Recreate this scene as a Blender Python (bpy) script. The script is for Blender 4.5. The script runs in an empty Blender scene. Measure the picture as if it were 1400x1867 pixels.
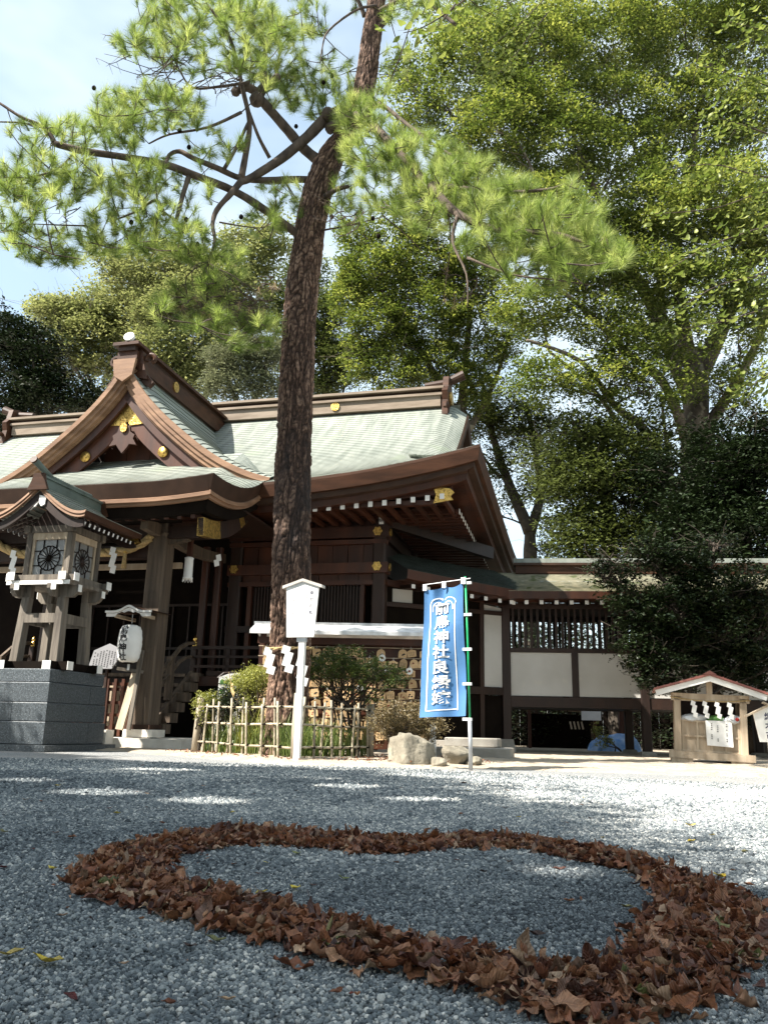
import bpy, math, random
import numpy as np
from mathutils import Vector, Matrix, Euler
R_ = math.radians
random.seed(7); rng = np.random.default_rng(7)
SC = bpy.context.scene
COL = SC.collection

# ------------------------------------------------------------------ camera, sky, sun, exposure
CAM_H, PITCH, ROLL, FPX = 0.47, R_(14.8), R_(1.4), 1500.0
cf = Vector((0, math.cos(PITCH), math.sin(PITCH)))
cr0 = Vector((1, 0, 0)); cu0 = cr0.cross(cf)
cr = cr0 * math.cos(ROLL) + cu0 * math.sin(ROLL)
cu = -cr0 * math.sin(ROLL) + cu0 * math.cos(ROLL)
cam_d = bpy.data.cameras.new('camera'); cam = bpy.data.objects.new('camera', cam_d); COL.objects.link(cam)
cam.matrix_world = Matrix(((cr.x, cu.x, -cf.x, 0), (cr.y, cu.y, -cf.y, 0), (cr.z, cu.z, -cf.z, CAM_H), (0, 0, 0, 1)))
cam_d.sensor_fit = 'VERTICAL'; cam_d.sensor_height = 36; cam_d.sensor_width = 27
cam_d.lens = FPX / 1867 * 36
cam_d.clip_start = 0.05; cam_d.clip_end = 2000
SC.camera = cam
SUN_AZ, SUN_EL = R_(66), R_(50)            # light travels towards azimuth 66 deg (from +Y to +X), falling 50 deg
LD = Vector((math.sin(SUN_AZ) * math.cos(SUN_EL), math.cos(SUN_AZ) * math.cos(SUN_EL), -math.sin(SUN_EL)))
sd = bpy.data.lights.new('sun', 'SUN'); sd.energy = 5.0; sd.angle = R_(0.53); sd.color = (1.0, 0.94, 0.85)
sun = bpy.data.objects.new('sun', sd); COL.objects.link(sun)
sun.rotation_euler = LD.to_track_quat('-Z', 'Y').to_euler()
wd = bpy.data.worlds.new('World'); SC.world = wd; wd.use_nodes = True
nt = wd.node_tree; nt.nodes.clear()
sky = nt.nodes.new('ShaderNodeTexSky'); sky.sky_type = 'NISHITA'; sky.sun_disc = False
sky.sun_elevation = SUN_EL; sky.sun_rotation = math.atan2(-LD.x, -LD.y)
sky.air_density = 1.0; sky.dust_density = 1.2; sky.ozone_density = .6
bg = nt.nodes.new('ShaderNodeBackground'); bg.inputs['Strength'].default_value = 0.098
wo = nt.nodes.new('ShaderNodeOutputWorld')
hsv = nt.nodes.new('ShaderNodeHueSaturation'); hsv.inputs['Saturation'].default_value = .95; hsv.inputs['Hue'].default_value = .485
wtc = nt.nodes.new('ShaderNodeTexCoord'); wmp = nt.nodes.new('ShaderNodeMapping'); wmp.inputs['Scale'].default_value = (1, 1, 2.2); wmp.inputs['Location'].default_value = (3.1, .4, .2)
wnz = nt.nodes.new('ShaderNodeTexNoise'); wnz.inputs['Scale'].default_value = 1.6; wnz.inputs['Detail'].default_value = 5; wnz.inputs['Roughness'].default_value = .6
wrm = nt.nodes.new('ShaderNodeMapRange'); wrm.inputs[1].default_value = .36; wrm.inputs[2].default_value = .66; wrm.inputs[3].default_value = .24; wrm.inputs[4].default_value = .85
wmx = nt.nodes.new('ShaderNodeMix'); wmx.data_type = 'RGBA'; wmx.inputs[7].default_value = (4.5, 4.95, 5.0, 1)
nt.links.new(wtc.outputs['Generated'], wmp.inputs[0]); nt.links.new(wmp.outputs[0], wnz.inputs['Vector']); nt.links.new(wnz.outputs['Fac'], wrm.inputs[0]); nt.links.new(wrm.outputs[0], wmx.inputs[0])
nt.links.new(sky.outputs[0], hsv.inputs['Color']); nt.links.new(hsv.outputs[0], wmx.inputs[6]); nt.links.new(wmx.outputs[2], bg.inputs[0]); nt.links.new(bg.outputs[0], wo.inputs[0])
SC.view_settings.view_transform = 'Standard'; SC.view_settings.look = 'None'
SC.view_settings.exposure = 1.6; SC.view_settings.gamma = 1.0
SC.view_settings.use_curve_mapping = False
SC.render.engine = 'CYCLES'
SC.cycles.use_denoising = True
SC.cycles.max_bounces = 6; SC.cycles.diffuse_bounces = 3; SC.cycles.transmission_bounces = 3
SC.cycles.transparent_max_bounces = 4; SC.cycles.glossy_bounces = 2
SC.cycles.sample_clamp_indirect = 6.0

# ------------------------------------------------------------------ helpers
def at(px, py, Y):
    """a real point at distance Y along +Y on the sight line of a photo pixel (measuring aid)"""
    d = cf + cr * ((px - 700) / FPX) - cu * ((py - 933.5) / FPX)
    return Vector((0, 0, CAM_H)) + d * (Y / d.y)
def gnd(px, py, z=0.0):
    d = cf + cr * ((px - 700) / FPX) - cu * ((py - 933.5) / FPX)
    return Vector((0, 0, CAM_H)) + d * ((z - CAM_H) / d.z)

def tag(o, label=None, cat=None, group=None, kind=None):
    if label: o['label'] = label
    if cat: o['category'] = cat
    if group: o['group'] = group
    if kind: o['kind'] = kind
    return o
def thing(name, label, cat, loc=(0, 0, 0), rz=0.0, group=None):
    o = bpy.data.objects.new(name, None); COL.objects.link(o)
    o.location = loc; o.rotation_euler = (0, 0, rz); o.empty_display_size = .2
    return tag(o, label, cat, group)
def link(name, me, parent=None, loc=None, rot=None):
    o = bpy.data.objects.new(name, me); COL.objects.link(o)
    if parent: o.parent = parent
    if loc is not None: o.location = loc
    if rot is not None: o.rotation_euler = rot
    return o
def copy_tree(o, parent=None):
    c = o.copy(); COL.objects.link(c)
    if parent: c.parent = parent
    for ch in list(o.children): copy_tree(ch, c)
    return c

class MB:
    def __init__(s): s.v = []; s.f = []
    def add(s, vs, fs):
        b = len(s.v); s.v.extend([tuple(p) for p in vs]); s.f.extend([tuple(b + i for i in f) for f in fs]); return s
    def box(s, c, d, R=None):
        c = Vector(c); h = Vector(d) / 2
        vs = [Vector((sx * h.x, sy * h.y, sz * h.z)) for sx in (-1, 1) for sy in (-1, 1) for sz in (-1, 1)]
        if R is not None: vs = [R @ p for p in vs]
        return s.add([p + c for p in vs], [(0, 1, 3, 2), (4, 6, 7, 5), (0, 4, 5, 1), (2, 3, 7, 6), (0, 2, 6, 4), (1, 5, 7, 3)])
    def bb(s, x0, x1, y0, y1, z0, z1): return s.box(((x0 + x1) / 2, (y0 + y1) / 2, (z0 + z1) / 2), (abs(x1 - x0), abs(y1 - y0), abs(z1 - z0)))
    def beam(s, p0, p1, w, h, up=(0, 0, 1), ch=0.0, w1=None, h1=None):
        p0 = Vector(p0); p1 = Vector(p1); t = (p1 - p0).normalized(); up = Vector(up)
        if abs(t.dot(up)) > .99: up = Vector((0, 1, 0))
        sd_ = t.cross(up).normalized(); u2 = sd_.cross(t)
        def sec(p, w, h):
            a, b = w / 2, h / 2
            if ch > 0: q = [(-a + ch, -b), (a - ch, -b), (a, -b + ch), (a, b - ch), (a - ch, b), (-a + ch, b), (-a, b - ch), (-a, -b + ch)]
            else: q = [(-a, -b), (a, -b), (a, b), (-a, b)]
            return [p + sd_ * x + u2 * y for x, y in q]
        A = sec(p0, w, h); B = sec(p1, w1 or w, h1 or h); n = len(A)
        return s.add(A + B, [(i, (i + 1) % n, n + (i + 1) % n, n + i) for i in range(n)] + [tuple(range(n))[::-1], tuple(range(n, 2 * n))])
    def path_beam(s, pts, w, h, up=(0, 0, 1)):
        pts = [Vector(p) for p in pts]; n = len(pts); R = []
        for i, p in enumerate(pts):
            t = (pts[min(i + 1, n - 1)] - pts[max(i - 1, 0)]).normalized(); sd_ = t.cross(Vector(up)).normalized(); u2 = sd_.cross(t)
            R += [p - sd_ * w / 2 - u2 * h / 2, p + sd_ * w / 2 - u2 * h / 2, p + sd_ * w / 2 + u2 * h / 2, p - sd_ * w / 2 + u2 * h / 2]
        F = [(4 * i + k, 4 * i + (k + 1) % 4, 4 * i + 4 + (k + 1) % 4, 4 * i + 4 + k) for i in range(n - 1) for k in range(4)]
        return s.add(R, F + [(3, 2, 1, 0), tuple(4 * (n - 1) + k for k in range(4))])
    def tube(s, pts, rads, n=8, cap=True):
        pts = [Vector(p) for p in pts]; m = len(pts)
        if not hasattr(rads, '__len__'): rads = [rads] * m
        ref = Vector((0, 0, 1)); V = []
        t0 = (pts[1] - pts[0]).normalized()
        if abs(t0.dot(ref)) > .9: ref = Vector((1, 0, 0))
        a = t0.cross(ref).normalized()
        for i, p in enumerate(pts):
            t = (pts[min(i + 1, m - 1)] - pts[max(i - 1, 0)]).normalized()
            a = (a - t * a.dot(t)).normalized(); b = t.cross(a)
            V += [p + (a * math.cos(2 * math.pi * k / n) + b * math.sin(2 * math.pi * k / n)) * rads[i] for k in range(n)]
        F = [(i * n + k, i * n + (k + 1) % n, (i + 1) * n + (k + 1) % n, (i + 1) * n + k) for i in range(m - 1) for k in range(n)]
        if cap: F += [tuple(range(n))[::-1], tuple((m - 1) * n + k for k in range(n))]
        return s.add(V, F)
    def lathe(s, prof, c=(0, 0, 0), n=16, sx=1, sy=1):
        V = []; c = Vector(c)
        for r, z in prof: V += [c + Vector((r * sx * math.cos(2 * math.pi * k / n), r * sy * math.sin(2 * math.pi * k / n), z)) for k in range(n)]
        m = len(prof)
        F = [(i * n + k, i * n + (k + 1) % n, (i + 1) * n + (k + 1) % n, (i + 1) * n + k) for i in range(m - 1) for k in range(n)]
        return s.add(V, F + [tuple(range(n))[::-1], tuple((m - 1) * n + k for k in range(n))])
    def prism(s, poly, o, ax, ay, depth):
        """polygon (x,y) in the plane o + x*ax + y*ay, pushed along ax x ay by depth"""
        o, ax, ay = Vector(o), Vector(ax), Vector(ay); nrm = ax.cross(ay).normalized() * depth; n = len(poly)
        A = [o + ax * x + ay * y for x, y in poly]; B = [p + nrm for p in A]
        return s.add(A + B, [tuple(range(n))[::-1], tuple(range(n, 2 * n))] + [(i, (i + 1) % n, n + (i + 1) % n, n + i) for i in range(n)])
    def grid(s, P):
        n = len(P); m = len(P[0])
        return s.add([p for row in P for p in row], [(i * m + j, i * m + j + 1, (i + 1) * m + j + 1, (i + 1) * m + j) for i in range(n - 1) for j in range(m - 1)])
    def ribbon(s, A, B):
        return s.grid([A, B])
    def steps(s, P, d=.014):
        """roof courses: rows P[0] (eave) .. P[-1] (top); each course lifts its lower edge by d over the one below"""
        for i in range(len(P) - 1):
            lo = [Vector(p) + Vector((0, 0, d)) for p in P[i]]; hi = [Vector(p) for p in P[i + 1]]; base = [Vector(p).lerp(Vector(q), .08) for p, q in zip(P[i], P[i + 1])]
            s.grid([lo, hi]); s.grid([base, [p - Vector((0, 0, .006)) for p in lo]]); s.grid([[p - Vector((0, 0, .006)) for p in lo], lo])
        return s
    def build(s, name, m, parent=None, smooth=False, loc=None, kind=None, rot=None):
        me = bpy.data.meshes.new(name); me.from_pydata([tuple(p) for p in s.v], [], s.f); me.materials.append(m)
        if smooth: me.polygons.foreach_set('use_smooth', [True] * len(me.polygons))
        me.validate(); o = link(name, me, parent, loc, rot)
        if kind: o['kind'] = kind
        return o

def np_mesh(name, V, F, m, parent=None, smooth=False, cols=None, kind=None):
    """V (n,3) array, F (k,c) array of c-gons; cols: per-vertex tone 0..1"""
    me = bpy.data.meshes.new(name); V = np.ascontiguousarray(V, dtype=np.float32); F = np.ascontiguousarray(F, dtype=np.int32)
    k, c = F.shape
    me.vertices.add(len(V)); me.vertices.foreach_set('co', V.ravel())
    me.loops.add(k * c); me.loops.foreach_set('vertex_index', F.ravel())
    me.polygons.add(k); me.polygons.foreach_set('loop_start', np.arange(0, k * c, c, dtype=np.int32))
    try: me.polygons.foreach_set('loop_total', np.full(k, c, dtype=np.int32))
    except Exception: pass
    if smooth: me.polygons.foreach_set('use_smooth', np.ones(k, dtype=bool))
    me.update(calc_edges=True)
    if cols is not None:
        a = me.attributes.new('tone', 'FLOAT', 'POINT'); a.data.foreach_set('value', np.ascontiguousarray(cols, dtype=np.float32))
    me.materials.append(m); o = link(name, me, parent)
    if kind: o['kind'] = kind
    return o

FONT_CACHE = {}
def text_mesh(txt, size=1.0, spacing=1.0, bold=0.0):
    """flat glyph outlines as (verts, faces) in x (right), y (up), centred"""
    key = (txt, spacing, bold)
    if key not in FONT_CACHE:
        cu_ = bpy.data.curves.new('lettering', 'FONT'); cu_.body = txt; cu_.size = 1; cu_.align_x = 'CENTER'; cu_.space_line = spacing
        cu_.offset = bold; cu_.resolution_u = 3
        o = bpy.data.objects.new('lettering', cu_); COL.objects.link(o); bpy.context.view_layer.update()
        me = bpy.data.meshes.new_from_object(o.evaluated_get(bpy.context.evaluated_depsgraph_get()))
        V = [v.co.copy() for v in me.vertices]; F = [tuple(p.vertices) for p in me.polygons]
        bpy.data.objects.remove(o); bpy.data.curves.remove(cu_); bpy.data.meshes.remove(me)
        xs = [v.x for v in V] or [0]; ys = [v.y for v in V] or [0]
        mx, my = (min(xs) + max(xs)) / 2, (min(ys) + max(ys)) / 2
        FONT_CACHE[key] = ([(v.x - mx, v.y - my) for v in V], F)
    V, F = FONT_CACHE[key]
    return [(x * size, y * size) for x, y in V], F
def lettering(name, txt, o, ax, ay, size, m, parent, spacing=1.0, bold=0.0, sx=1.0):
    V, F = text_mesh(txt, size, spacing, bold); o, ax, ay = Vector(o), Vector(ax), Vector(ay)
    return MB().add([o + ax * x * sx + ay * y for x, y in V], F).build(name, m, parent)

# ------------------------------------------------------------------ materials
def mat(name, col, rough=.7, col2=None, ns=6.0, bump=0.0, bs=None, metal=0.0, stretch=(1, 1, 1), spots=None, objvar=0.0, detail=6, spec=.4):
    m = bpy.data.materials.new(name); m.use_nodes = True; n = m.node_tree.nodes; l = m.node_tree.links
    p = n['Principled BSDF']; p.inputs['Roughness'].default_value = rough; p.inputs['Metallic'].default_value = metal
    p.inputs['Specular IOR Level'].default_value = spec
    tc = n.new('ShaderNodeTexCoord'); mp = n.new('ShaderNodeMapping'); mp.inputs['Scale'].default_value = stretch
    l.new(tc.outputs['Object'], mp.inputs[0])
    nz = n.new('ShaderNodeTexNoise'); nz.inputs['Scale'].default_value = ns; nz.inputs['Detail'].default_value = detail; l.new(mp.outputs[0], nz.inputs['Vector'])
    cr_ = n.new('ShaderNodeValToRGB'); cr_.color_ramp.elements[0].position = .32; cr_.color_ramp.elements[1].position = .68
    c2 = col2 or tuple(c * .6 for c in col)
    cr_.color_ramp.elements[0].color = (*c2, 1); cr_.color_ramp.elements[1].color = (*col, 1)
    l.new(nz.outputs['Fac'], cr_.inputs[0]); out = cr_.outputs[0]
    if spots:
        sc, thr, sc_col = spots
        v = n.new('ShaderNodeTexNoise'); v.inputs['Scale'].default_value = sc; v.inputs['Detail'].default_value = 2; l.new(tc.outputs['Object'], v.inputs['Vector'])
        r2 = n.new('ShaderNodeValToRGB'); r2.color_ramp.elements[0].position = thr; r2.color_ramp.elements[1].position = min(1, thr + .06)
        mx = n.new('ShaderNodeMix'); mx.data_type = 'RGBA'; mx.inputs[7].default_value = (*sc_col, 1)
        l.new(v.outputs['Fac'], r2.inputs[0]); l.new(r2.outputs[0], mx.inputs[0]); l.new(out, mx.inputs[6]); out = mx.outputs[2]
    if objvar:
        oi = n.new('ShaderNodeObjectInfo'); hs = n.new('ShaderNodeHueSaturation'); mr = n.new('ShaderNodeMapRange')
        mr.inputs[3].default_value = 1 - objvar; mr.inputs[4].default_value = 1 + objvar
        l.new(oi.outputs['Random'], mr.inputs[0]); l.new(mr.outputs[0], hs.inputs['Value']); l.new(out, hs.inputs['Color']); out = hs.outputs[0]
    l.new(out, p.inputs['Base Color'])
    if bump:
        b = n.new('ShaderNodeBump'); b.inputs['Strength'].default_value = bump; b.inputs['Distance'].default_value = .02
        nb = n.new('ShaderNodeTexNoise'); nb.inputs['Scale'].default_value = bs or ns * 3; nb.inputs['Detail'].default_value = 5; l.new(mp.outputs[0], nb.inputs['Vector'])
        l.new(nb.outputs['Fac'], b.inputs['Height']); l.new(b.outputs[0], p.inputs['Normal'])
    return m
def leaf_mat(name, c_lo, c_hi, trans=.45, attr='tone', rough=.45, c_alt=None, objrand=False, tcol=None):
    m = bpy.data.materials.new(name); m.use_nodes = True; n = m.node_tree.nodes; l = m.node_tree.links
    p = n['Principled BSDF']; p.inputs['Roughness'].default_value = rough; p.inputs['Specular IOR Level'].default_value = .35
    if objrand: a = n.new('ShaderNodeObjectInfo'); src = a.outputs['Random']
    else: a = n.new('ShaderNodeAttribute'); a.attribute_name = attr; src = a.outputs['Fac']
    r = n.new('ShaderNodeValToRGB'); e = r.color_ramp.elements; e[0].color = (*c_lo, 1); e[1].color = (*c_hi, 1)
    if c_alt:
        x = e.new(.5); x.color = (*c_alt, 1)
    l.new(src, r.inputs[0]); l.new(r.outputs[0], p.inputs['Base Color'])
    if trans:
        t = n.new('ShaderNodeBsdfTranslucent'); mx = n.new('ShaderNodeMixShader'); mx.inputs[0].default_value = trans
        hs = n.new('ShaderNodeHueSaturation'); hs.inputs['Saturation'].default_value = 1.1; hs.inputs['Value'].default_value = 1.25
        l.new(r.outputs[0], hs.inputs['Color']); l.new(hs.outputs[0], t.inputs[0])
        o = n['Material Output']; l.new(p.outputs[0], mx.inputs[1]); l.new(t.outputs[0], mx.inputs[2]); l.new(mx.outputs[0], o.inputs[0])
    return m

M = {}
M['wood_dark'] = mat('dark_brown_timber', (.030, .013, .0075), .55, (.015, .007, .0045), 3, .25, 14, stretch=(1, 1, .25), objvar=.2)
M['wood_red'] = mat('red_brown_timber', (.072, .022, .009), .5, (.032, .011, .006), 3, .2, 14, stretch=(1, 1, .15), objvar=.25)
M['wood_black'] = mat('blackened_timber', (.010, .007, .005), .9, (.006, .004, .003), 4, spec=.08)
M['wood_grey'] = mat('weathered_timber', (.20, .17, .135), .75, (.075, .062, .05), 5, .5, 18, stretch=(2.5, 2.5, .18))
M['wood_pillar'] = mat('brown_grey_pillar_timber', (.135, .098, .068), .75, (.055, .04, .028), 5, .5, 18, stretch=(2.5, 2.5, .18))
M['wood_pale'] = mat('pale_cypress', (.50, .41, .30), .65, (.34, .26, .18), 5, .3, 18, stretch=(2, 2, .2), objvar=.12)
M['wood_verge'] = mat('weathered_verge_board', (.27, .155, .09), .7, (.15, .08, .045), 3, .2, 10, stretch=(.4, .4, 2))
M['copper_green'] = mat('verdigris_copper_roof', (.265, .285, .25), .5, (.16, .18, .155), 2.4, .12, 9, stretch=(2.4, .4, .4), spots=(1.1, .62, (.22, .25, .20)), spec=.5)
M['copper_green_dark'] = mat('dark_verdigris_copper', (.13, .17, .155), .4, (.07, .09, .08), 3, .12, 9)
M['copper_brown'] = mat('brown_copper_cladding', (.070, .030, .016), .5, (.034, .015, .008), 2.5, .1, 12, stretch=(.5, 1, 3), spec=.2)
M['ridge_copper'] = mat('pale_brown_ridge_copper', (.27, .215, .165), .55, (.16, .12, .085), 2.5, .1, 12, stretch=(.5, 1, 3), spec=.2)
M['copper_dark'] = mat('dark_brown_copper', (.06, .033, .022), .5, (.035, .02, .014), 3, spec=.2)
M['copper_shaded'] = mat('shade_darkened_copper', (.055, .07, .06), .6, (.03, .036, .03), 3, .12, 9, spec=.2)  # darker copy of the verdigris copper, with shade put into its colour
M['moss_roof'] = mat('mossy_straw_roof', (.38, .35, .25), .9, (.20, .20, .14), 4, .4, 20, spots=(2.5, .58, (.12, .14, .06)))
M['white'] = mat('white_paint', (.80, .79, .76), .6, (.70, .69, .66), 5)
M['paper'] = mat('white_paper', (.86, .85, .82), .7, (.80, .79, .76), 8)
M['plaster'] = mat('white_plaster', (.56, .555, .53), .85, (.45, .44, .41), .9, .08, 30, spots=(1.6, .66, (.55, .53, .48)))
M['gold'] = mat('gilt_fitting', (.85, .56, .16), .32, (.45, .27, .07), 16, .5, 40, metal=.85, spots=(30, .56, (.25, .14, .04)))
M['brass'] = mat('polished_brass', (.9, .62, .2), .22, (.7, .42, .1), 8, metal=1.0)
M['granite'] = mat('speckled_granite', (.085, .10, .112), .35, (.032, .038, .042), 34, .06, 120, spots=(70, .60, (.22, .24, .25)), objvar=.12, spec=.5)
M['stone'] = mat('pale_stone', (.68, .65, .58), .8, (.54, .50, .44), 5, .3, 40)
M['rock'] = mat('boulder_rock', (.30, .27, .21), .9, (.14, .125, .095), 3.5, .9, 16, spots=(9, .6, (.14, .13, .10)))
M['concrete'] = mat('grey_concrete', (.34, .32, .28), .9, (.24, .22, .19), 4, .3, 40)
M['bamboo'] = mat('aged_bamboo', (.46, .40, .29), .5, (.24, .20, .14), 7, .2, 20, objvar=.25)
M['post_wood'] = mat('grey_log_post', (.36, .31, .235), .8, (.22, .18, .135), 8, .5, 18, stretch=(2, 2, .2))
M['rope'] = mat('straw_rope', (.52, .38, .18), .85, (.33, .23, .10), 30, .4, 60)
M['ink'] = mat('black_ink', (.02, .02, .022), .7)
M['ink_blue'] = mat('dark_blue_ink', (.025, .03, .09), .7)
M['banner'] = mat('blue_cloth', (.075, .195, .39), .85, (.055, .155, .33), 4)
M['green_pole'] = mat('green_pole_paint', (.01, .35, .13), .35)
M['steel'] = mat('galvanised_steel', (.55, .56, .57), .4, metal=.7)
M['plastic_white'] = mat('white_plastic', (.85, .85, .85), .35)
M['red_roof'] = mat('red_sheet_roof', (.27, .10, .08), .5, (.19, .07, .055), 4, spots=(5, .62, (.45, .2, .15)))
M['tarp_blue'] = mat('blue_tarp', (.10, .27, .62), .4, (.35, .5, .75), 5, .3, 9)
M['film'] = mat('clear_wrapping_film', (.72, .74, .76), .12, (.5, .52, .54), 6, .7, 14, spec=.8)
M['fruit_red'] = mat('red_parcel', (.55, .04, .03), .4)
M['ema_wood'] = mat('ema_plaque_wood', (.72, .50, .28), .6, (.58, .37, .18), 8, stretch=(1, 1, 4), objvar=.2)
M['ema_print'] = mat('ema_ink_print', (.25, .05, .03), .7)
M['soil'] = mat('dry_soil', (.42, .36, .28), .95, (.30, .25, .19), 2.5, .8, 40, spots=(11, .62, (.22, .18, .13)))
M['seal_green'] = mat('green_sign_print', (.10, .25, .06), .6)
M['glass_panel'] = mat('lantern_window_panel', (.26, .265, .26), .25, (.19, .19, .19), 3, spec=.6)
M['board_pale'] = mat('pale_grey_board', (.52, .49, .44), .7, (.40, .37, .33), 5, stretch=(.3, 3, 3))
M['board_grey'] = mat('grey_board', (.22, .22, .23), .6, (.18, .18, .19), 3)

# foliage
M['leaf_keyaki'] = leaf_mat('zelkova_leaf', (.036, .055, .012), (.38, .40, .105), .44, c_alt=(.11, .145, .032))
M['leaf_keyaki_near'] = leaf_mat('near_zelkova_leaf', (.09, .125, .025), (.28, .31, .09), .38, c_alt=(.16, .20, .05))
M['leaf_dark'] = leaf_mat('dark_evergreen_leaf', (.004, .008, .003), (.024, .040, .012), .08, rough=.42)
M['leaf_deep'] = leaf_mat('deep_green_leaf', (.014, .022, .007), (.13, .155, .045), .32, rough=.4)
M['leaf_mid'] = leaf_mat('mid_green_leaf', (.03, .05, .014), (.13, .15, .045), .35)
M['leaf_light'] = leaf_mat('light_green_leaf', (.085, .11, .035), (.37, .38, .16), .40)
M['leaf_silver'] = leaf_mat('silvery_oak_leaf', (.07, .085, .04), (.30, .31, .18), .25, rough=.35)
M['needle'] = leaf_mat('pine_needle', (.08, .12, .03), (.50, .54, .20), .52, c_alt=(.23, .30, .08))
M['needle_dead'] = leaf_mat('dead_pine_needle', (.28, .18, .09), (.46, .34, .19), .2)
M['leaf_shrub'] = leaf_mat('azalea_leaf', (.022, .045, .010), (.15, .19, .05), .25)
M['leaf_shrub_brown'] = leaf_mat('tired_azalea_leaf', (.06, .05, .022), (.26, .20, .10), .2)
M['leaf_yellow_shrub'] = leaf_mat('yellow_green_shrub_leaf', (.13, .15, .025), (.40, .40, .11), .3)
M['grass_blade'] = leaf_mat('strap_leaf_blade', (.035, .08, .014), (.26, .31, .10), .3)
def dry_leaf_mat(name, stops, objrand):
    m = bpy.data.materials.new(name); m.use_nodes = True; n = m.node_tree.nodes; l = m.node_tree.links
    p = n['Principled BSDF']; p.inputs['Roughness'].default_value = .5; p.inputs['Specular IOR Level'].default_value = .4
    if objrand: src = n.new('ShaderNodeObjectInfo').outputs['Random']
    else: a = n.new('ShaderNodeAttribute'); a.attribute_name = 'tone'; src = a.outputs['Fac']
    r = n.new('ShaderNodeValToRGB'); e = r.color_ramp.elements; e[0].color = (*stops[0], 1); e[1].color = (*stops[-1], 1)
    for i, c in enumerate(stops[1:-1]): x = e.new((i + 1) / (len(stops) - 1)); x.color = (*c, 1)
    l.new(src, r.inputs[0])
    at_ = n.new('ShaderNodeAttribute'); at_.attribute_name = 'vein'; sp = n.new('ShaderNodeSeparateXYZ'); l.new(at_.outputs['Vector'], sp.inputs[0])
    # side veins run slantwise from the midrib
    m1 = n.new('ShaderNodeMath'); m1.operation = 'MULTIPLY_ADD'; m1.inputs[1].default_value = 62; l.new(sp.outputs['X'], m1.inputs[0])
    m2 = n.new('ShaderNodeMath'); m2.operation = 'MULTIPLY'; m2.inputs[1].default_value = -11; l.new(sp.outputs['Y'], m2.inputs[0]); l.new(m2.outputs[0], m1.inputs[2])
    sn = n.new('ShaderNodeMath'); sn.operation = 'SINE'; l.new(m1.outputs[0], sn.inputs[0])
    mr = n.new('ShaderNodeMapRange'); mr.inputs[1].default_value = -1; mr.inputs[2].default_value = 1; mr.inputs[3].default_value = .90; mr.inputs[4].default_value = 1.05; l.new(sn.outputs[0], mr.inputs[0])
    rb = n.new('ShaderNodeMapRange'); rb.inputs[1].default_value = .03; rb.inputs[2].default_value = .12; rb.inputs[3].default_value = 1.6; rb.inputs[4].default_value = 1; l.new(sp.outputs['Y'], rb.inputs[0])
    mu = n.new('ShaderNodeMath'); mu.operation = 'MULTIPLY'; l.new(mr.outputs[0], mu.inputs[0]); l.new(rb.outputs[0], mu.inputs[1])
    tc = n.new('ShaderNodeTexCoord'); nz = n.new('ShaderNodeTexNoise'); nz.inputs['Scale'].default_value = 3.5 if objrand else 60; nz.inputs['Detail'].default_value = 4; l.new(tc.outputs['Object'], nz.inputs['Vector'])
    nr = n.new('ShaderNodeMapRange'); nr.inputs[1].default_value = .3; nr.inputs[2].default_value = .7; nr.inputs[3].default_value = .6; nr.inputs[4].default_value = 1.35; l.new(nz.outputs['Fac'], nr.inputs[0])
    mu2 = n.new('ShaderNodeMath'); mu2.operation = 'MULTIPLY'; l.new(mu.outputs[0], mu2.inputs[0]); l.new(nr.outputs[0], mu2.inputs[1])
    gb = n.new('ShaderNodeNewGeometry'); bk = n.new('ShaderNodeMapRange'); bk.inputs[3].default_value = 1; bk.inputs[4].default_value = 1.25; l.new(gb.outputs['Backfacing'], bk.inputs[0])
    mu3 = n.new('ShaderNodeMath'); mu3.operation = 'MULTIPLY'; l.new(mu2.outputs[0], mu3.inputs[0]); l.new(bk.outputs[0], mu3.inputs[1])
    mx = n.new('ShaderNodeMix'); mx.data_type = 'RGBA'; mx.blend_type = 'MULTIPLY'; mx.inputs[0].default_value = 1; l.new(r.outputs[0], mx.inputs[6]); l.new(mu3.outputs[0], mx.inputs[7])
    l.new(mx.outputs[2], p.inputs['Base Color'])
    b = n.new('ShaderNodeBump'); b.inputs['Strength'].default_value = .5; b.inputs['Distance'].default_value = .02 if objrand else .002; l.new(mu.outputs[0], b.inputs['Height']); l.new(b.outputs[0], p.inputs['Normal'])
    t = n.new('ShaderNodeBsdfTranslucent'); ms = n.new('ShaderNodeMixShader'); ms.inputs[0].default_value = .12; l.new(mx.outputs[2], t.inputs[0])
    l.new(p.outputs[0], ms.inputs[1]); l.new(t.outputs[0], ms.inputs[2]); l.new(ms.outputs[0], n['Material Output'].inputs[0])
    return m
BRN = [(.04, .016, .013), (.105, .034, .017), (.19, .068, .030), (.25, .11, .052), (.14, .048, .023), (.34, .19, .11), (.21, .08, .038), (.07, .030, .024), (.40, .27, .17)]
M['leaf_fallen'] = dry_leaf_mat('fallen_brown_leaf', BRN, True)
M['leaf_fallen_mass'] = dry_leaf_mat('fallen_brown_leaf_heap', BRN, False)
M['leaf_fallen_yellow'] = dry_leaf_mat('fallen_yellow_leaf', [(.38, .27, .03), (.46, .36, .05), (.40, .30, .10)], True)
M['leaf_fallen_green'] = dry_leaf_mat('fallen_green_leaf', [(.09, .10, .03), (.20, .17, .07), (.14, .16, .05)], True)
M['leaf_fallen_red'] = dry_leaf_mat('fallen_red_leaf', [(.09, .022, .022), (.16, .035, .02), (.20, .06, .03)], True)
M['leaf_fallen_dark'] = dry_leaf_mat('fallen_dark_leaf', [(.03, .015, .012), (.07, .03, .018), (.05, .02, .02)], True)
M['branch'] = mat('branch_bark', (.12, .088, .066), .9, (.045, .032, .025), 10, .6, 24, stretch=(1, 1, .4))
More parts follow.
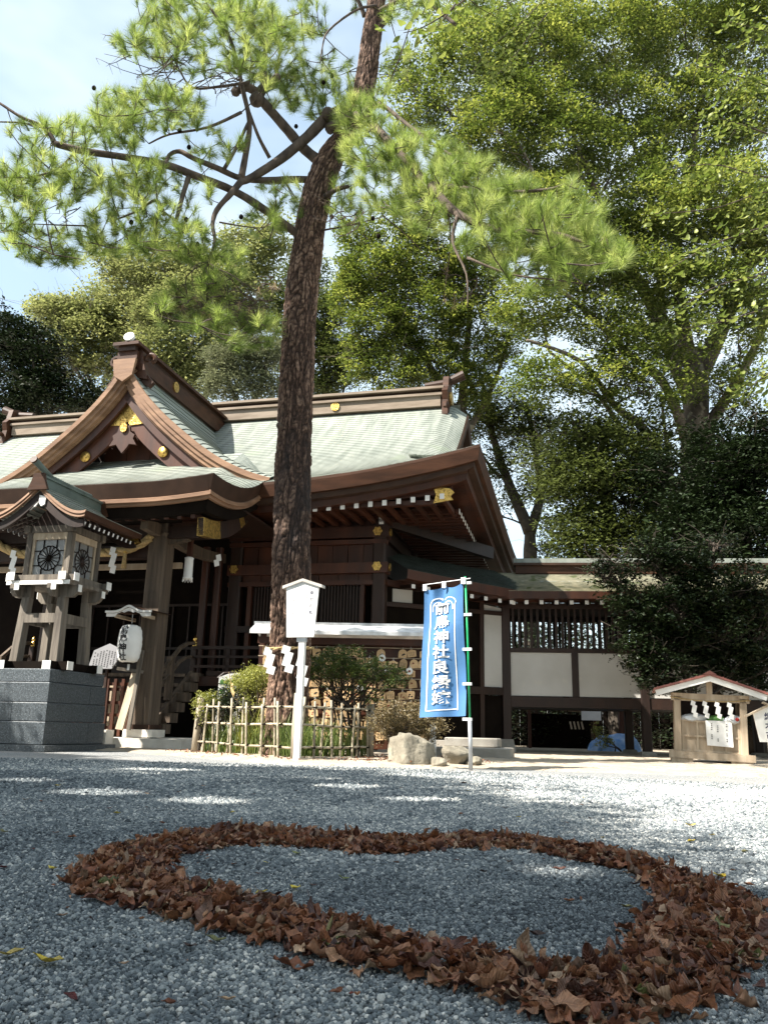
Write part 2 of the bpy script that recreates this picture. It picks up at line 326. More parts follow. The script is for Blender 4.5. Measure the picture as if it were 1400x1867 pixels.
M['branch_pale'] = mat('pale_zelkova_bark', (.15, .12, .09), .9, (.06, .048, .036), 3, .5, 12, stretch=(1, 1, .5), spots=(2.2, .60, (.26, .23, .17)))
M['branch_dark'] = mat('dark_bark', (.07, .055, .042), .9, (.035, .028, .02), 6, .5, 18)

def bark_mat():
    m = bpy.data.materials.new('pine_bark'); m.use_nodes = True; n = m.node_tree.nodes; l = m.node_tree.links
    p = n['Principled BSDF']; p.inputs['Roughness'].default_value = .9; p.inputs['Specular IOR Level'].default_value = .25
    a = n.new('ShaderNodeAttribute'); a.attribute_name = 'tone'
    r = n.new('ShaderNodeValToRGB'); e = r.color_ramp.elements
    e[0].position = .05; e[0].color = (.008, .006, .005, 1); e[1].position = .85; e[1].color = (.30, .195, .14, 1)
    x = e.new(.4); x.color = (.095, .055, .038, 1)
    tc = n.new('ShaderNodeTexCoord'); nz = n.new('ShaderNodeTexNoise'); nz.inputs['Scale'].default_value = 22; nz.inputs['Detail'].default_value = 6
    l.new(tc.outputs['Object'], nz.inputs['Vector'])
    mr = n.new('ShaderNodeMapRange'); mr.inputs[1].default_value = .3; mr.inputs[2].default_value = .7; mr.inputs[3].default_value = .55; mr.inputs[4].default_value = 1.3
    l.new(nz.outputs['Fac'], mr.inputs[0])
    mx = n.new('ShaderNodeMix'); mx.data_type = 'RGBA'; mx.blend_type = 'MULTIPLY'; mx.inputs[0].default_value = 1
    l.new(a.outputs['Fac'], r.inputs[0]); l.new(r.outputs[0], mx.inputs[6]); l.new(mr.outputs[0], mx.inputs[7])
    # blackened band part way up the trunk
    ch = n.new('ShaderNodeAttribute'); ch.attribute_name = 'dark_band'
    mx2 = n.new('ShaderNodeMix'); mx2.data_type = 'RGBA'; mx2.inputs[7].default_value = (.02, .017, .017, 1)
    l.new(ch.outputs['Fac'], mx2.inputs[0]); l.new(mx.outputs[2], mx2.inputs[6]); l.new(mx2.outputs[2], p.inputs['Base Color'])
    b = n.new('ShaderNodeBump'); b.inputs['Strength'].default_value = .7; b.inputs['Distance'].default_value = .01
    l.new(nz.outputs['Fac'], b.inputs['Height']); l.new(b.outputs[0], p.inputs['Normal'])
    return m
M['bark'] = bark_mat()

def gravel_mat():
    m = bpy.data.materials.new('grey_gravel'); m.use_nodes = True; n = m.node_tree.nodes; l = m.node_tree.links
    p = n['Principled BSDF']; p.inputs['Roughness'].default_value = .85; p.inputs['Specular IOR Level'].default_value = .3
    tc = n.new('ShaderNodeTexCoord')
    vo = n.new('ShaderNodeTexVoronoi'); vo.inputs['Scale'].default_value = 85; l.new(tc.outputs['Object'], vo.inputs['Vector'])
    r = n.new('ShaderNodeValToRGB'); e = r.color_ramp.elements; e[0].color = (.14, .155, .17, 1); e[1].color = (.50, .50, .48, 1)
    sep = n.new('ShaderNodeSeparateColor'); l.new(vo.outputs['Color'], sep.inputs[0]); l.new(sep.outputs[0], r.inputs[0])
    dk = n.new('ShaderNodeMapRange'); dk.inputs[1].default_value = .2; dk.inputs[2].default_value = .75; dk.inputs[3].default_value = 1.0; dk.inputs[4].default_value = .5
    l.new(vo.outputs['Distance'], dk.inputs[0])
    mx = n.new('ShaderNodeMix'); mx.data_type = 'RGBA'; mx.blend_type = 'MULTIPLY'; mx.inputs[0].default_value = 1
    l.new(r.outputs[0], mx.inputs[6]); l.new(dk.outputs[0], mx.inputs[7])
    # worn patches where sandy fines show
    nz = n.new('ShaderNodeTexNoise'); nz.inputs['Scale'].default_value = .55; nz.inputs['Detail'].default_value = 5; l.new(tc.outputs['Object'], nz.inputs['Vector'])
    r2 = n.new('ShaderNodeValToRGB'); r2.color_ramp.elements[0].position = .52; r2.color_ramp.elements[1].position = .72
    m2 = n.new('ShaderNodeMix'); m2.data_type = 'RGBA'; m2.inputs[7].default_value = (.38, .34, .29, 1)
    mu = n.new('ShaderNodeMath'); mu.operation = 'MULTIPLY'; mu.inputs[1].default_value = .55
    l.new(nz.outputs['Fac'], r2.inputs[0]); l.new(r2.outputs[0], mu.inputs[0]); l.new(mu.outputs[0], m2.inputs[0]); l.new(mx.outputs[2], m2.inputs[6])
    l.new(m2.outputs[2], p.inputs['Base Color'])
    b = n.new('ShaderNodeBump'); b.inputs['Strength'].default_value = .9; b.inputs['Distance'].default_value = .008; b.invert = True
    l.new(vo.outputs['Distance'], b.inputs['Height']); l.new(b.outputs[0], p.inputs['Normal'])
    return m
M['gravel'] = gravel_mat()
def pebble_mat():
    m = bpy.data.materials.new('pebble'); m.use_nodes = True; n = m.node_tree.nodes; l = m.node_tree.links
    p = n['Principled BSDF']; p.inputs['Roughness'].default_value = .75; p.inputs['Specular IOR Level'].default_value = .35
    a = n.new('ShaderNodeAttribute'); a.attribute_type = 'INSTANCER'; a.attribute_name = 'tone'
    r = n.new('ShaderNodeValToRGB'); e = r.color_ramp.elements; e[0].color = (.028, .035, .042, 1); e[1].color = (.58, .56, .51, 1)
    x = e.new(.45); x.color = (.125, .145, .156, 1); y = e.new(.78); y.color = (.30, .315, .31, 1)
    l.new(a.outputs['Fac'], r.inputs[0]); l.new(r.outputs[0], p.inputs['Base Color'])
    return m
M['pebble'] = pebble_mat()

# ------------------------------------------------------------------ ground
def vnoise(x, y, seed=0):
    """smooth value noise on numpy arrays"""
    r = np.random.default_rng(seed); T = r.random((256, 256))
    xi = np.floor(x).astype(int); yi = np.floor(y).astype(int); fx = x - xi; fy = y - yi
    fx = fx * fx * (3 - 2 * fx); fy = fy * fy * (3 - 2 * fy)
    a = T[xi % 256, yi % 256]; b = T[(xi + 1) % 256, yi % 256]; c = T[xi % 256, (yi + 1) % 256]; d = T[(xi + 1) % 256, (yi + 1) % 256]
    return (a * (1 - fx) + b * fx) * (1 - fy) + (c * (1 - fx) + d * fx) * fy
MB().add([(-400, -400, 0), (400, -400, 0), (400, 800, 0), (-400, 800, 0)], [(0, 1, 2, 3)]).build('gravel_ground', M['gravel'], kind='structure')
xs = np.arange(-9, 16.01, .07); ys = np.arange(9.6, 22.01, .07)
X, Y = np.meshgrid(xs, ys)
edge = np.interp(X, [-9, -5.2, -4.3, -3.0, -2.0, -1.05, .2, .95, 1.3, 2.0, 3.2, 6.5, 16], [15.5, 14.8, 14.6, 13.0, 11.9, 10.95, 11.0, 11.2, 11.5, 11.3, 10.9, 10.6, 10.4])
edge = edge + .25 * (vnoise(X * 1.6 + 40, Y * .3, 3) - .5) + .12 * (vnoise(X * 6, Y * 6, 4) - .5)
din = Y - edge
Z = np.clip(din / .35, -1, 1) * .02 + np.where(din > 0, 1, 0) * (.018 * vnoise(X * 7 + 9, Y * 7 + 5, 5) + .012 * vnoise(X * 19, Y * 19, 6))
bed = np.clip(1 - np.abs(X + 1.2) / 2.6, 0, 1) * np.clip(din / .8, 0, 1) * (Y < 15)
Z = Z + .05 * bed
V = np.stack([X, Y, Z], -1).reshape(-1, 3); nx = len(xs); ny = len(ys)
ii, jj = np.meshgrid(np.arange(ny - 1), np.arange(nx - 1), indexing='ij'); b0 = (ii * nx + jj).ravel()
F = np.stack([b0, b0 + 1, b0 + nx + 1, b0 + nx], -1)
np_mesh('soil_ground', V, F, M['soil'], smooth=True, kind='structure')
MB().add([(-120, 21.9, .012), (120, 21.9, .012), (120, 160, .012), (-120, 160, .012)], [(0, 1, 2, 3)]).build('far_soil_ground', M['soil'], kind='structure')

# pebbles of the gravel near the camera: points that carry one small faceted stone each
def pebble_points(y0, y1, sp):
    n = int(.53 * (y1 * y1 - y0 * y0) / (sp * sp)); yy = np.sqrt(rng.random(n) * (y1 * y1 - y0 * y0) + y0 * y0)
    xx = (rng.random(n) * 2 - 1) * (.53 * yy + .15)
    return xx, yy
xa, ya = pebble_points(1.05, 2.9, .0056); xb, yb = pebble_points(2.9, 5.6, .0083); xc, yc = pebble_points(5.6, 11.4, .0126)
keep = rng.random(len(yc)) > np.clip((yc - 6.5 + np.clip(xc, 0, 4) * .5) / 4.6, 0, 1) ** 1.2; xc, yc = xc[keep], yc[keep]
nd = 190000; yd = rng.random(nd) * 10.6 + .4; sd_ = np.where(rng.random(nd) < .5, -1, 1); xd = sd_ * (.53 * yd + .12 + 1.9 * rng.random(nd) ** 1.5)
kd_ = rng.random(nd) > np.clip((yd - 6.5) / 4.6, 0, 1); xd, yd = xd[kd_], yd[kd_]
px_ = np.concatenate([xa, xb, xc, xd]); py_ = np.concatenate([ya, yb, yc, yd]); n = len(px_)
sz = np.where(np.arange(n) < len(xa), .0034, np.where(np.arange(n) < len(xa) + len(xb), .0050, .0074)) * np.exp(rng.normal(0, .28, n))
me = bpy.data.meshes.new('gravel_pebbles'); me.vertices.add(n)
pz_ = sz * .35 + rng.random(n) * .004
me.vertices.foreach_set('co', np.stack([px_, py_, pz_], -1).astype(np.float32).ravel())
for nm, tp, arr in (('scl', 'FLOAT_VECTOR', sz[:, None] * (0.75 + .5 * rng.random((n, 3)))), ('rot', 'FLOAT_VECTOR', rng.random((n, 3)) * 6.28)):
    a = me.attributes.new(nm, tp, 'POINT'); a.data.foreach_set('vector', arr.astype(np.float32).ravel())
tn = np.clip(rng.beta(1.9, 2.4, n) + .38 * (vnoise(px_ * 1.1, py_ * .8, 8) - .5) + .22 * (vnoise(px_ * 4.1, py_ * 3.3, 18) - .5) + np.clip((py_ - 3) / 16, 0, .34) * np.clip(.55 + px_ * .2, .3, 1), 0, 1)  # sandier and paler far off; to the right, sunlight put into the tone
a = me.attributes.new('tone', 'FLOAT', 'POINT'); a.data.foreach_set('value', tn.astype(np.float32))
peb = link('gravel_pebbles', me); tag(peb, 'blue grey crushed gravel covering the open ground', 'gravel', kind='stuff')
g = bpy.data.node_groups.new('pebble_scatter', 'GeometryNodeTree')
g.interface.new_socket('Geometry', in_out='INPUT', socket_type='NodeSocketGeometry'); g.interface.new_socket('Geometry', in_out='OUTPUT', socket_type='NodeSocketGeometry')
gn = g.nodes; gi = gn.new('NodeGroupInput'); go = gn.new('NodeGroupOutput')
ico = gn.new('GeometryNodeMeshIcoSphere'); ico.inputs['Subdivisions'].default_value = 2
sp_ = gn.new('GeometryNodeSetPosition'); nzv = gn.new('ShaderNodeTexNoise'); nzv.inputs['Scale'].default_value = 1.1
vm = gn.new('ShaderNodeVectorMath'); vm.operation = 'SUBTRACT'; vm.inputs[1].default_value = (.5, .5, .5)
vs_ = gn.new('ShaderNodeVectorMath'); vs_.operation = 'SCALE'; vs_.inputs['Scale'].default_value = 1.3
sm = gn.new('GeometryNodeSetMaterial'); sm.inputs['Material'].default_value = M['pebble']
ssm = gn.new('GeometryNodeSetShadeSmooth'); ssm.inputs['Shade Smooth'].default_value = False
ip = gn.new('GeometryNodeInstanceOnPoints')
def named(nm, tp):
    q = gn.new('GeometryNodeInputNamedAttribute'); q.data_type = tp; q.inputs['Name'].default_value = nm; return q
ar = named('rot', 'FLOAT_VECTOR'); as_ = named('scl', 'FLOAT_VECTOR'); L_ = g.links
L_.new(nzv.outputs['Color'], vm.inputs[0]); L_.new(vm.outputs[0], vs_.inputs[0]); L_.new(vs_.outputs[0], sp_.inputs['Offset'])
L_.new(ico.outputs['Mesh'], sp_.inputs['Geometry']); L_.new(sp_.outputs[0], ssm.inputs[0]); L_.new(ssm.outputs[0], sm.inputs[0])
L_.new(gi.outputs[0], ip.inputs['Points']); L_.new(sm.outputs[0], ip.inputs['Instance'])
L_.new(ar.outputs['Attribute'], ip.inputs['Rotation']); L_.new(as_.outputs['Attribute'], ip.inputs['Scale'])
L_.new(ip.outputs[0], go.inputs[0])
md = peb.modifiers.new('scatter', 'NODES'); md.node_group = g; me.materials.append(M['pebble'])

# ------------------------------------------------------------------ fallen leaves
def leaf_geo(L=.07, W=.034, cup=.35, bend=.3, wave=.15, twist=0.0, nl=7, nw=4, seed=0, fold=.25):
    """pointed oval leaf: curled, folded along its midrib, with a wavy edge and a stalk. returns verts, quads, (s, |q|, 0) for the veins"""
    r = random.Random(seed); V = []; A = []
    ph = r.random() * 6
    for i in range(nl + 1):
        s = i / nl; w = W / 2 * max(.015, math.sin(math.pi * s ** .85) ** .95 * (1.05 - .1 * s))
        for j in range(nw + 1):
            q = j / nw * 2 - 1
            ang = q * cup; rad = w / max(abs(cup), .15) if abs(cup) > .15 else 0
            if rad: y = rad * math.sin(ang); z = rad * (1 - math.cos(ang)) * (1 if cup > 0 else -1)
            else: y = q * w; z = 0
            x = (s - .5) * L; z += fold * abs(q) * w + bend * L * (s - .5) ** 2 * 2 + wave * W * .5 * math.sin(ph + s * 13 + q * 3) * abs(q) + .06 * W * math.sin(s * 7 + ph)
            y += .10 * W * math.sin(s * 5 + ph * 2)
            a = twist * (s - .5); y, z = y * math.cos(a) - z * math.sin(a), y * math.sin(a) + z * math.cos(a)
            V.append((x, y, z)); A.append((s, abs(q), 0))
    F = [(i * (nw + 1) + j, i * (nw + 1) + j + 1, (i + 1) * (nw + 1) + j + 1, (i + 1) * (nw + 1) + j) for i in range(nl) for j in range(nw)]
    b = len(V); z0 = V[nw // 2][2]; V += [(-L * .5, -.008 * L, z0), (-L * .5, .008 * L, z0), (-L * .70, .008 * L, z0 + .05 * L), (-L * .70, -.004 * L, z0 + .05 * L)]; F.append((b, b + 1, b + 2, b + 3)); A += [(0, 0, 0)] * 4
    return np.array(V), np.array(F), np.array(A)
LV = []
for k in range(16):
    r = random.Random(k + 50)
    LV.append(leaf_geo(1, .42 + .16 * r.random(), r.uniform(.3, 1.3) * (1 if k % 3 else -1) if k < 12 else r.uniform(1.9, 2.9), r.uniform(-.35, .6), r.uniform(.15, .5), r.uniform(-.9, .9), seed=k, fold=r.uniform(0, .5)))
for k in range(5): LV.append(leaf_geo(1, .44 + .03 * k, .35 + .25 * k, .25, .12, .3, seed=k + 90, fold=.12))
leaf_meshes = {}
def vein_attr(me, A):
    a = me.attributes.new('vein', 'FLOAT_VECTOR', 'POINT'); a.data.foreach_set('vector', np.ascontiguousarray(A, dtype=np.float32).ravel())
def leaf_mesh(k, mname):
    if (k, mname) not in leaf_meshes:
        me = bpy.data.meshes.new('leaf'); me.from_pydata([tuple(v) for v in LV[k][0]], [], [tuple(int(i) for i in f) for f in LV[k][1]]); vein_attr(me, LV[k][2])
        me.polygons.foreach_set('use_smooth', [True] * len(me.polygons)); me.materials.append(M[mname]); leaf_meshes[(k, mname)] = me
    return leaf_meshes[(k, mname)]
OUT = [(110, 1622), (140, 1580), (200, 1552), (300, 1530), (430, 1512), (520, 1519), (650, 1528), (720, 1535), (850, 1526), (950, 1530), (1050, 1545), (1150, 1560), (1250, 1598), (1340, 1630), (1410, 1665), (1440, 1730), (1400, 1790), (1330, 1835), (1240, 1880), (1120, 1905), (1000, 1895), (900, 1850), (800, 1812), (700, 1795), (600, 1782), (520, 1755), (430, 1720), (330, 1693), (240, 1668), (150, 1645)]
INN = [(310, 1592), (330, 1572), (430, 1547), (560, 1552), (640, 1562), (720, 1566), (850, 1552), (950, 1555), (1050, 1577), (1130, 1592), (1190, 1630), (1180, 1660), (1150, 1685), (1130, 1725), (1122, 1765), (1060, 1782), (1000, 1775), (900, 1752), (850, 1738), (740, 1722), (690, 1705), (600, 1685), (520, 1662), (430, 1637), (380, 1628), (325, 1607)]
GO = [gnd(*p) for p in OUT]; GI = [gnd(*p) for p in INN]
def inside(P, x, y):
    c = np.zeros(x.shape, bool); n = len(P)
    for i in range(n):
        x0, y0, x1, y1 = P[i].x, P[i].y, P[(i + 1) % n].x, P[(i + 1) % n].y
        t = ((y0 > y) != (y1 > y)) & (x < (x1 - x0) * (y - y0) / (y1 - y0 + 1e-12) + x0); c ^= t
    return c
def dist_to(P, x, y):
    d = np.full(x.shape, 9e9); n = len(P)
    for i in range(n):
        a = np.array([P[i].x, P[i].y]); b = np.array([P[(i + 1) % n].x, P[(i + 1) % n].y]); ab = b - a
        t = np.clip(((x - a[0]) * ab[0] + (y - a[1]) * ab[1]) / (ab @ ab), 0, 1)
        d = np.minimum(d, np.hypot(x - a[0] - t * ab[0], y - a[1] - t * ab[1]))
    return d
N = 60000
lx = rng.random(N) * 3.6 - 1.5; ly = rng.random(N) * 3.4 + 1.2
ok = inside(GO, lx, ly) & ~inside(GI, lx, ly); ok &= (np.minimum(dist_to(GO, lx, ly), dist_to(GI, lx, ly)) > .034) | (rng.random(N) < .14); lx, ly = lx[ok], ly[ok]
area = 3.6 * 3.4 * ok.mean(); want = int(area * 3000); lx, ly = lx[:want], ly[:want]
dd = np.minimum(dist_to(GO, lx, ly), dist_to(GI, lx, ly)); jit = rng.normal(0, .018, (2, len(lx)))
hgt = np.interp(ly, [1.5, 2.6, 3.8], [.040, .032, .018]) * (1 - np.exp(-dd / .05)); lx = lx + jit[0]; ly = ly + jit[1]
heart = thing('leaf_heart', 'large heart outline raked from brown fallen leaves on the grey gravel', 'leaf heart', (float(lx.mean()), float(ly.mean()), 0))
hl = Vector(heart.location)
recs = []
for i in range(len(lx)):
    top = rng.random(); z = .006 + hgt[i] * top ** .6
    L = float(np.clip(rng.normal(.055, .014), .026, .095)); tilt = .25 + .75 * top
    rot = Euler((rng.normal(0, .45) * tilt, rng.normal(0, .42) * tilt, rng.random() * 6.28))
    if rng.random() < .05 * top: rot = Euler((rng.normal(0, .6), -1.1 + rng.normal(0, .3), rng.random() * 6.28)); z += .018
    recs.append((float(lx[i]), float(ly[i]), z, L, rot, int(rng.integers(16)), float(rng.random())))
score = [(r[3] / (r[1] ** 1.0)) * (.2 + (r[2] / .06)) if abs(r[0]) < .47 * r[1] and r[1] > 1.42 else 0 for r in recs]
order = np.argsort(score)[::-1]; near = set(order[:300].tolist())
VV, FF, CC, AA, base = [], [], [], [], 0
for i, (x, y, z, L, rot, k, tone) in enumerate(recs):
    if i in near:
        mname = 'leaf_fallen' if random.random() > .05 else 'leaf_fallen_green'
        o = link('leaf', leaf_mesh(k, mname), heart, (x - hl.x, y - hl.y, z), rot); o.scale = (L, L, L)
    else:
        A = np.array(rot.to_matrix()) * L; P = LV[k][0] @ A.T + np.array([x - hl.x, y - hl.y, z]); VV.append(P); FF.append(LV[k][1] + base); base += len(P)
        CC.append(np.full(len(P), tone)); AA.append(LV[k][2])
hp = np_mesh('leaf_heap', np.concatenate(VV), np.concatenate(FF), M['leaf_fallen_mass'], heart, True, np.concatenate(CC), 'stuff'); vein_attr(hp.data, np.concatenate(AA))
# crumbs and scraps along the raked band
VV, FF, CC, AA, base = [], [], [], [], 0
for i in range(700):
    j = int(rng.integers(len(lx))); a = rng.random() * 6.28; d_ = abs(rng.normal(0, .09)); x, y = lx[j] + d_ * math.cos(a), ly[j] + d_ * math.sin(a); k = int(rng.integers(16)); L = rng.uniform(.006, .018)
    A = np.array(Euler((rng.normal(0, .4), rng.normal(0, .4), rng.random() * 6.28)).to_matrix()) * L; P = LV[k][0] @ A.T + np.array([x - hl.x, y - hl.y, .011]); VV.append(P); FF.append(LV[k][1] + base); base += len(P); CC.append(np.full(len(P), rng.random())); AA.append(LV[k][2])
hp = np_mesh('leaf_crumbs', np.concatenate(VV), np.concatenate(FF), M['leaf_fallen_mass'], heart, True, np.concatenate(CC), 'stuff'); vein_attr(hp.data, np.concatenate(AA))
# loose leaves: px, py, length in px, kind, label
LOOSE = [
 (85, 1768, 66, 'y', 'large bright yellow fallen leaf lying flat, lower left corner of gravel'),
 (18, 1753, 46, 'y', 'pale yellow leaf cut by the left picture edge, beside the bright yellow leaf'),
 (128, 1836, 34, 'r', 'dark purple red fallen leaf with stalk, below the bright yellow leaf'),
 (306, 1845, 30, 'b', 'curled brown leaf at bottom edge of the gravel, left of centre'),
 (412, 1838, 32, 'b', 'orange brown leaf at bottom edge below the heart outline'),
 (612, 1824, 32, 'b', 'tan folded leaf just outside the near edge of the heart'),
 (345, 1738, 34, 'd', 'dark brown narrow leaf on gravel just below the left lobe'),
 (392, 1726, 40, 'g', 'half green half brown leaf just below the left lobe'),
 (225, 1770, 18, 'b', 'small rusty leaf right of the bright yellow leaf'),
 (112, 1680, 20, 'b', 'small tan leaf left of the heart below its tip'),
 (95, 1592, 30, 'y', 'pale orange and yellow leaf left of the heart tip'),
 (4, 1590, 16, 'r', 'small red leaf at left edge level with the heart tip'),
 (640, 1826, 14, 'r', 'tiny dark red leaf near bottom of gravel, under the heart'),
 (540, 1563, 24, 'g', 'yellow green leaf inside the heart near its upper left rim'),
 (625, 1609, 24, 'g', 'mottled dark green leaf inside the heart, left half'),
 (426, 1583, 16, 'b', 'small orange brown leaf inside the left lobe'),
 (485, 1581, 16, 'y', 'small amber leaf inside the left lobe'),
 (470, 1600, 12, 'r', 'tiny red leaf inside the left lobe'),
 (476, 1638, 26, 'y', 'yellow leaf inside the heart beside the lower left rim'),
 (505, 1642, 32, 'd', 'long dark brown leaf inside the heart beside the lower left rim'),
 (538, 1629, 34, 'y', 'slim yellow leaf inside the heart near two brown scraps'),
 (570, 1622, 14, 'b', 'small upright brown leaf inside the heart, left half'),
 (722, 1580, 13, 'b', 'tiny orange leaf inside the heart near its upper rim'),
 (832, 1575, 12, 'r', 'tiny red leaf inside the heart near its upper rim, right of centre'),
 (880, 1597, 18, 'd', 'small dark leaf in the centre of the heart'),
 (927, 1578, 14, 'd', 'small dark leaf close to the upper rim, right of centre'),
 (1018, 1593, 26, 'b', 'bright orange leaf in the dappled light inside the heart'),
 (1036, 1652, 24, 'b', 'curled tan leaf standing inside the heart, right half'),
 (1144, 1664, 26, 'g', 'oval pale green leaf inside the heart beside its right rim'),
 (978, 1716, 40, 'd', 'dark curled leaf with yellow edge inside the heart near its point'),
 (1160, 1620, 22, 'd', 'small dark leaf leaning by the inner right rim'),
 (1312, 1606, 34, 'y', 'pale yellow leaf on gravel outside the right lobe'),
 (1366, 1622, 20, 'b', 'small brown leaf outside the right lobe near the picture edge'),
 (1385, 1812, 40, 'b', 'brown leaf on gravel in the lower right corner'),
 (1258, 1510, 22, 'y', 'yellow slip of a leaf on the sunlit right gravel'),
 (1260, 1540, 18, 'y', 'small yellow leaf where shade meets sun at right'),
]
KN = {'y': 'leaf_fallen_yellow', 'b': 'leaf_fallen', 'r': 'leaf_fallen', 'd': 'leaf_fallen', 'g': 'leaf_fallen_green'}
KN['r'] = 'leaf_fallen_red'; KN['d'] = 'leaf_fallen_dark'
def loose(px, py, lp, kd, label, group=None):
    k = random.randrange(5)
    p = gnd(px, py); L = lp / FPX * p.y * .95
    o = link('fallen_leaf', leaf_mesh(16 + k, KN[kd]), None, (p.x, p.y, .012 + L * .04), (random.gauss(0, .13), random.gauss(0, .13), random.uniform(-.9, .9) + (3.14 if random.random() < .5 else 0))); o.scale = (L, L, L)
    tag(o, label, 'leaf', group)
for a in LOOSE: loose(*a)
for (px, py, lp, kd) in [(100, 1524, 14, 'b'), (132, 1533, 18, 'b'), (60, 1555, 10, 'r'), (5, 1522, 20, 'g'), (47, 1462, 12, 'b'), (75, 1465, 12, 'b'), (105, 1436, 12, 'y'), (200, 1478, 14, 'r'), (213, 1488, 16, 'y'),
                         (267, 1476, 10, 'b'), (295, 1506, 14, 'b'), (248, 1448, 9, 'b'), (268, 1451, 9, 'b'), (326, 1448, 11, 'b'), (371, 1436, 10, 'b'), (260, 1398, 8, 'b'), (424, 1486, 14, 'y'), (540, 1445, 9, 'b'),
                         (580, 1438, 9, 'd'), (548, 1495, 10, 'b'), (537, 1476, 7, 'b'), (462, 1452, 8, 'b'), (748, 1486, 12, 'd'), (840, 1489, 14, 'b'), (845, 1431, 12, 'd'), (853, 1445, 8, 'y'), (920, 1477, 14, 'd'),
                         (925, 1445, 10, 'b'), (945, 1495, 12, 'y'), (976, 1439, 9, 'd'), (976, 1474, 9, 'd'), (1033, 1505, 9, 'b'), (1062, 1458, 8, 'y'), (1075, 1496, 10, 'b'), (1098, 1533, 12, 'y'), (1154, 1500, 9, 'b'),
                         (1230, 1501, 12, 'y'), (1298, 1528, 12, 'y'), (1358, 1560, 18, 'g'), (1335, 1594, 12, 'b'), (1060, 1471, 8, 'b'), (730, 1440, 8, 'b')]:
    cn_ = {'b': 'brown', 'r': 'dark red', 'y': 'yellow', 'd': 'dark brown', 'g': 'greenish'}[kd]; sd_ = 'left' if px < 420 else ('middle' if px < 880 else 'right hand')
    loose(px, py, lp, kd, 'small %s stray leaf on the %s gravel between the heart and the buildings' % (cn_, sd_), 'stray %s leaves on the %s gravel' % (cn_, sd_))

# ------------------------------------------------------------------ worship hall (local x = along the front, y = back)
TH = R_(-14)
hall = thing('worship_hall', 'large wooden shrine hall with green copper roof, curved front gable and gilt fittings', 'shrine hall', (-6.8, 17.0, 0), TH)
EV, UC, VR, VB = .9, 8.75, 6.5, 12.1
def lift(u): return .60 * max(0, (abs(u) - 3.2) / 5.55) ** 2.1
def lift_side(v): return .60 * max(0, min(1.2, (8.9 - v) / 8.0)) ** 1.25 if v < 8.9 else 0
def zf(t): return 5.5 + .42 * t + .047 * t * t
def main_z(u, v):
    t = v - EV if v <= VR else (2 * VR - EV - v)
    s = UC - abs(u)
    z = zf(t) + lift(u) * math.exp(-t / 1.3)
    return z
UV_ = lambda v: (UC - (v - EV)) if v < EV + 1.0 else 7.75 - .05 * (v - EV - 1.0) / 4.6
def front_pt(u, v):
    um = UV_(v); z = main_z(u, v); e = um - abs(u)
    if v > EV + .95 and e < .7: z -= .34 * (1 - e / .7) ** 2 * min(1, (v - EV - .95) / .8)
    return (u, v, z)
ncr = 46
vs = [EV + (VR - EV) * i / ncr for i in range(ncr + 1)]
us = [-1 + 2 * k / 46 for k in range(47)]
roof = MB()
roof.steps([[front_pt(math.copysign(abs(q) ** .9, q) * UV_(v), v) for q in us] for v in vs], .013)
roof.build('roof', M['copper_green'], hall)
# back slope, side skirts
bk = MB(); bk.grid([[(q * 7.5, v, main_z(0, v) - .02) for q in (-1, -.5, 0, .5, 1)] for v in (VR, 8, 9.5, 11, VB)])
for sgn in (-1, 1):
    P = []
    for i in range(16):
        s = 1.9 * i / 15; row = []
        for k in range(25):
            v0, v1 = EV + s, VB - s; v = v0 + (v1 - v0) * k / 24
            row.append((sgn * (UC - s), v, 5.5 + .42 * s + .047 * s * s + lift_side(v - s) * math.exp(-s / 1.5)))
        P.append(row)
    bk.steps(P, .014)
bk.build('roof_skirt', M['copper_green'], hall)
# eaves: layered brown fascia swept round front and right side
def eave_path():
    L = [(u, EV, 5.5 + lift(u)) for u in np.linspace(-UC, UC, 61)]
    S = [(UC, v, 5.5 + lift_side(v)) for v in np.linspace(EV, VB, 30)]
    return L, S
Lp, Sp = eave_path()
def sweep(mb, prof, L, S):
    """prof: (inward, down) pairs"""
    A = [[(min(max(x, -UC + i_), UC - i_), y + i_, z - d) for x, y, z in L] for i_, d in prof]
    B = [[(x - i_, max(y, EV + i_), z - d) for x, y, z in S] for i_, d in prof]
    mb.grid(A); mb.grid(B); return mb
sweep(MB(), [(0, -.016), (.0, .05), (.05, .30), (.13, .31)], Lp, Sp).build('eave_fascia', M['copper_brown'], hall)
sweep(MB(), [(.13, .27), (.15, .42), (.30, .43)], Lp, Sp).build('eave_under_board', M['copper_dark'], hall)
sweep(MB(), [(.30, .40), (.33, .56), (.42, .57), (2.6, .35)], Lp, Sp).build('soffit', M['wood_red'], hall)
# rafters with white painted tips
rk = 0
raf = {}
def rafter(p, d, ln, name='rafter'):
    if name not in raf:
        raf[name] = MB().beam((0, 0, 0), (0, 1, .04), .085, .10).build('rafter', M['wood_red'], hall).data
        bpy.data.objects.remove(bpy.data.objects['rafter'])
        raf['tip'] = MB().bb(-.048, .048, -.012, 0, -.058, .058).build('rafter_tip', M['white'], hall).data
        bpy.data.objects.remove(bpy.data.objects['rafter_tip'])
    ang = math.atan2(-d[0], d[1])
    r = link('rafter', raf[name], hall, p, (0, 0, ang)); r.scale = (1, ln, 1)
    t = link('rafter_tip', raf['tip'], r, (0, 0, 0)); t.scale = (1, 1 / ln, 1)
u = 4.55
while u < 8.0:
    rafter((u, 1.32, 4.97 + lift(u) * .45), (0, 1), 1.9); u += .305
v = 2.75
while v < 11:
    rafter((8.05, v, 5.02 + lift_side(v) * .42), (-1, 0), 1.9); v += .30
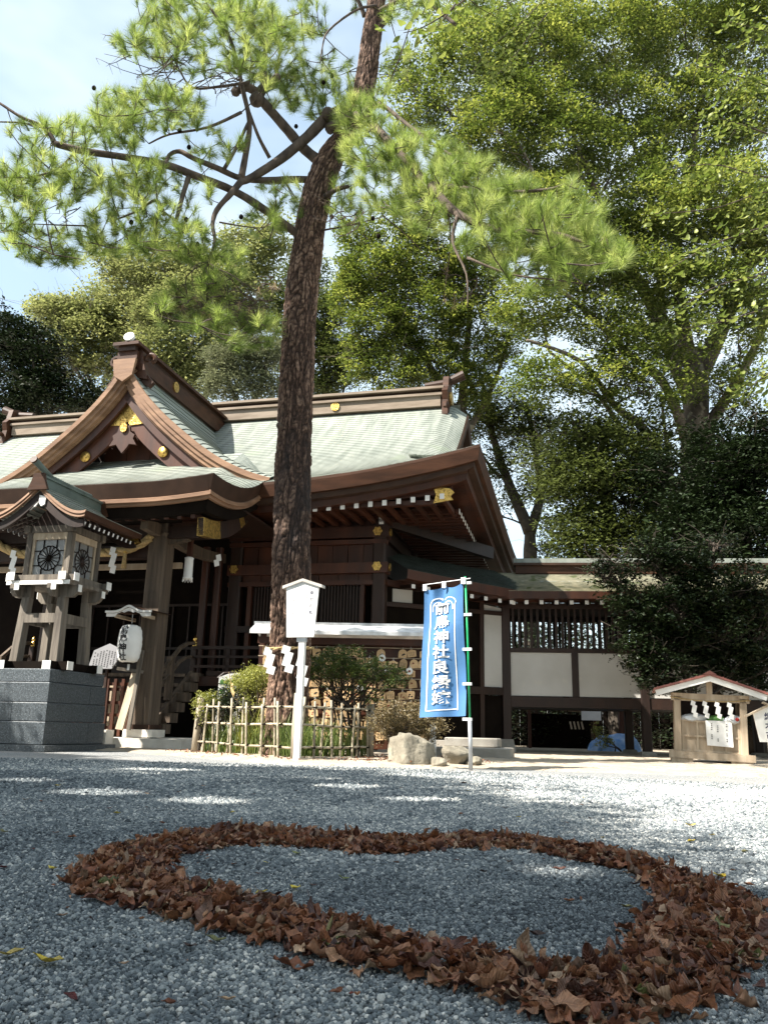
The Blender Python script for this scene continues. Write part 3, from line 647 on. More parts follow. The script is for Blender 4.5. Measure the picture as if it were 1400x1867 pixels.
# corner hip rafter with gilt end
MB().beam((7.95, 1.7, 5.32), (6.2, 3.45, 5.4), .2, .26).build('hip_rafter', M['wood_dark'], hall)
MB().prism([(0, 0), (.42, .06), (.36, .14), (.44, .22), (.36, .3), (0, .36), (.06, .18)], (7.72, 1.36, 5.02), (1, .0, 0), (0, 0, 1), .04).build('gilt_fitting', M['gold'], hall)
MB().bb(4.4, 7.75, 1.40, 1.55, 5.02, 5.12).build('eave_beam', M['wood_red'], hall)
MB().path_beam([(u_, 1.47, 5.13 + lift(u_) * .45) for u_ in np.linspace(4.4, 8.1, 12)], .14, .16).build('eave_beam', M['wood_red'], hall)
# gable wall under right and left verge
for sg in (1, -1):
    prof = [(v, main_z(7, v) - .5) for v in np.linspace(2.6, 2 * VR - 2.6, 20)]
    MB().prism([(p[0], p[1]) for p in prof] , (sg * 7.15, 0, 0), (0, 1, 0), (0, 0, 1), .1).build('side_gable_wall', M['wood_dark'], hall)
    vg = np.linspace(EV + 1.0, VR, 26)
    edge_ = [Vector(front_pt(sg * UV_(v), v)) for v in vg]; edge_ += [Vector((p.x, 2 * VR - p.y, p.z)) for p in edge_[-2::-1]]
    MB().grid([[p + Vector((0, 0, .016)) for p in edge_], [p + Vector((sg * .05, 0, -.05)) for p in edge_], [p + Vector((sg * .02, 0, -.34)) for p in edge_], [p + Vector((-sg * .3, 0, -.36)) for p in edge_]]).build('verge', M['copper_dark'], hall)
    MB().path_beam([p + Vector((-sg * .22, 0, -.52)) for p in edge_], .1, .34).build('bargeboard', M['wood_red'], hall)
# main ridge
def ridge(x0, x1, y, z, parent, n1='ridge'):
    MB().bb(x0, x1, y - .30, y + .30, z, z + .31).build(n1, M['ridge_copper'], parent)
    MB().bb(x0 - .05, x1 + .05, y - .36, y + .36, z + .31, z + .38).build('ridge_moulding', M['ridge_copper'], parent)
    MB().bb(x0 - .02, x1 + .02, y - .24, y + .24, z + .38, z + .49).build('ridge_upper_course', M['copper_dark'], parent)
    MB().bb(x0 - .1, x1 + .1, y - .40, y + .40, z + .49, z + .56).build('ridge_cap', M['ridge_copper'], parent)
    MB().prism([(-.34, 0), (.34, 0), (.2, .07), (-.2, .07)], (x0 - .1, y, z + .562), (0, 1, 0), (0, 0, 1), x1 - x0 + .2).build('ridge_cap_top', M['copper_green'], parent)
ridge(-6.75, 7.0, VR, 9.2, hall)
for sg, ux in ((1, 7.0), (-1, -6.75)):
    op = [(-.5, -.25), (.5, -.25), (.44, .2), (.52, .45), (.36, .62), (.28, .95), (0, 1.05), (-.28, .95), (-.36, .62), (-.52, .45), (-.44, .2)]
    o = MB().prism(op, (ux + sg * .07, VR, 9.12), (0, sg, 0), (0, 0, 1), .16).build('ridge_end_tile', M['copper_brown'], hall)
    for s2 in (-1, 1):
        MB().tube([(ux + sg * .2, VR + s2 * (.5 + .18 * math.cos(a)), 9.0 + .18 * math.sin(a)) for a in np.linspace(0, 4.6, 12)], .06, 7).build('ridge_scroll', M['copper_brown'], o)
    MB().prism([(.2 * math.cos(a), .2 * math.sin(a)) for a in np.linspace(0, 6.28, 17)[:-1]], (ux + sg * .24, VR, 9.5), (0, sg, 0), (0, 0, 1), .05).build('crest_disc', M['gold'], o)
    MB().tube([(ux - sg * .5, VR, 9.93), (ux + sg * .1, VR, 9.98), (ux + sg * .62, VR, 10.2)], [.10, .12, .14], 12).build('ridge_pole', M['copper_dark'], hall)
for ux in (3.95, -.2, -4.2):
    MB().prism([(.13 * math.cos(a), .13 * math.sin(a)) for a in np.linspace(0, 6.28, 17)[:-1]], (ux, VR - .30, 9.38), (1, 0, 0), (0, 0, 1), .03).build('ridge_crest', M['gold'], hall)

# ------ front gable dormer (chidori gable) ------
GC, GV = .27, 1.25
def gz(s):       # profile from the middle outwards
    a = [0, .4, 1.05, 1.8, 2.4, 3.0, 3.65, 4.2]; b = [9.0, 8.32, 7.62, 6.98, 6.52, 6.18, 5.92, 5.8]
    return float(np.interp(s, a, b))
def gsm(s): return (gz(max(0, s - .22)) + gz(s) + gz(min(4.2, s + .22))) / 3 if s > .12 else gz(s) - .06
gss = np.linspace(0, 3.85, 30)
for sg in (-1, 1):
    # curved copper slopes running back into the main roof
    rows = []
    for i in range(25):
        s = 3.85 * (1 - i / 24.)
        z = gsm(s); row = []
        # depth where the main roof passes this height
        vend = EV + (-.42 + math.sqrt(.42 ** 2 + 4 * .047 * max(0, z - 5.5))) / (2 * .047) + .12
        for k in range(14):
            q = k / 13; v = GV + (max(vend, GV + .5) - GV) * q
            drop = .16 * max(0, 1 - (v - GV) / .6) ** 2
            row.append((GC + sg * s, v, z - drop))
        rows.append(row)
    MB().steps(rows, .022).build('gable_roof', M['copper_green'], hall)
    E = [Vector((GC + sg * s, GV, gsm(s) - .16)) for s in gss]
    def nrmoff(i, d):
        a = E[max(0, i - 1)]; b = E[min(len(E) - 1, i + 1)]; t = (b - a).normalized(); n_ = Vector((t.z * sg, 0, -t.x * sg)); n_ = -n_ if n_.z > 0 else n_; return n_ * d
    lay = [(0, .018, 0), (-.03, .0, 0), (-.03, .11, 0), (.02, .115, 0), (.02, .21, 0), (.07, .215, 0), (.07, .30, 0), (.14, .305, 0), (.14, .34, 0), (.7, .35, 0)]
    MB().grid([[E[i] + nrmoff(i, d if k else -.018) + Vector((0, o_, 0)) for i in range(len(E))] for k, (o_, d, _) in enumerate(lay)]).build('gable_verge', M['wood_verge'], hall)
    def board(off, d0, d1, yy, th, mname, nm, s1=3.55, a0=0):
        A = [E[i] + nrmoff(i, d0) for i in range(a0, len(E)) if gss[i] <= s1]; B = [E[i] + nrmoff(i, d1 if gss[i] < s1 * .8 else d1 * .9) for i in range(a0, len(E)) if gss[i] <= s1]
        if a0 == 0: A[0].x = GC; B[0].x = GC; A[0].z = A[0].z - d0 * .25; B[0].z = B[0].z - d1 * .35
        f = Vector((0, yy, 0)); b = Vector((0, yy + th, 0))
        return MB().grid([[p + b for p in A], [p + f for p in A], [p + f for p in B], [p + b for p in B]]).build(nm, M[mname], hall)
    board(0, .33, .52, .20, .08, 'wood_red', 'bargeboard_moulding')
    board(0, .50, .86, .33, .08, 'wood_red', 'bargeboard')
    # gilt fittings on the bargeboard: peak, middle boss, foot
    def fit(i0, i1, d0, d1, nm='gilt_fitting'):
        A = [E[i] + nrmoff(i, d0) for i in range(i0, i1 + 1)]; B = [E[i] + nrmoff(i, d1) for i in range(i0, i1 + 1)]
        if i0 == 0: A[0].x = GC; B[0].x = GC; A[0].z -= d0 * .25; B[0].z -= d1 * .35
        f = Vector((0, .305, 0)); b = Vector((0, .335, 0))
        A[-1] = A[-1] + (E[i1] - E[i1 - 1]) * 1.2; B[-1] = B[-1] + (E[i1] - E[i1 - 1]) * .2
        MB().grid([[p + b for p in A], [p + f for p in A], [p + f for p in B], [p + b for p in B]]).build(nm, M['gold'], hall)
    fit(0, 5, .52, .80); fit(16, 21, .54, .80)
    p = E[11] + nrmoff(11, .68)
    MB().lathe([(.0, -.04), (.10, -.03), (.13, 0), (.13, .02)], (0, 0, 0), 14).build('gilt_boss', M['gold'], hall, True, (p.x, GV + .31, p.z), rot=(R_(90), 0, 0))
# pendant under the peak, inner boards
pg = [(0, .0), (.16, -.02), (.2, -.2), (.34, -.3), (.30, -.42), (.42, -.62), (.2, -.58), (.14, -.68), (0, -.86), (-.14, -.68), (-.2, -.58), (-.42, -.62), (-.30, -.42), (-.34, -.3), (-.2, -.2), (-.16, -.02)]
MB().prism([(x * .85, y * .8) for x, y in pg], (GC, GV + .28, 7.28), (1, 0, 0), (0, 0, 1), .07).build('gable_pendant', M['wood_red'], hall)
MB().prism([(.09 * math.cos(a), .12 * math.sin(a)) for a in np.linspace(0, 6.28, 13)[:-1]], (GC, GV + .21, 7.22), (1, 0, 0), (0, 0, 1), .04).build('pendant_rosette', M['gold'], hall)
for k in range(9):       # boards of the gable field
    w = 5.6 / 9; x = GC - 2.8 + w * (k + .5); zt = max(6.1, gsm(abs(x - GC) + .1) - .9)
    MB().bb(x - w / 2 + .008, x + w / 2 - .008, GV + .95, GV + 1.0, 5.7, zt).build('gable_field_board', M['wood_red'], hall)
MB().prism([(-3.1, 5.75), (3.1, 5.75), (0, 8.5)], (GC, GV + 1.02, 0), (1, 0, 0), (0, 0, 1), -.05).build('gable_field', M['wood_dark'], hall)
MB().bb(GC - 2.6, GC + 2.6, GV + .72, GV + .92, 6.22, 6.42).build('gable_tie_beam', M['wood_dark'], hall)
for sg in (-1, 1): MB().beam((GC + sg * .25, GV + .8, 7.4), (GC + sg * 1.8, GV + .8, 6.4), .14, .2).build('gable_brace', M['wood_red'], hall)
# dormer ridge, running back to the main ridge
MB().bb(GC - .26, GC + .26, GV - .0, VR - .2, 8.72, 9.1).build('dormer_ridge', M['copper_brown'], hall)
MB().bb(GC - .22, GC + .22, GV - .05, VR - .2, 9.1, 9.22).build('dormer_ridge_course', M['copper_dark'], hall)
MB().bb(GC - .34, GC + .34, GV - .12, VR - .2, 9.22, 9.30).build('dormer_ridge_cap', M['copper_brown'], hall)
MB().prism([(.14 * math.cos(a), .14 * math.sin(a)) for a in np.linspace(0, 6.28, 17)[:-1]], (GC + .26, 3.2, 8.98), (0, 1, 0), (0, 0, 1), .03).build('ridge_crest', M['gold'], hall)
og = [(-.34, 0), (-.42, -.28), (-.2, -.22), (0, -.1), (.2, -.22), (.42, -.28), (.34, 0), (.30, .15), (.26, .45), (.12, .62), (0, .66), (-.12, .62), (-.26, .45), (-.30, .15)]
go_ = MB().prism([(x * 1.15, y) for x, y in og], (GC + .05, GV + .30, 8.66), (1, 0, 0), (0, 0, 1), .2).build('gable_end_tile', M['copper_brown'], hall)
MB().lathe([(0, -.04), (.10, -.035), (.14, 0), (.14, .02)], (0, 0, 0), 16).build('end_tile_boss', M['wood_verge'], go_, True, (GC + .05, GV + .10, 8.95), rot=(R_(90), 0, 0))
for sg in (-1, 1):
    MB().tube([(GC + .05 + sg * (.46 + .12 * math.cos(a)), GV + .22, 8.95 + .11 * math.sin(a)) for a in np.linspace(-1.2, 3.6, 12)], .055, 7).build('end_tile_scroll', M['copper_brown'], go_)
    MB().prism([(sg * .3, 0), (sg * .42, -.12), (sg * .62, -.34), (sg * .5, -.46), (sg * .3, -.32)] if sg > 0 else [(-.3, -.32), (-.5, -.46), (-.62, -.34), (-.42, -.12), (-.3, 0)], (GC + .05, GV + .28, 8.66), (1, 0, 0), (0, 0, 1), .12).build('end_tile_foot', M['copper_brown'], go_)
MB().prism([(-.3, 0), (.3, 0), (.24, -.42), (0, -.58), (-.24, -.42)], (GC, GV - .02, 8.86), (1, 0, 0), (0, 0, 1), .08).build('gable_peak_board', M['wood_verge'], hall)
MB().tube([(GC, GV + 1.2, 9.26), (GC, GV + .45, 9.26), (GC + .04, GV - .02, 9.42)], [.10, .11, .12], 14).build('gable_ridge_pole', M['copper_dark'], hall)
MB().tube([(GC + .04, GV - .022, 9.42), (GC + .045, GV - .10, 9.45)], [.13, .13], 16).build('gable_ridge_pole_cap', M['paper'], hall)

# ------ porch roof ------
PV, PUL, PUR = -1.25, -3.45, 4.0
def pz(v): t = v - PV; return 4.95 + .25 * t + .07 * t * t
def pez(v): t = max(0, v - PV); return 4.93 + .62 * min(1.2, t / 2.2) ** 2.6
def pp(u, v):
    z = pz(v); um = PUR + .1 * min(1, (v - PV) / 2.2); uc_ = (PUL + PUR) / 2; hw = um - uc_; e = hw - abs(u - uc_); cv = .12 * max(0, (abs(u - uc_) - 2.2) / 1.5) ** 2 * max(0, 1 - (v - PV) / 2)
    if e < .95: k = (1 - max(0, e) / .95) ** 2; z = z * (1 - k) + pez(v) * k
    if abs(u - uc_) > 2.7 and v > .6:
        k = min(1, (abs(u - uc_) - 2.7) / .5) * min(1, (v - .6) / .5); z = z * (1 - k) + min(z, zf(v - EV) + .02) * k
    return (u, v, z + cv)
rows = []
for i in range(25):
    v = PV + (2.3 - PV) * i / 24; um = PUR + .1 * min(1, (v - PV) / 2.2); ul = PUL - .1 * min(1, (v - PV) / 2.2)
    rows.append([pp(ul + (um - ul) * k / 60, v) for k in range(61)])
MB().steps(rows, .014).build('porch_roof', M['copper_green'], hall)
fr = [Vector(p) for p in rows[0]]; sd2 = [Vector(r[-1]) for r in rows[:20]]; sdl = [Vector(r[0]) for r in rows[:20]]
def psweep(prof, nm, mname):
    mb = MB()
    mb.grid([[Vector((min(max(p.x, PUL + i_), PUR - i_), p.y + i_, p.z - d)) for p in fr] for i_, d in prof])
    mb.grid([[Vector((p.x - i_, max(p.y, PV + i_), p.z - d)) for p in sd2] for i_, d in prof])
    mb.grid([[Vector((p.x + i_, max(p.y, PV + i_), p.z - d)) for p in sdl] for i_, d in prof]); mb.build(nm, M[mname], hall)
psweep([(0, -.018), (0, .0), (.10, .30), (.11, .31)], 'porch_fascia', 'copper_dark')
psweep([(.10, .28), (.06, .30), (.06, .37), (.10, .375), (.10, .43), (.16, .435)], 'porch_eave_moulding', 'wood_verge')
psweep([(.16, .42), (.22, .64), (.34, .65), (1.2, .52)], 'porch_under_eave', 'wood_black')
# curved gilt-edged bargeboards of the porch side and rafters
for ux in (3.62, -3.1):
    pts = [(ux, v, pez(v) - .80 + .0 * v) for v in np.linspace(-.85, 1.9, 16)]
    MB().path_beam(pts, .12, .34).build('porch_bargeboard', M['wood_dark'], hall)
    MB().path_beam(pts[:5], .135, .35).build('gilt_fitting', M['gold'], hall)
    MB().path_beam([(p[0], p[1], p[2]) for p in pts[9:11]], .135, .3).build('gilt_fitting', M['gold'], hall)
for k in range(24):
    ux = -2.95 + k * .28
    r = MB().beam((ux, -.95, 4.33), (ux, .9, 4.75), .09, .1).build('porch_rafter', M['wood_red'], hall)
MB().bb(-3.0, 3.9, -.98, 2.9, 4.78, 4.82).build('porch_ceiling', M['wood_dark'], hall)
MB().bb(-3.0, 3.55, -.16, .1, 4.1, 4.34).build('porch_eave_beam', M['wood_dark'], hall)

# ------ structure: pillars, beams, walls ------
def pillar(nm, u, v, z0, z1, w, mname, parent=hall):
    return MB().beam((u, v, z0), (u, v, z1), w, w, ch=.035).build(nm, M[mname], parent)
for ux in (2.36, -1.95):
    p = pillar('porch_pillar', ux, 0, .36, 4.42, .40, 'wood_pillar')
    MB().beam((ux, 0, .22), (ux, 0, .36), .62, .62, ch=.06).build('pillar_base', M['stone'], p)
    MB().box((ux, 0, .40), (.46, .46, .1)).build('pillar_shoe', M['copper_dark'], p)
    # bracket arms
    for dx in (-1, 1):
        MB().prism([(0, 0), (dx * .62, .12), (dx * .62, .26), (0, .3)] if dx > 0 else [(0, .3), (dx * .62, .26), (dx * .62, .12), (0, 0)], (ux, -.08, 3.95), (1, 0, 0), (0, 0, 1), -.14).build('bracket_arm', M['wood_pillar'], p)
        MB().beam((ux + dx * .5, 0, 4.2), (ux + dx * .5, 0, 4.33), .2, .2, w1=.28, h1=.28).build('bearing_block', M['wood_pillar'], p)
    MB().beam((ux, -.75, 4.28), (ux, .3, 4.22), .16, .24).build('nose_beam', M['wood_pillar'], p)
    MB().beam((ux, 0, 4.05), (ux, 0, 4.2), .3, .3, w1=.46, h1=.46).build('bearing_block', M['wood_pillar'], p)
    MB().path_beam([(ux, v, 4.25 - .10 * math.sin((v - .2) / 2.7 * 3.1) + .02 * v) for v in np.linspace(.2, 2.9, 10)], .18, .22).build('rainbow_beam', M['wood_pillar'], hall)
MB().bb(-1.75, 2.16, -.11, .11, 3.72, 3.98).build('tie_beam', M['wood_dark'], hall)
MB().bb(-3.0, 2.3, 1.0, 1.08, 3.72, 3.84).build('lintel', M['wood_pale'], hall)
# hall columns and rails
cols = [2.72, 6.2, -2.2]
for ux in cols:
    pillar('column', ux, 3.0, 1.2, 5.35, .30 if ux > 0 else .3, 'wood_dark')
for ux, v in ((6.2, 6.5), (6.2, 9.8)): pillar('column', ux, v, .2, 5.3, .28, 'wood_dark')
pillar('inner_column', 2.15, 2.5, 1.5, 4.5, .16, 'wood_red'); pillar('inner_column', 2.42, 2.6, 1.5, 4.5, .16, 'wood_red')
MB().bb(2.55, 6.5, 2.82, 3.1, 5.13, 5.32).build('wall_plate', M['wood_red'], hall)
MB().bb(2.55, 6.42, 2.80, 3.12, 4.70, 4.96).build('upper_rail', M['wood_red'], hall)
MB().bb(2.55, 6.36, 2.84, 3.10, 4.56, 4.66).build('rail_moulding', M['wood_red'], hall)
MB().bb(2.55, 6.42, 2.80, 3.12, 3.88, 4.12).build('middle_rail', M['wood_red'], hall)
MB().bb(2.55, 6.36, 2.86, 3.10, 3.62, 3.72).build('lattice_head', M['wood_red'], hall)
MB().bb(2.55, 6.36, 2.86, 3.10, 2.55, 2.70).build('lattice_sill', M['wood_dark'], hall)
for (z0, z1, n_) in ((4.965, 5.125, 9), (4.125, 4.555, 9)):
    for k in range(n_):
        w = 3.3 / n_; x = 2.88 + w * (k + .5)
        MB().bb(x - w / 2 + .006, x + w / 2 - .006, 2.94 + .012 * (k % 2), 2.98 + .012 * (k % 2), z0, z1).build('wall_board', M['wood_red'], hall)
for k in range(7):
    w = 3.3 / 7; x = 2.88 + w * (k + .5)
    MB().bb(x - w / 2 + .006, x + w / 2 - .006, 2.97, 3.0, 3.72, 3.88).build('transom_board', M['wood_red'], hall)
bar_me = None
for (x0, n_) in ((3.25, 14), (4.88, 12)):
    for k in range(n_):
        x = x0 + k * .074
        if bar_me is None: b_ = MB().bb(-.018, .018, -.02, .02, 2.70, 3.62).build('lattice_bar', M['wood_dark'], hall); bar_me = b_.data; b_.location = (x, 2.95, 0)
        else: link('lattice_bar', bar_me, hall, (x, 2.95, 0))
    MB().bb(x0 - .1, x0 + n_ * .074, 3.05, 3.09, 2.70, 3.62).build('lattice_backing', M['wood_dark'], hall)
for x in (3.1, 4.32, 4.72, 5.82): MB().bb(x - .05, x + .05, 2.9, 3.05, 1.55, 3.62).build('door_stile', M['wood_red'], hall)
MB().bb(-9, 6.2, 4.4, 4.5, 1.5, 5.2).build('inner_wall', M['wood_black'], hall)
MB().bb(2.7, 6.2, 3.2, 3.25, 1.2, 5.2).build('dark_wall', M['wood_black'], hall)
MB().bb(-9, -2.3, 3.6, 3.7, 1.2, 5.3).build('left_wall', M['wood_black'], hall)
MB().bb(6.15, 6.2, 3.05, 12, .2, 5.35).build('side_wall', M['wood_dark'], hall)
for z in (1.55, 2.62, 4.0, 4.83, 5.2): MB().bb(6.2, 6.30, 3.05, 12, z - .1, z + .1).build('side_rail', M['wood_dark'], hall)
MB().beam((6.2, 3.2, 5.2), (8.4, 5.9, 4.9), .18, .3).build('bracket_beam', M['wood_dark'], hall)
# gilt crests on rails and corner
def crest(x, z, y=2.79, r=.10):
    o = MB().prism([(r * (1 + .12 * math.cos(6 * a)) * math.cos(a), r * (1 + .12 * math.cos(6 * a)) * math.sin(a)) for a in np.linspace(0, 6.28, 37)[:-1]], (x, y, z), (1, 0, 0), (0, 0, 1), .025).build('gilt_crest', M['gold'], hall)
crest(6.18, 4.83); crest(6.18, 4.02); crest(2.72, 4.02)
for z in (4.83, 4.02): MB().prism([(.09 * math.cos(a), .09 * math.sin(a)) for a in np.linspace(0, 6.28, 13)[:-1]], (6.43, 2.97, z), (0, 1, 0), (0, 0, 1), .025).build('gilt_crest', M['gold'], hall)
tg = MB().bb(6.20, 6.30, 2.80, 2.83, 5.0, 5.26).build('name_tag', M['paper'], hall)
lettering('tag_lettering', '奉\n納', (6.25, 2.795, 5.13), (1, 0, 0), (0, 0, 1), .10, M['ink'], tg, .95, .01)
# veranda, railing
MB().bb(2.55, 6.2, 2.1, 3.0, 1.52, 1.62).build('veranda_floor', M['wood_dark'], hall)
MB().bb(2.4, 6.2, 2.05, 2.14, 1.30, 1.50).build('veranda_edge', M['wood_red'], hall)
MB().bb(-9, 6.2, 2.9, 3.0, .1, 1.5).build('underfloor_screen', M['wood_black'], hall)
for z, w in ((2.13, .07), (1.93, .05), (1.72, .06)): MB().bb(2.2, 6.1, 2.07, 2.07 + w, z - w / 2, z + w / 2).build('railing_rail', M['wood_dark'], hall)
for x in (3.05, 3.95, 4.85, 5.75): MB().bb(x - .04, x + .04, 2.07, 2.15, 1.62, 2.1).build('railing_post', M['wood_dark'], hall)
# stairs
for sg, sx in ((1, 2.15), (-1, -2.0)):
    for k in range(6):
        v0 = .62 + k * .27; z0 = .47 + k * .215
        pass
    st = MB().prism([(.35, .12), (.62, .12), (2.25, 1.36), (2.25, 1.62), (2.1, 1.62), (.35, .36)], (sx, 0, 0), (0, 1, 0), (0, 0, 1), .09).build('stair_stringer', M['wood_pillar'], hall)
    for q, (d0, ww) in enumerate(((.82, .07), (.52, .06))):
        MB().path_beam([(sx + .02 * sg, .45, d0 + .42), (sx + .02 * sg, 1.55, d0 + .42 + .84), (sx + .02 * sg, 1.85, d0 + 1.38), (sx + .02 * sg, 2.2, d0 + 1.42)], ww, ww).build('stair_handrail', M['wood_pillar'], hall)
    MB().bb(sx - .04, sx + .08, 1.1, 1.25, .95, 1.85).build('baluster', M['wood_pillar'], hall)
    for (v, z0, z1, w) in ((.42, .34, 1.50, .17), (2.2, 1.2, 2.16, .13)):
        nw = MB().beam((sx + .03, v, z0), (sx + .03, v, z1), w, w, ch=.02).build('newel_post', M['wood_pillar'] if v < 1 else M['wood_dark'], hall)
        s_ = w / .15
        prof = [(.068, 0), (.068, .04), (.056, .045), (.056, .09), (.066, .095), (.066, .12), (.04, .13), (.035, .15), (.055, .17), (.06, .20), (.045, .235), (.02, .26), (.004, .29)]
        MB().lathe([(r * s_, z * s_) for r, z in prof], (sx + .03, v, z1), 14).build('brass_finial', M['brass'], nw, True)
for k in range(6):
    v0 = .55 + k * .28; z0 = .25 + k * .22
    MB().bb(-1.95, 2.12, v0, v0 + .30, z0 + .13, z0 + .20).build('stair_tread', M['wood_pillar'], hall)
    MB().bb(-1.95, 2.10, v0 + .26, v0 + .29, z0 - .05, z0 + .13).build('stair_riser', M['wood_dark'], hall)
for k in range(6):       # tread ends standing out past the stringer
    v0 = .6 + k * .27; z0 = .28 + k * .22
    MB().bb(2.245, 2.42, v0, v0 + .34, z0 + .0, z0 + .19).build('stair_tread_end', M['wood_pillar'], hall)
# interior hints: dim table, steps, pale glint
MB().bb(-2.0, 2.4, 3.2, 4.3, 1.4, 1.5).build('inner_floor', M['wood_dark'], hall)
MB().bb(-.9, 1.4, 3.9, 4.15, 1.5, 2.1).build('inner_table', M['wood_dark'], hall)
for k in range(10): MB().bb(-1.9 + k * .46, -1.86 + k * .46, 4.33, 4.37, 1.5, 3.4).build('inner_lattice_stile', M['wood_dark'], hall)
for z in (2.3, 3.4): MB().bb(-1.9, 2.3, 4.32, 4.36, z, z + .06).build('inner_lattice_rail', M['wood_dark'], hall)
# stone platform of the porch
pf = tag(MB().bb(-3.6, 3.45, -.55, 2.0, 0, .20).build('stone_platform', M['stone'], None, loc=(-6.8, 17.0, 0), rot=(0, 0, TH)), None, None, None, 'structure')
ph2 = tag(MB().bb(1.55, 2.05, -.82, -.55, .0, .34).build('stone_block', M['stone'], None, loc=(-6.8, 17.0, 0), rot=(0, 0, TH)), 'pale square stone block in front of the porch pillar base', 'stone block')
# second low gable-roofed parts of hall base
MB().bb(6.5, 8.0, 2.0, 3.2, 0, .28).build('stone_step', M['concrete'], hall)

# ------ straw festoon, paper streamers, tassels under the porch ------
def hloc(u, v, z): return Vector((-6.8 + u * math.cos(TH) - v * math.sin(TH), 17.0 + u * math.sin(TH) + v * math.cos(TH), z))
def shide_mesh(n=4, w=.1, h=.13, s=1):
    mb = MB(); x = 0; z = 0
    for k in range(n):
        mb.add([(x, -.004 * k, z), (x + w * s, -.004 * k, z - .03), (x + w * s * .75, .006 - .004 * k, z - h - .03), (x - w * .25 * s, .006 - .004 * k, z - h)], [(0, 1, 2, 3)])
        mb.add([(x, .002 - .004 * k, z), (x + w * s, .002 - .004 * k, z - .03), (x + w * s * .75, .008 - .004 * k, z - h - .03), (x - w * .25 * s, .008 - .004 * k, z - h)], [(3, 2, 1, 0)])
        x += (.35 if k % 2 == 0 else -.2) * w * s; z -= h * .78
    return mb
rp = []
for k in range(60):
    u = -3.2 + 5.45 * k / 59; q = (k / 59 * 3) % 1; rp.append((u, -.24, 4.12 - .30 * math.sin(math.pi * q) ** .8))
ro = thing('sacred_rope', 'thick straw festoon rope hung in swags under the porch eave', 'sacred rope', (-6.8, 17.0, 0), TH)
for s in range(3):
    MB().tube([(p[0] + .0, p[1] + .045 * math.cos(i * .9 + s * 2.1), p[2] + .045 * math.sin(i * .9 + s * 2.1)) for i, p in enumerate(rp)], [.055] * 60, 7).build('rope_strand', M['rope'], ro, True)
for u_, lab in ((-.9, 'white zigzag paper streamer under the porch rope, left of the timber lantern'), (1.42, 'white zigzag paper streamer under the porch rope, right of the timber lantern')):
    o = shide_mesh(4, .12, .16).build('paper_streamer', M['paper']); o.location = hloc(u_, -.34, 3.92); o.rotation_euler = (0, 0, TH); tag(o, lab, 'paper streamer')
for u_, lab in ((-.55, 'gold straw tassel hanging from the porch rope, left of the timber lantern'), (1.72, 'gold straw tassel hanging from the porch rope, right of the timber lantern')):
    o = thing('straw_tassel', lab, 'tassel', hloc(u_, -.28, 3.9), TH)
    MB().lathe([(.02, 0), (.035, -.04), (.03, -.1), (.045, -.3), (.055, -.42)][::-1], n=10).build('tassel_skirt', M['rope'], o, True)
    MB().lathe([(.045, -.12), (.045, -.07)], n=10).build('tassel_binding', M['gold'], o)
o = thing('bell_rope_tassel', 'white netted tassel hanging on a brown cord beside the porch pillar', 'tassel', hloc(2.82, .35, 3.35), TH)
MB().lathe([(.10, 0), (.105, .02), (.09, .05), (.085, .40), (.095, .44), (.05, .46)], n=16).build('tassel_sleeve', M['paper'], o, True)
MB().beam((0, 0, .46), (0, 0, .95), .09, .09).build('cord', M['wood_red'], o)
for k in range(10): MB().tube([(.09 * math.cos(k * .63), .09 * math.sin(k * .63), 0), (.1 * math.cos(k * .63), .1 * math.sin(k * .63), -.06)], .008, 5).build('fringe_strand', M['paper'], o)
o = shide_mesh(2, .10, .14, -1).build('paper_streamer', M['paper']); o.location = hloc(3.25, .9, 3.98); tag(o, 'small white folded streamer hanging from the curved beam right of the netted tassel', 'paper streamer')

# ------------------------------------------------------------------ timber lantern on its granite pedestal (same local frame as the hall)
def floc(u, v, z=0): return tuple(hloc(u, v, z))
PC = (1.42, -2.12)
ped = thing('stone_pedestal', 'square dark granite pedestal of stacked blocks under the timber lantern', 'pedestal', floc(*PC), TH)
MB().bb(-1.02, 1.02, -1.02, 1.02, 0, .10).build('base_slab', M['granite'], ped)
def block(x0, x1, y0, y1, z0, z1, name='granite_block', par=ped, ch=.012, m='granite', shrink=0):
    mb = MB(); a = ch
    P = [(x0 + a, y0 + a, z0), (x1 - a, y0 + a, z0), (x1 - a, y1 - a, z0), (x0 + a, y1 - a, z0)]
    Q = [(x0, y0, z0 + a), (x1, y0, z0 + a), (x1, y1, z0 + a), (x0, y1, z0 + a)]
    s = shrink; R2 = [(x0 + s, y0 + s, z1 - a), (x1 - s, y0 + s, z1 - a), (x1 - s, y1 - s, z1 - a), (x0 + s, y1 - s, z1 - a)]
    S2 = [(x0 + a + s, y0 + a + s, z1), (x1 - a - s, y0 + a + s, z1), (x1 - a - s, y1 - a - s, z1), (x0 + a + s, y1 - a - s, z1)]
    f = [(3, 2, 1, 0)]
    for k in range(3): f += [(4 * k + i, 4 * k + (i + 1) % 4, 4 * k + 4 + (i + 1) % 4, 4 * k + 4 + i) for i in range(4)]
    f.append((12, 13, 14, 15)); return mb.add(P + Q + R2 + S2, f).build(name, M[m], par)
zz = [.10, .46, .76, 1.08]; hw = [.86, .845, .83]
for c in range(3):
    h = hw[c]; z0, z1 = zz[c] + .003, zz[c + 1]
    if c % 2 == 0: sp = [(-h, -.22, -h, .1), (-.215, h, -h, .35), (-h, -.22, .105, h), (-.215, h, .355, h)]
    else: sp = [(-h, .2, -h, h), (.205, h, -h, h)]
    for (a, b, c_, d) in sp: block(a, b, c_, d, z0, z1)
block(-.79, .79, -.79, .79, 1.084, 1.30)
LC = (1.62, -2.12)
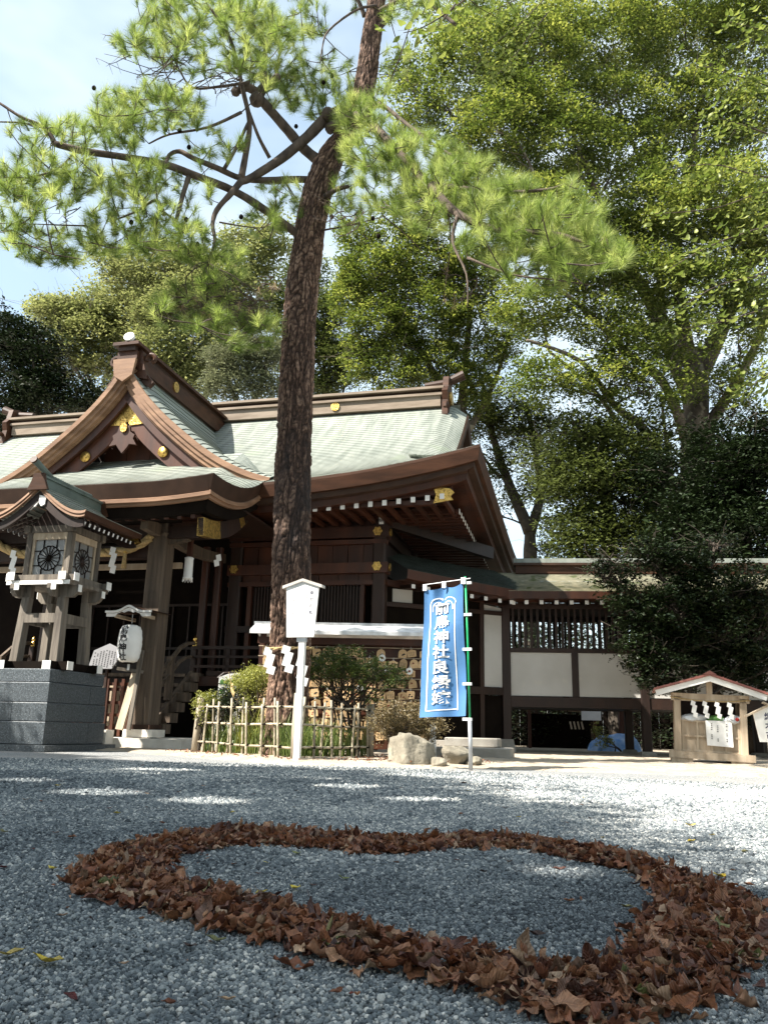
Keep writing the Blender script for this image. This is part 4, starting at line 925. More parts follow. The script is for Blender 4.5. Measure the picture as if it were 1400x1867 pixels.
lan = thing('timber_lantern', 'tall weathered timber lantern with curved green copper roof, standing on granite pedestal', 'lantern', floc(*LC, 1.30), TH)
sq = .44
for sx in (-1, 1):
    for sy in (-1, 1):
        g_ = MB().beam((sx * .39, sy * .39, .14), (sx * .35, sy * .35, 1.24), .17, .17, ch=.018, w1=.15, h1=.15).build('leg', M['wood_grey'], lan)
for sx in (-1, 1):       # base bearers with white tips
    for ax in (0, 1):
        a, b = ((sx * sq, -.70, .07), (sx * sq, .70, .07)) if ax == 0 else ((-.70, sx * sq, .072), (.70, sx * sq, .072))
        bm = MB().beam(a, b, .15, .135).build('base_bearer', M['wood_black'], lan)
        for e in (a, b):
            ev = Vector(e); n_ = (ev - (Vector(a) + Vector(b)) / 2).normalized()
            MB().beam(ev, ev + n_ * .012, .155, .14).build('white_tip', M['white'], bm)
for sy in (-1, 1):
    MB().bb(-.40, .40, sy * .41 - .03, sy * .41 + .03, .80, .96).build('tie_rail', M['wood_grey'], lan)
    MB().bb(sy * .41 - .03, sy * .41 + .03, -.40, .40, .80, .96).build('tie_rail', M['wood_grey'], lan)
# brackets and platform under the lamp house
for sx in (-.36, .36):
    for ax in (0, 1):
        for e in (-1, 1):
            pr = [(0, .0), (.30, .0), (.36, .05), (.40, .12), (.40, .2), (0, .2)]
            if ax == 0: o, ax_ = (sx - .045, e * .26, 1.24), (0, e, 0)
            else: o, ax_ = (e * .26, sx + .045 * e, 1.24), (e, 0, 0)
            bk_ = MB().prism(pr if (ax == 1) == (e > 0) or True else pr, o, ax_, (0, 0, 1), .09 * (1 if (ax == 0) != (e < 0) else 1)).build('bracket', M['wood_grey'], lan)
            tip = Vector(o) + Vector(ax_) * .401 + Vector((.045 * (1 if ax == 0 else 0), 0, 0))
            MB().beam(Vector(o) + Vector(ax_) * .398 + (Vector((.045, 0, .15)) if ax == 0 else Vector((0, -.045 * e, .15))), Vector(o) + Vector(ax_) * .412 + (Vector((.045, 0, .15)) if ax == 0 else Vector((0, -.045 * e, .15))), .092, .12).build('white_tip', M['white'], bk_)
MB().bb(-.60, .60, -.60, .60, 1.44, 1.50).build('platform', M['wood_grey'], lan)
MB().bb(-.615, .615, -.615, -.60, 1.43, 1.50).build('platform_white_edge', M['white'], lan)
for sx in (-1, 1):
    MB().bb(sx * .50 - .03, sx * .50 + .03, -.66, .66, 1.50, 1.62).build('platform_rail', M['wood_grey'], lan)
    MB().bb(-.66, .66, sx * .50 - .032, sx * .50 + .028, 1.505, 1.615).build('platform_rail', M['wood_grey'], lan)
    for sy in (-1, 1):
        MB().bb(sx * .50 - .07, sx * .50 + .07, sy * .66, sy * .675, 1.50, 1.64).build('white_tip', M['white'], lan)
        MB().bb(sx * .66, sx * .675, sy * .50 - .07, sy * .50 + .07, 1.50, 1.64).build('white_tip', M['white'], lan)
# lamp house
H0, H1, B_ = 1.50, 2.38, .40
for sx in (-1, 1):
    for sy in (-1, 1): MB().beam((sx * B_, sy * B_, H0), (sx * B_, sy * B_, H1), .10, .10).build('corner_post', M['wood_grey'], lan)
for fc in range(4):
    rz = fc * math.pi / 2; Rz = Matrix.Rotation(rz, 4, 'Z')
    def fb(nm, mname, *a, par=lan):
        o = MB().bb(*a).build(nm, M[mname], par); o.data.transform(Rz); return o
    fb('lower_frame', 'wood_pale', -.35, .35, -.43, -.37, 1.50, 1.60); fb('upper_frame', 'wood_pale', -.35, .35, -.43, -.37, 2.26, 2.38)
    for s in (-1, 1): fb('side_frame', 'wood_pale', s * .325 - .025, s * .325 + .025, -.42, -.38, 1.60, 2.26)
    wp = fb('window_panel', 'glass_panel', -.30, .30, -.385, -.365, 1.60, 2.26)
    # chrysanthemum tracery of petals and bars
    mb = MB(); cz = 1.93
    mb.tube([(.215 * math.cos(a), -.40, cz + .215 * math.sin(a)) for a in np.linspace(0, 6.2832, 33)], .008, 5, False)
    for k in range(16):
        a = k * math.pi / 8; a2 = a + math.pi / 16
        mb.beam((.04 * math.cos(a), -.40, cz + .04 * math.sin(a)), (.205 * math.cos(a), -.40, cz + .205 * math.sin(a)), .012, .012, up=(0, 1, 0))
        mb.tube([(.20 * math.cos(a2) + .034 * math.cos(q) * -math.sin(a2) + .022 * math.sin(q) * math.cos(a2), -.402, cz + .20 * math.sin(a2) + .034 * math.cos(q) * math.cos(a2) + .022 * math.sin(q) * math.sin(a2)) for q in np.linspace(0, 3.14, 6)], .007, 4, False)
    mb.lathe([(0, -.01), (.045, 0), (.045, .01)], (0, 0, 0), 12)
    for i in range(len(mb.v) - 36, len(mb.v)): x, y, z = mb.v[i]; mb.v[i] = (x, -.41 + z, cz + y)
    for a in (-.13, .13):
        for s in (-1, 1):
            mb.beam((a, -.398, cz + s * .19), (a, -.398, cz + s * .33), .014, .014, up=(0, 1, 0)); mb.beam((s * .19, -.398, cz + a), (s * .31, -.398, cz + a), .014, .014)
    o = mb.build('flower_tracery', M['wood_black'] if fc % 2 == 0 else M['wood_dark'], wp); o.data.transform(Rz)
    fb('eave_beam', 'wood_grey', -.52, .52, -.47, -.37, 2.38, 2.50)
# bargeboards (white edged gable fittings)
RW, RZ = .98, 3.02
def lz(x): s = abs(x) / RW; return 2.52 + .62 * (1 - s) ** 1.55 + .10 * s ** 4
ll = np.linspace(-RW, RW, 37)
for k in range(1):
    mb = MB(); rows = []
    for i, x in enumerate(np.linspace(0, RW, 13)[::-1]): rows.append([(x, y, lz(x)) for y in np.linspace(-.92, .92, 8)])
    mb.steps(rows, .016); mb.build('roof', M['copper_green'], lan)
    mb = MB(); rows = [[(-x, y, z) for x, y, z in r] for r in rows]; mb.steps(rows, .016); mb.build('roof', M['copper_green'], lan)
for sy in (-1, 1):
    A = [(x, sy * .92, lz(x) + .016) for x in ll]
    MB().grid([A, [(x * .99, sy * .93, z - .05) for x, y, z in A], [(x * .985, sy * .91, z - .05) for x, y, z in A], [(x * .98, sy * .92, z - .105) for x, y, z in A], [(x * .97, sy * .87, z - .11) for x, y, z in A]]).build('verge', M['wood_verge'], lan)
    MB().path_beam([(x * .93, sy * .84, lz(x) - .19) for x in ll], .05, .13).build('bargeboard', M['wood_dark'], lan)
    for s in (-1, 1):
        MB().prism([(0, 0), (.13, -.03), (.12, -.17), (.05, -.2), (0, -.13)] if s * sy < 0 else [(0, -.13), (.05, -.2), (.12, -.17), (.13, -.03), (0, 0)], (s * .02 if s > 0 else -.02, sy * .86, 2.94), (s, 0, 0), (0, 0, 1), .03).build('pendant_board', M['white'], lan)
        MB().path_beam([(s * x, sy * .835, lz(x) - .25) for x in np.linspace(.12, .40, 6)], .03, .06).build('white_moulding', M['white'], lan)
    MB().prism([(-.44, 2.40), (.44, 2.40), (.2, 2.72), (0, 2.92), (-.2, 2.72)], (0, sy * .42, 0), (1, 0, 0), (0, 0, 1), .03).build('gable_board', M['wood_dark'], lan)
for s in (-1, 1):
    xx = s * RW
    MB().grid([[(xx, y, lz(RW) + .016) for y in (-.92, .92)], [(xx * .985, y, lz(RW) - .09) for y in (-.92, .92)], [(xx * .90, y, lz(RW) - .10) for y in (-.86, .86)]]).build('eave_fascia', M['copper_brown'], lan)
    for k in range(11):
        y = -.74 + k * .148
        r_ = MB().beam((s * .3, y, 2.62), (s * .86, y, 2.44), .035, .05).build('rafter', M['wood_dark'], lan)
        MB().beam((s * .86, y, 2.44), (s * .868, y, 2.438), .037, .06).build('rafter_tip', M['white'], r_)
    for y in ((.86,) if s > 0 else ()): MB().path_beam([(s * (.74 + .06 * k), y, 2.45 + .01 * k - (.0 if k < 4 else -.02)) for k in range(5)], .09, .10).build('gilt_eave_end', M['brass'], lan)
MB().bb(-.055, .055, -.9, .9, 3.06, 3.26).build('ridge', M['copper_green_dark'], lan)
MB().bb(-.085, .085, -.95, .95, 3.26, 3.30).build('ridge_cap', M['copper_green_dark'], lan)
for y in (-1, 1):
    MB().prism([(-.2, 0), (.2, 0), (.13, .16), (.1, .3), (-.1, .3), (-.13, .16)], (0, y * .90, 3.02), (y * -1, 0, 0), (0, 0, 1), .06).build('ridge_end_tile', M['copper_brown'], lan)
MB().tube([(0, .6, 3.33), (0, -.6, 3.33), (0, -1.12, 3.50)], [.045, .05, .062], 12).build('ridge_pole', M['copper_green_dark'], lan)
MB().tube([(0, -1.12, 3.50), (0, -1.15, 3.51)], [.066, .066], 14).build('ridge_pole_cap', M['copper_brown'], lan)

# ------ paper lantern under its own small roof, against the porch pillar ------
ch = thing('paper_lantern', 'white oval paper lantern lettered in black under a small white roof', 'paper lantern', floc(2.15, -.48, 1.95), TH)
prof = [(.10, -.36), (.17, -.33), (.205, -.26), (.225, -.12), (.23, 0), (.225, .12), (.205, .26), (.17, .33), (.10, .36)]
pr2 = []
for i in range(len(prof) - 1):
    for q in range(3):
        t = q / 3; r = prof[i][0] * (1 - t) + prof[i + 1][0] * t; z = prof[i][1] * (1 - t) + prof[i + 1][1] * t; pr2.append((r - (.004 if q == 1 else 0), z))
pr2.append(prof[-1])
MB().lathe(pr2, n=28).build('paper_shade', M['paper'], ch, True)
for z in (-.375, .36): MB().lathe([(.10, z - .01), (.11, z), (.10, z + .02)], n=18).build('rim', M['wood_black'], ch)
def wrap_text(txt, cx, cz, size, rad, parent, m, spacing=.95, bold=.02, a0=0):
    V, F = text_mesh(txt, size, spacing, bold); P = []
    for x, y in V:
        z = cz + y; r = float(np.interp(z, [p[1] for p in prof], [p[0] for p in prof])) + .004; a = -math.pi / 2 + a0 + x * 1.15 / .23
        P.append((r * math.cos(a), r * math.sin(a), z))
    return MB().add(P, F).build('shrine_name', m, parent)
wrap_text('前\n鳥\n神\n社', 0, 0.0, .168, .23, ch, M['ink'], 1.0, .03, a0=-.12)
rfm = MB(); rws = []
for x in np.linspace(-.50, .50, 21):
    z = .60 + .10 * math.exp(-(x / .16) ** 2) - .02 * abs(x) / .5 + .015 * (abs(x) / .5) ** 3; rws.append((x, z))
cr_o = MB().grid([[(x, -.16, z + .03) for x, z in rws], [(x, .60, z + .05) for x, z in rws]]).build('canopy_roof', M['copper_dark'], ch)
MB().grid([[(x, -.17, z + .032) for x, z in rws], [(x, -.175, z - .01) for x, z in rws], [(x * .98, -.15, z - .012) for x, z in rws]]).build('canopy_edge', M['white'], ch)
MB().grid([[(x * .96, -.155, z - .02) for x, z in rws], [(x * .95, -.155, z - .085 + .05 * (abs(abs(x) - .2) < .08)) for x, z in rws]]).build('canopy_bargeboard', M['white'], ch)
MB().bb(-.05, .05, -.16, .62, .68, .74).build('canopy_ridge', M['copper_dark'], ch)
for x in (-.3, .3): MB().bb(x - .03, x + .03, -.1, .6, .50, .56).build('canopy_bearer', M['wood_pale'], ch)
MB().tube([(0, 0, .36), (0, 0, .58)], .008, 5).build('hook', M['steel'], ch)
MB().beam((-.22, -.0, -.47), (.22, .22, -.52), .06, .06).build('support_arm', M['wood_grey'], ch)
MB().beam((.02, 0, -.37), (.02, 0, -.5), .04, .02).build('strap', M['paper'], ch)
# boards leaning on the pillar foot
lb = thing('leaning_board', 'weathered grey plank leaning against the front of the porch pillar', 'plank', floc(2.12, -.34, .3), TH)
MB().beam((-.02, -.12, .05), (.09, .08, 1.10), .15, .05, up=(0, 1, 0)).build('plank', M['wood_pale'], lb)
MB().beam((.16, -.1, .05), (.2, .06, 1.55), .07, .05, up=(0, 1, 0)).build('plank', M['wood_grey'], lb)
# five-sided notice board
nb = thing('notice_board', 'pentagonal grey notice board with columns of small black writing', 'notice board', floc(1.55, -.25, 1.72), TH)
pent = [(-.36, -.24), (.16, -.24), (.36, .12), (.02, .26), (-.30, .12)]
MB().prism([(p[0], p[1]) for p in pent], (0, 0, 0), (1, 0, 0), (0, .15, .99), .03).build('board', M['board_grey'], nb)
mb = MB(); rr = random.Random(3)
for c in range(9):
    x = .24 - c * .062; y = .13 - .012 * abs(c - 4)
    while y > -.19:
        if rr.random() > .12 and abs(x) < .3: mb.add([(x - .014, -.034 + y * .15, y), (x + .012, -.034 + y * .15, y + .002), (x + .012, -.034 + (y - .02) * .15, y - .022), (x - .012, -.034 + (y - .02) * .15, y - .02)], [(0, 1, 2, 3)])
        y -= .034
mb.build('writing', M['ink'], nb, kind='stuff')
MB().beam((0, .04, -.24), (0, .04, -1.5), .05, .05).build('board_post', M['wood_dark'], nb)
# red-brown slatted barrier between pedestal and pillar
rf = thing('slatted_barrier', 'low red brown slatted wooden barrier beside the granite pedestal', 'barrier', floc(1.3, .15, .2), TH)
for k in range(8):
    MB().bb(-.62 + k * .17, -.56 + k * .17, -.03, .01, .02, 1.12).build('slat', M['wood_red'], rf)
for z in (.18, .42, .66, .92, 1.02): MB().bb(-.66, .66, .012, .05, z - .03, z + .03).build('rail', M['wood_red'], rf)
sf = thing('small_offering_stand', 'small pale wooden stand with open shelf behind the slatted barrier', 'stand', floc(1.15, .55, .2), TH)
for s in (-.16, .16): MB().bb(s - .02, s + .02, -.15, .15, 0, .95).build('leg', M['wood_pale'], sf)
MB().bb(-.22, .22, -.18, .18, .95, 1.0).build('top', M['wood_pale'], sf)

# ------------------------------------------------------------------ covered corridor behind, right of the hall
TC = R_(-7)
cor = thing('covered_corridor', 'raised wooden corridor with white plaster panels, barred openings and mossy roof', 'corridor', (3.02, 20.0, 0), TC)
LC_ = 9.5; WD = 2.4
for wy in (0, WD):
    x = 0.0; k = 0
    while x < LC_:
        z0 = .32 if k == 0 else .12
        MB().beam((x, wy, z0), (x, wy, 3.48), .20, .20, ch=.015).build('post', M['wood_dark'], cor)
        MB().beam((x, wy, 0), (x, wy, z0), .40, .40, w1=.28, h1=.28).build('post_footing', M['concrete'], cor)
        x += 3.18; k += 1
    MB().bb(-.1, LC_, wy - .07, wy + .07, 1.06, 1.30).build('floor_beam', M['wood_dark'], cor)
    MB().bb(-.1, LC_, wy - .06, wy + .08, 2.34, 2.44).build('sill', M['wood_dark'], cor)
    MB().bb(-.1, LC_, wy - .07, wy + .07, 3.38, 3.52).build('wall_plate', M['wood_dark'], cor)
    for k in range(6):
        x0 = .10 + k * 1.59; x1 = x0 + 1.43
        MB().bb(x0, x1, wy - .02, wy + .02, 1.32, 2.335).build('plaster_panel', M['plaster'], cor)
        MB().bb(x1 + .002, x1 + .158, wy - .05, wy + .05, 1.30, 2.34).build('panel_divider', M['wood_dark'], cor)
bme = None
for wy in (0, WD):
    for k in range(62):
        x = .17 + k * .147
        if x > LC_ - .2: break
        if bme is None: b_ = MB().bb(-.028, .028, -.025, .025, 2.44, 3.38).build('window_bar', M['wood_dark'], cor); bme = b_.data; b_.location = (x, wy, 0)
        else: link('window_bar', bme, cor, (x, wy, 0))
for k in range(31):
    x = .2 + k * .147
    MB().bb(x - .035, x + .035, .35, .42, 2.445, 2.51).build('shelf_block', M['wood_pale'], cor) if x < 5 else None
MB().bb(-.1, LC_, .05, WD - .05, 1.08, 1.28).build('floor', M['wood_dark'], cor)
MB().bb(-.1, LC_, .1, WD - .1, 3.5, 3.53).build('ceiling', M['wood_dark'], cor)
# roof of the straight length
RY = WD / 2; RT = 4.50
def croof(y): t = (y + .95) / (RY + .95); return 3.66 + (RT - 3.66) * (t * .75 + .25 * t * t)
for sgn in (0, 1):
    rows = []
    for i in range(20):
        y = -.95 + (RY + .95) * i / 19.; yy = y if sgn == 0 else WD - y
        rows.append([(x, yy, croof(y)) for x in np.linspace(-.9 if sgn == 0 else -.9, LC_ + .4, 12)])
    MB().steps(rows, .02).build('roof', M['moss_roof'], cor)
    yf = -.95 if sgn == 0 else WD + .95; d = 1 if sgn == 0 else -1
    MB().grid([[(x, yf, 3.68) for x in (-.9, LC_ + .4)], [(x, yf + d * .02, 3.50) for x in (-.9, LC_ + .4)], [(x, yf + d * .12, 3.49) for x in (-.9, LC_ + .4)], [(x, yf + d * 1.0, 3.56) for x in (-.9, LC_ + .4)]]).build('eave_fascia', M['wood_red'], cor)
k = 0; x = .12
crm = None
while x < LC_:
    if crm is None:
        r_ = MB().beam((0, -.80, 3.43), (0, .1, 3.52), .08, .09).build('rafter', M['wood_dark'], cor); crm = r_.data; t_ = MB().bb(-.043, .043, -.81, -.80, 3.385, 3.475).build('rafter_tip', M['white'], r_); ctm = t_.data
        r_.location = (x, 0, 0)
    else:
        r_ = link('rafter', crm, cor, (x, 0, 0)); link('rafter_tip', ctm, r_)
    x += .345
MB().bb(.3, LC_ + .3, RY - .2, RY + .2, 4.45, 4.66).build('ridge', M['copper_brown'], cor)
MB().bb(.25, LC_ + .35, RY - .27, RY + .27, 4.66, 4.72).build('ridge_moulding', M['copper_dark'], cor)
MB().bb(.25, LC_ + .35, RY - .23, RY + .23, 4.72, 4.84).build('ridge_cap', M['copper_green'], cor)
# bent length joining the hall wall (from hall side wall to the corner post); its eave sinks to the right
A0 = Vector((-3.1, -1.75, 0)); A1 = Vector((-.02, -.02, 0)); ad = (A1 - A0).normalized(); an = Vector((ad.y, -ad.x, 0))
def AP(s, o, z): p = A0 + ad * s + an * o; return (p.x, p.y, z)
LA = (A1 - A0).length
def abox(nm, mname, s0, s1, o0, o1, z0, z1, z0b=None, z1b=None):
    z0b = z0 if z0b is None else z0b; z1b = z1 if z1b is None else z1b
    vs_ = [AP(s0, o0, z0), AP(s1, o0, z0b), AP(s1, o1, z0b), AP(s0, o1, z0), AP(s0, o0, z1), AP(s1, o0, z1b), AP(s1, o1, z1b), AP(s0, o1, z1)]
    return MB().add(vs_, [(3, 2, 1, 0), (4, 5, 6, 7), (0, 1, 5, 4), (1, 2, 6, 5), (2, 3, 7, 6), (3, 0, 4, 7)]).build(nm, M[mname], cor)
abox('plaster_panel', 'plaster', LA - .60, LA - .11, -.02, .02, 1.50, 3.44, None, 3.38)
abox('post', 'wood_dark', LA - .72, LA - .61, -.06, .06, .1, 3.5)
abox('wall_boarding', 'wood_black', 0, LA - .72, -.05, .0, .1, 3.75, None, 3.5)
abox('plaster_panel', 'plaster', .55, 1.05, -.02, .02, 3.32, 3.62)
abox('rail', 'wood_dark', 0, LA - .1, -.05, .07, 1.32, 1.49)
abox('rail', 'wood_dark', 0, LA - .1, -.05, .07, 3.20, 3.30)
abox('wall_plate', 'wood_red', .35, LA, -.05, .07, 3.68, 3.82, 3.42, 3.55)
abox('underfloor_boarding', 'wood_black', 0, LA, -.08, -.04, 0, 1.3)
for k in range(9):
    s = .75 + k * .37
    if s > LA: break
    zz_ = 3.66 - .25 * (s / LA) ** .8
    r_ = MB().beam(AP(s, .72, zz_), AP(s, 0, zz_ + .08), .08, .09).build('rafter', M['wood_dark'], cor)
    MB().beam(AP(s, .73, zz_), AP(s, .72, zz_), .086, .09).build('rafter_tip', M['white'], r_)
ss_ = np.linspace(.55, LA + .45, 14)
def ez(s): return 3.98 - .32 * min(1, max(0, s / LA)) ** .8
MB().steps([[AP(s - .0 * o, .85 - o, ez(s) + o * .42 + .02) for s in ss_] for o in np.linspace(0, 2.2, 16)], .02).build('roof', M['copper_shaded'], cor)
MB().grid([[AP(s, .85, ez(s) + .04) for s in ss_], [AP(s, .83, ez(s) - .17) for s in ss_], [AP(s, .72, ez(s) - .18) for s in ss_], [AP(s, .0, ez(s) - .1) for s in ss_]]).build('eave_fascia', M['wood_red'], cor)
# a low service shed and covered bundle seen beneath the corridor
sh = thing('service_shed', 'low open shed with tan roof seen under the corridor floor', 'shed', (5.9, 27.0, 0), R_(-5))
MB().prism([(-1.2, 1.30), (1.1, 1.16), (1.1, 1.22), (-1.2, 1.38)], (0, 0, 0), (1, 0, 0), (0, 0, 1), -1.6).build('roof', M['wood_pale'], sh)
MB().bb(.5, 1.1, -.3, -.25, .9, 1.2).build('white_screen', M['white'], sh)
for x in (-1.1, .95): MB().bb(x - .05, x + .05, -.05, .05, 0, 1.2).build('post', M['wood_red'], sh)
MB().bb(-1.1, 1.0, 1.2, 1.25, 0, 1.1).build('back_wall', M['wood_black'], sh)
for k in range(4): MB().beam((.25 + k * .12, .2, .62), (.20 + k * .12, .2, .86), .03, .05).build('slat', M['wood_pale'], sh)
gp = thing('gate_post', 'red brown square post standing beside the blue sheeted bundle', 'post', (7.35, 25.6, 0), 0)
MB().beam((0, 0, 0), (0, 0, 1.35), .22, .22, ch=.02).build('shaft', M['wood_red'], gp)
tb = thing('sheeted_bundle', 'bundle covered in light blue plastic sheeting lying beyond the corridor', 'tarpaulin', (6.95, 25.2, .012), 0)
mb = MB(); nn = 26; G = []
for i in range(nn):
    row = []
    for j in range(nn):
        a = i / (nn - 1) * 2 - 1; b = j / (nn - 1) * 2 - 1
        r = max(abs(a), abs(b)); h = .42 * (1 - r ** 5) * (1 + .16 * math.sin(5 * a + 2 * b)) + .05 * math.sin(11 * a + 7 * b) * (1 - r)
        row.append((a * .66 + .05 * math.sin(6 * b), b * .5 + .05 * math.sin(7 * a), max(0.0, h)))
    G.append(row)
mb.grid(G).build('sheet', M['tarp_blue'], tb, True)

# ------------------------------------------------------------------ votive plaque rack
rk_ = thing('plaque_rack', 'long low wooden rack roofed in pale sheet metal, hung with votive plaques', 'rack', (-.58, 14.2, 0), R_(-3))
rkM = Matrix.Translation((-.58, 14.2, 0)) @ Matrix.Rotation(R_(-3), 4, 'Z')
MB().prism([(-.42, 1.98), (-.42, 2.04), (.04, 2.20), (.42, 2.06), (.42, 2.0), (.04, 2.13)], (1.5, -.0, 0), (0, 1, 0), (0, 0, 1), -3.1).build('roof', M['plastic_white'], rk_)
MB().bb(-1.62, 1.52, .0, .08, 2.19, 2.23).build('ridge_cap', M['steel'], rk_)
for x in (-1.45, 1.36):
    MB().beam((x, .05, 0), (x, .05, 2.12), .10, .10, ch=.01).build('post', M['wood_red'], rk_)
MB().bb(1.43, 1.53, -.30, -.22, 0, .60).build('brace_post', M['white'], rk_)
MB().bb(-1.5, 1.42, -.20, -.12, 1.84, 1.95).build('front_beam', M['wood_red'], rk_)
MB().bb(-1.5, 1.42, -.02, .02, .15, 1.9).build('back_board', M['wood_red'], rk_)
for k in range(9): MB().bb(-1.5, 1.42, -.075, -.055, 1.80 - k * .17, 1.815 - k * .17).build('hanging_rail', M['wood_pale'], rk_)
def ema_parts(root, kind, var=0):
    w, h = .073, .064
    if kind == 'house': poly = [(-w, -h), (w, -h), (w * 1.05, h * .55), (0, h), (-w * 1.05, h * .55)]
    elif kind == 'tub': poly = [(-w * .85, -h), (w * .85, -h), (w, h * .5), (w * .8, h), (-w * .8, h), (-w, h * .5)]
    elif kind == 'arch': poly = [(-w, -h)] + [(w, -h)] + [(w * math.cos(a), .01 + h * 1.1 * math.sin(a)) for a in np.linspace(0, 3.1416, 9)]
    else: poly = [(.058 * math.cos(a), .058 * math.sin(a)) for a in np.linspace(0, 6.283, 17)[:-1]]
    b = MB().prism(poly, (0, 0, 0), (1, 0, 0), (0, 0, 1), .010).build('board', M['paper'] if kind == 'round' else M['ema_wood'], root)
    mb = MB()
    if kind != 'round':
        vr = random.Random(40 + var)
        if var == 3:
            for q in range(4):
                for w_ in range(6): x0 = -.042 + q * .026; z0 = .02 - w_ * .012 - vr.random() * .003; mb.add([(x0, -.0112, z0), (x0 + .012, -.0112, z0), (x0 + .011, -.0112, z0 - .005), (x0, -.0112, z0 - .005)], [(0, 1, 2, 3)])
        else:
            for q in range(2 + var):
                cx, cz, rr_ = vr.uniform(-.03, .03), vr.uniform(-.03, .02), vr.uniform(.008, .022); mb.add([(cx + rr_ * (1 + .3 * math.sin(3 * a + q)) * math.cos(a), -.0112 - q * .0002, cz + rr_ * .8 * math.sin(a)) for a in np.linspace(0, 6.28, 10)[:-1]], [tuple(range(9))])
    else: mb.add([(.02 * math.cos(a), -.0112, .02 * math.sin(a)) for a in np.linspace(0, 6.28, 9)[:-1]], [tuple(range(8))])
    mb.build('picture', M['ema_print'] if (kind != 'tub' and var % 2 == 0) else M['ink'], root, kind='stuff')
    MB().tube([(-.015, -.006, h * .8), (0, .0, h + .05), (.015, -.006, h * .8)], .003, 4).build('cord', M['paper'], root)
protos = {}
ek = random.Random(11)
def ema(kind, p, rot, label, group):
    var = 0 if kind == 'round' else ek.randrange(4)
    key = (kind, var)
    if key not in protos:
        r = thing('votive_plaque', label, 'votive plaque', p, 0, group); ema_parts(r, kind, var); protos[key] = r; r.rotation_euler = rot; return r
    c = copy_tree(protos[key]); c.location = p; c.rotation_euler = rot; c['label'] = label; c['group'] = group
    return c
SHP = {'house': 'gable-topped', 'tub': 'clipped-corner', 'arch': 'round-topped'}
ROWN = ['top', 'second', 'third', 'fourth', 'fifth', 'sixth', 'seventh', 'eighth', 'ninth']
for r in range(9):
    for c in range(16):
        if ek.random() < .05: continue
        x = -1.36 + c * .178 + ek.uniform(-.035, .035); z = 1.72 - r * .17 + ek.uniform(-.02, .02)
        kd = ek.choice(['house', 'house', 'tub', 'tub', 'arch'])
        # several hang on one peg: the outer one shows
        p = rkM @ Vector((x, -.10 - ek.random() * .03, z))
        ema(kd, p, (ek.uniform(-.05, .12), ek.gauss(0, .11), R_(-3) + ek.gauss(0, .2)), 'small %s wooden votive plaque in the %s row of the roofed rack' % (SHP[kd], ROWN[r]), '%s votive plaques hung in the %s row' % (SHP[kd], ROWN[r]))
for x, z, lab in ((.62, 1.63, 'round white plaque hanging below the top row, near the banner'), (.70, 1.40, 'round white plaque in the second row, below another round one'), (1.08, 1.42, 'round white plaque half hidden by the blue banner'),
                  (.26, 1.12, 'round white plaque low behind the clipped azalea'), (-.84, .60, 'round white plaque near the bottom rows beside the bamboo fence')):
    ema('round', rkM @ Vector((x, -.17, z)), (0, ek.uniform(-.1, .1), R_(-3)), lab, 'round white plaques on the rack')

# ------------------------------------------------------------------ notice of the pine
sg_ = thing('pine_notice_sign', 'white notice board on a white post before the pine, blue title lettering', 'sign', (-1.07, 11.35, 0), R_(-18))
MB().beam((0, 0, 0), (.0, 0, 2.38), .082, .07).build('post', M['white'], sg_)
bd = MB().prism([(-.21, 1.66), (.19, 1.66), (.235, 2.36), (0, 2.44), (-.25, 2.36)], (0, -.045, 0), (1, 0, 0), (0, 0, 1), .03).build('board', M['white'], sg_)
MB().prism([(-.30, 2.33), (-.30, 2.37), (0, 2.465), (.29, 2.37), (.29, 2.33), (0, 2.425)][::-1], (0, -.10, 0), (1, 0, 0), (0, 0, 1), -.12).build('cap_roof', M['board_pale'], sg_)
MB().bb(-.07, .07, -.043, .0, 1.60, 1.68).build('clamp', M['steel'], sg_)
lettering('title', '幸\nせ\nの\n松', (.135, -.0765, 2.13), (1, 0, 0), (0, 0, 1), .062, M['ink_blue'], bd, 1.45, .012)
mb = MB(); rr = random.Random(5)
for c, (x, y0, y1) in enumerate([(.06, 2.24, 1.72), (.012, 2.27, 1.86), (-.035, 2.20, 1.74), (-.08, 2.1, 1.80), (-.13, 2.26, 1.98)]):
    y = y0
    while y > y1:
        if rr.random() > .25:
            w_ = rr.uniform(.006, .011)
            for q in range(2): mb.add([(x - w_, -.0765, y - q * .010), (x + w_, -.0765, y - q * .010 + .001), (x + w_, -.0765, y - q * .010 - .003), (x - w_, -.0765, y - q * .010 - .003)], [(3, 2, 1, 0)])
            mb.add([(x - .0015, -.0766, y + .004), (x + .0015, -.0766, y + .004), (x + .0015, -.0766, y - .016), (x - .0015, -.0766, y - .016)], [(3, 2, 1, 0)])
        y -= .030
mb.build('small_writing', M['ink_blue'], bd, kind='stuff')

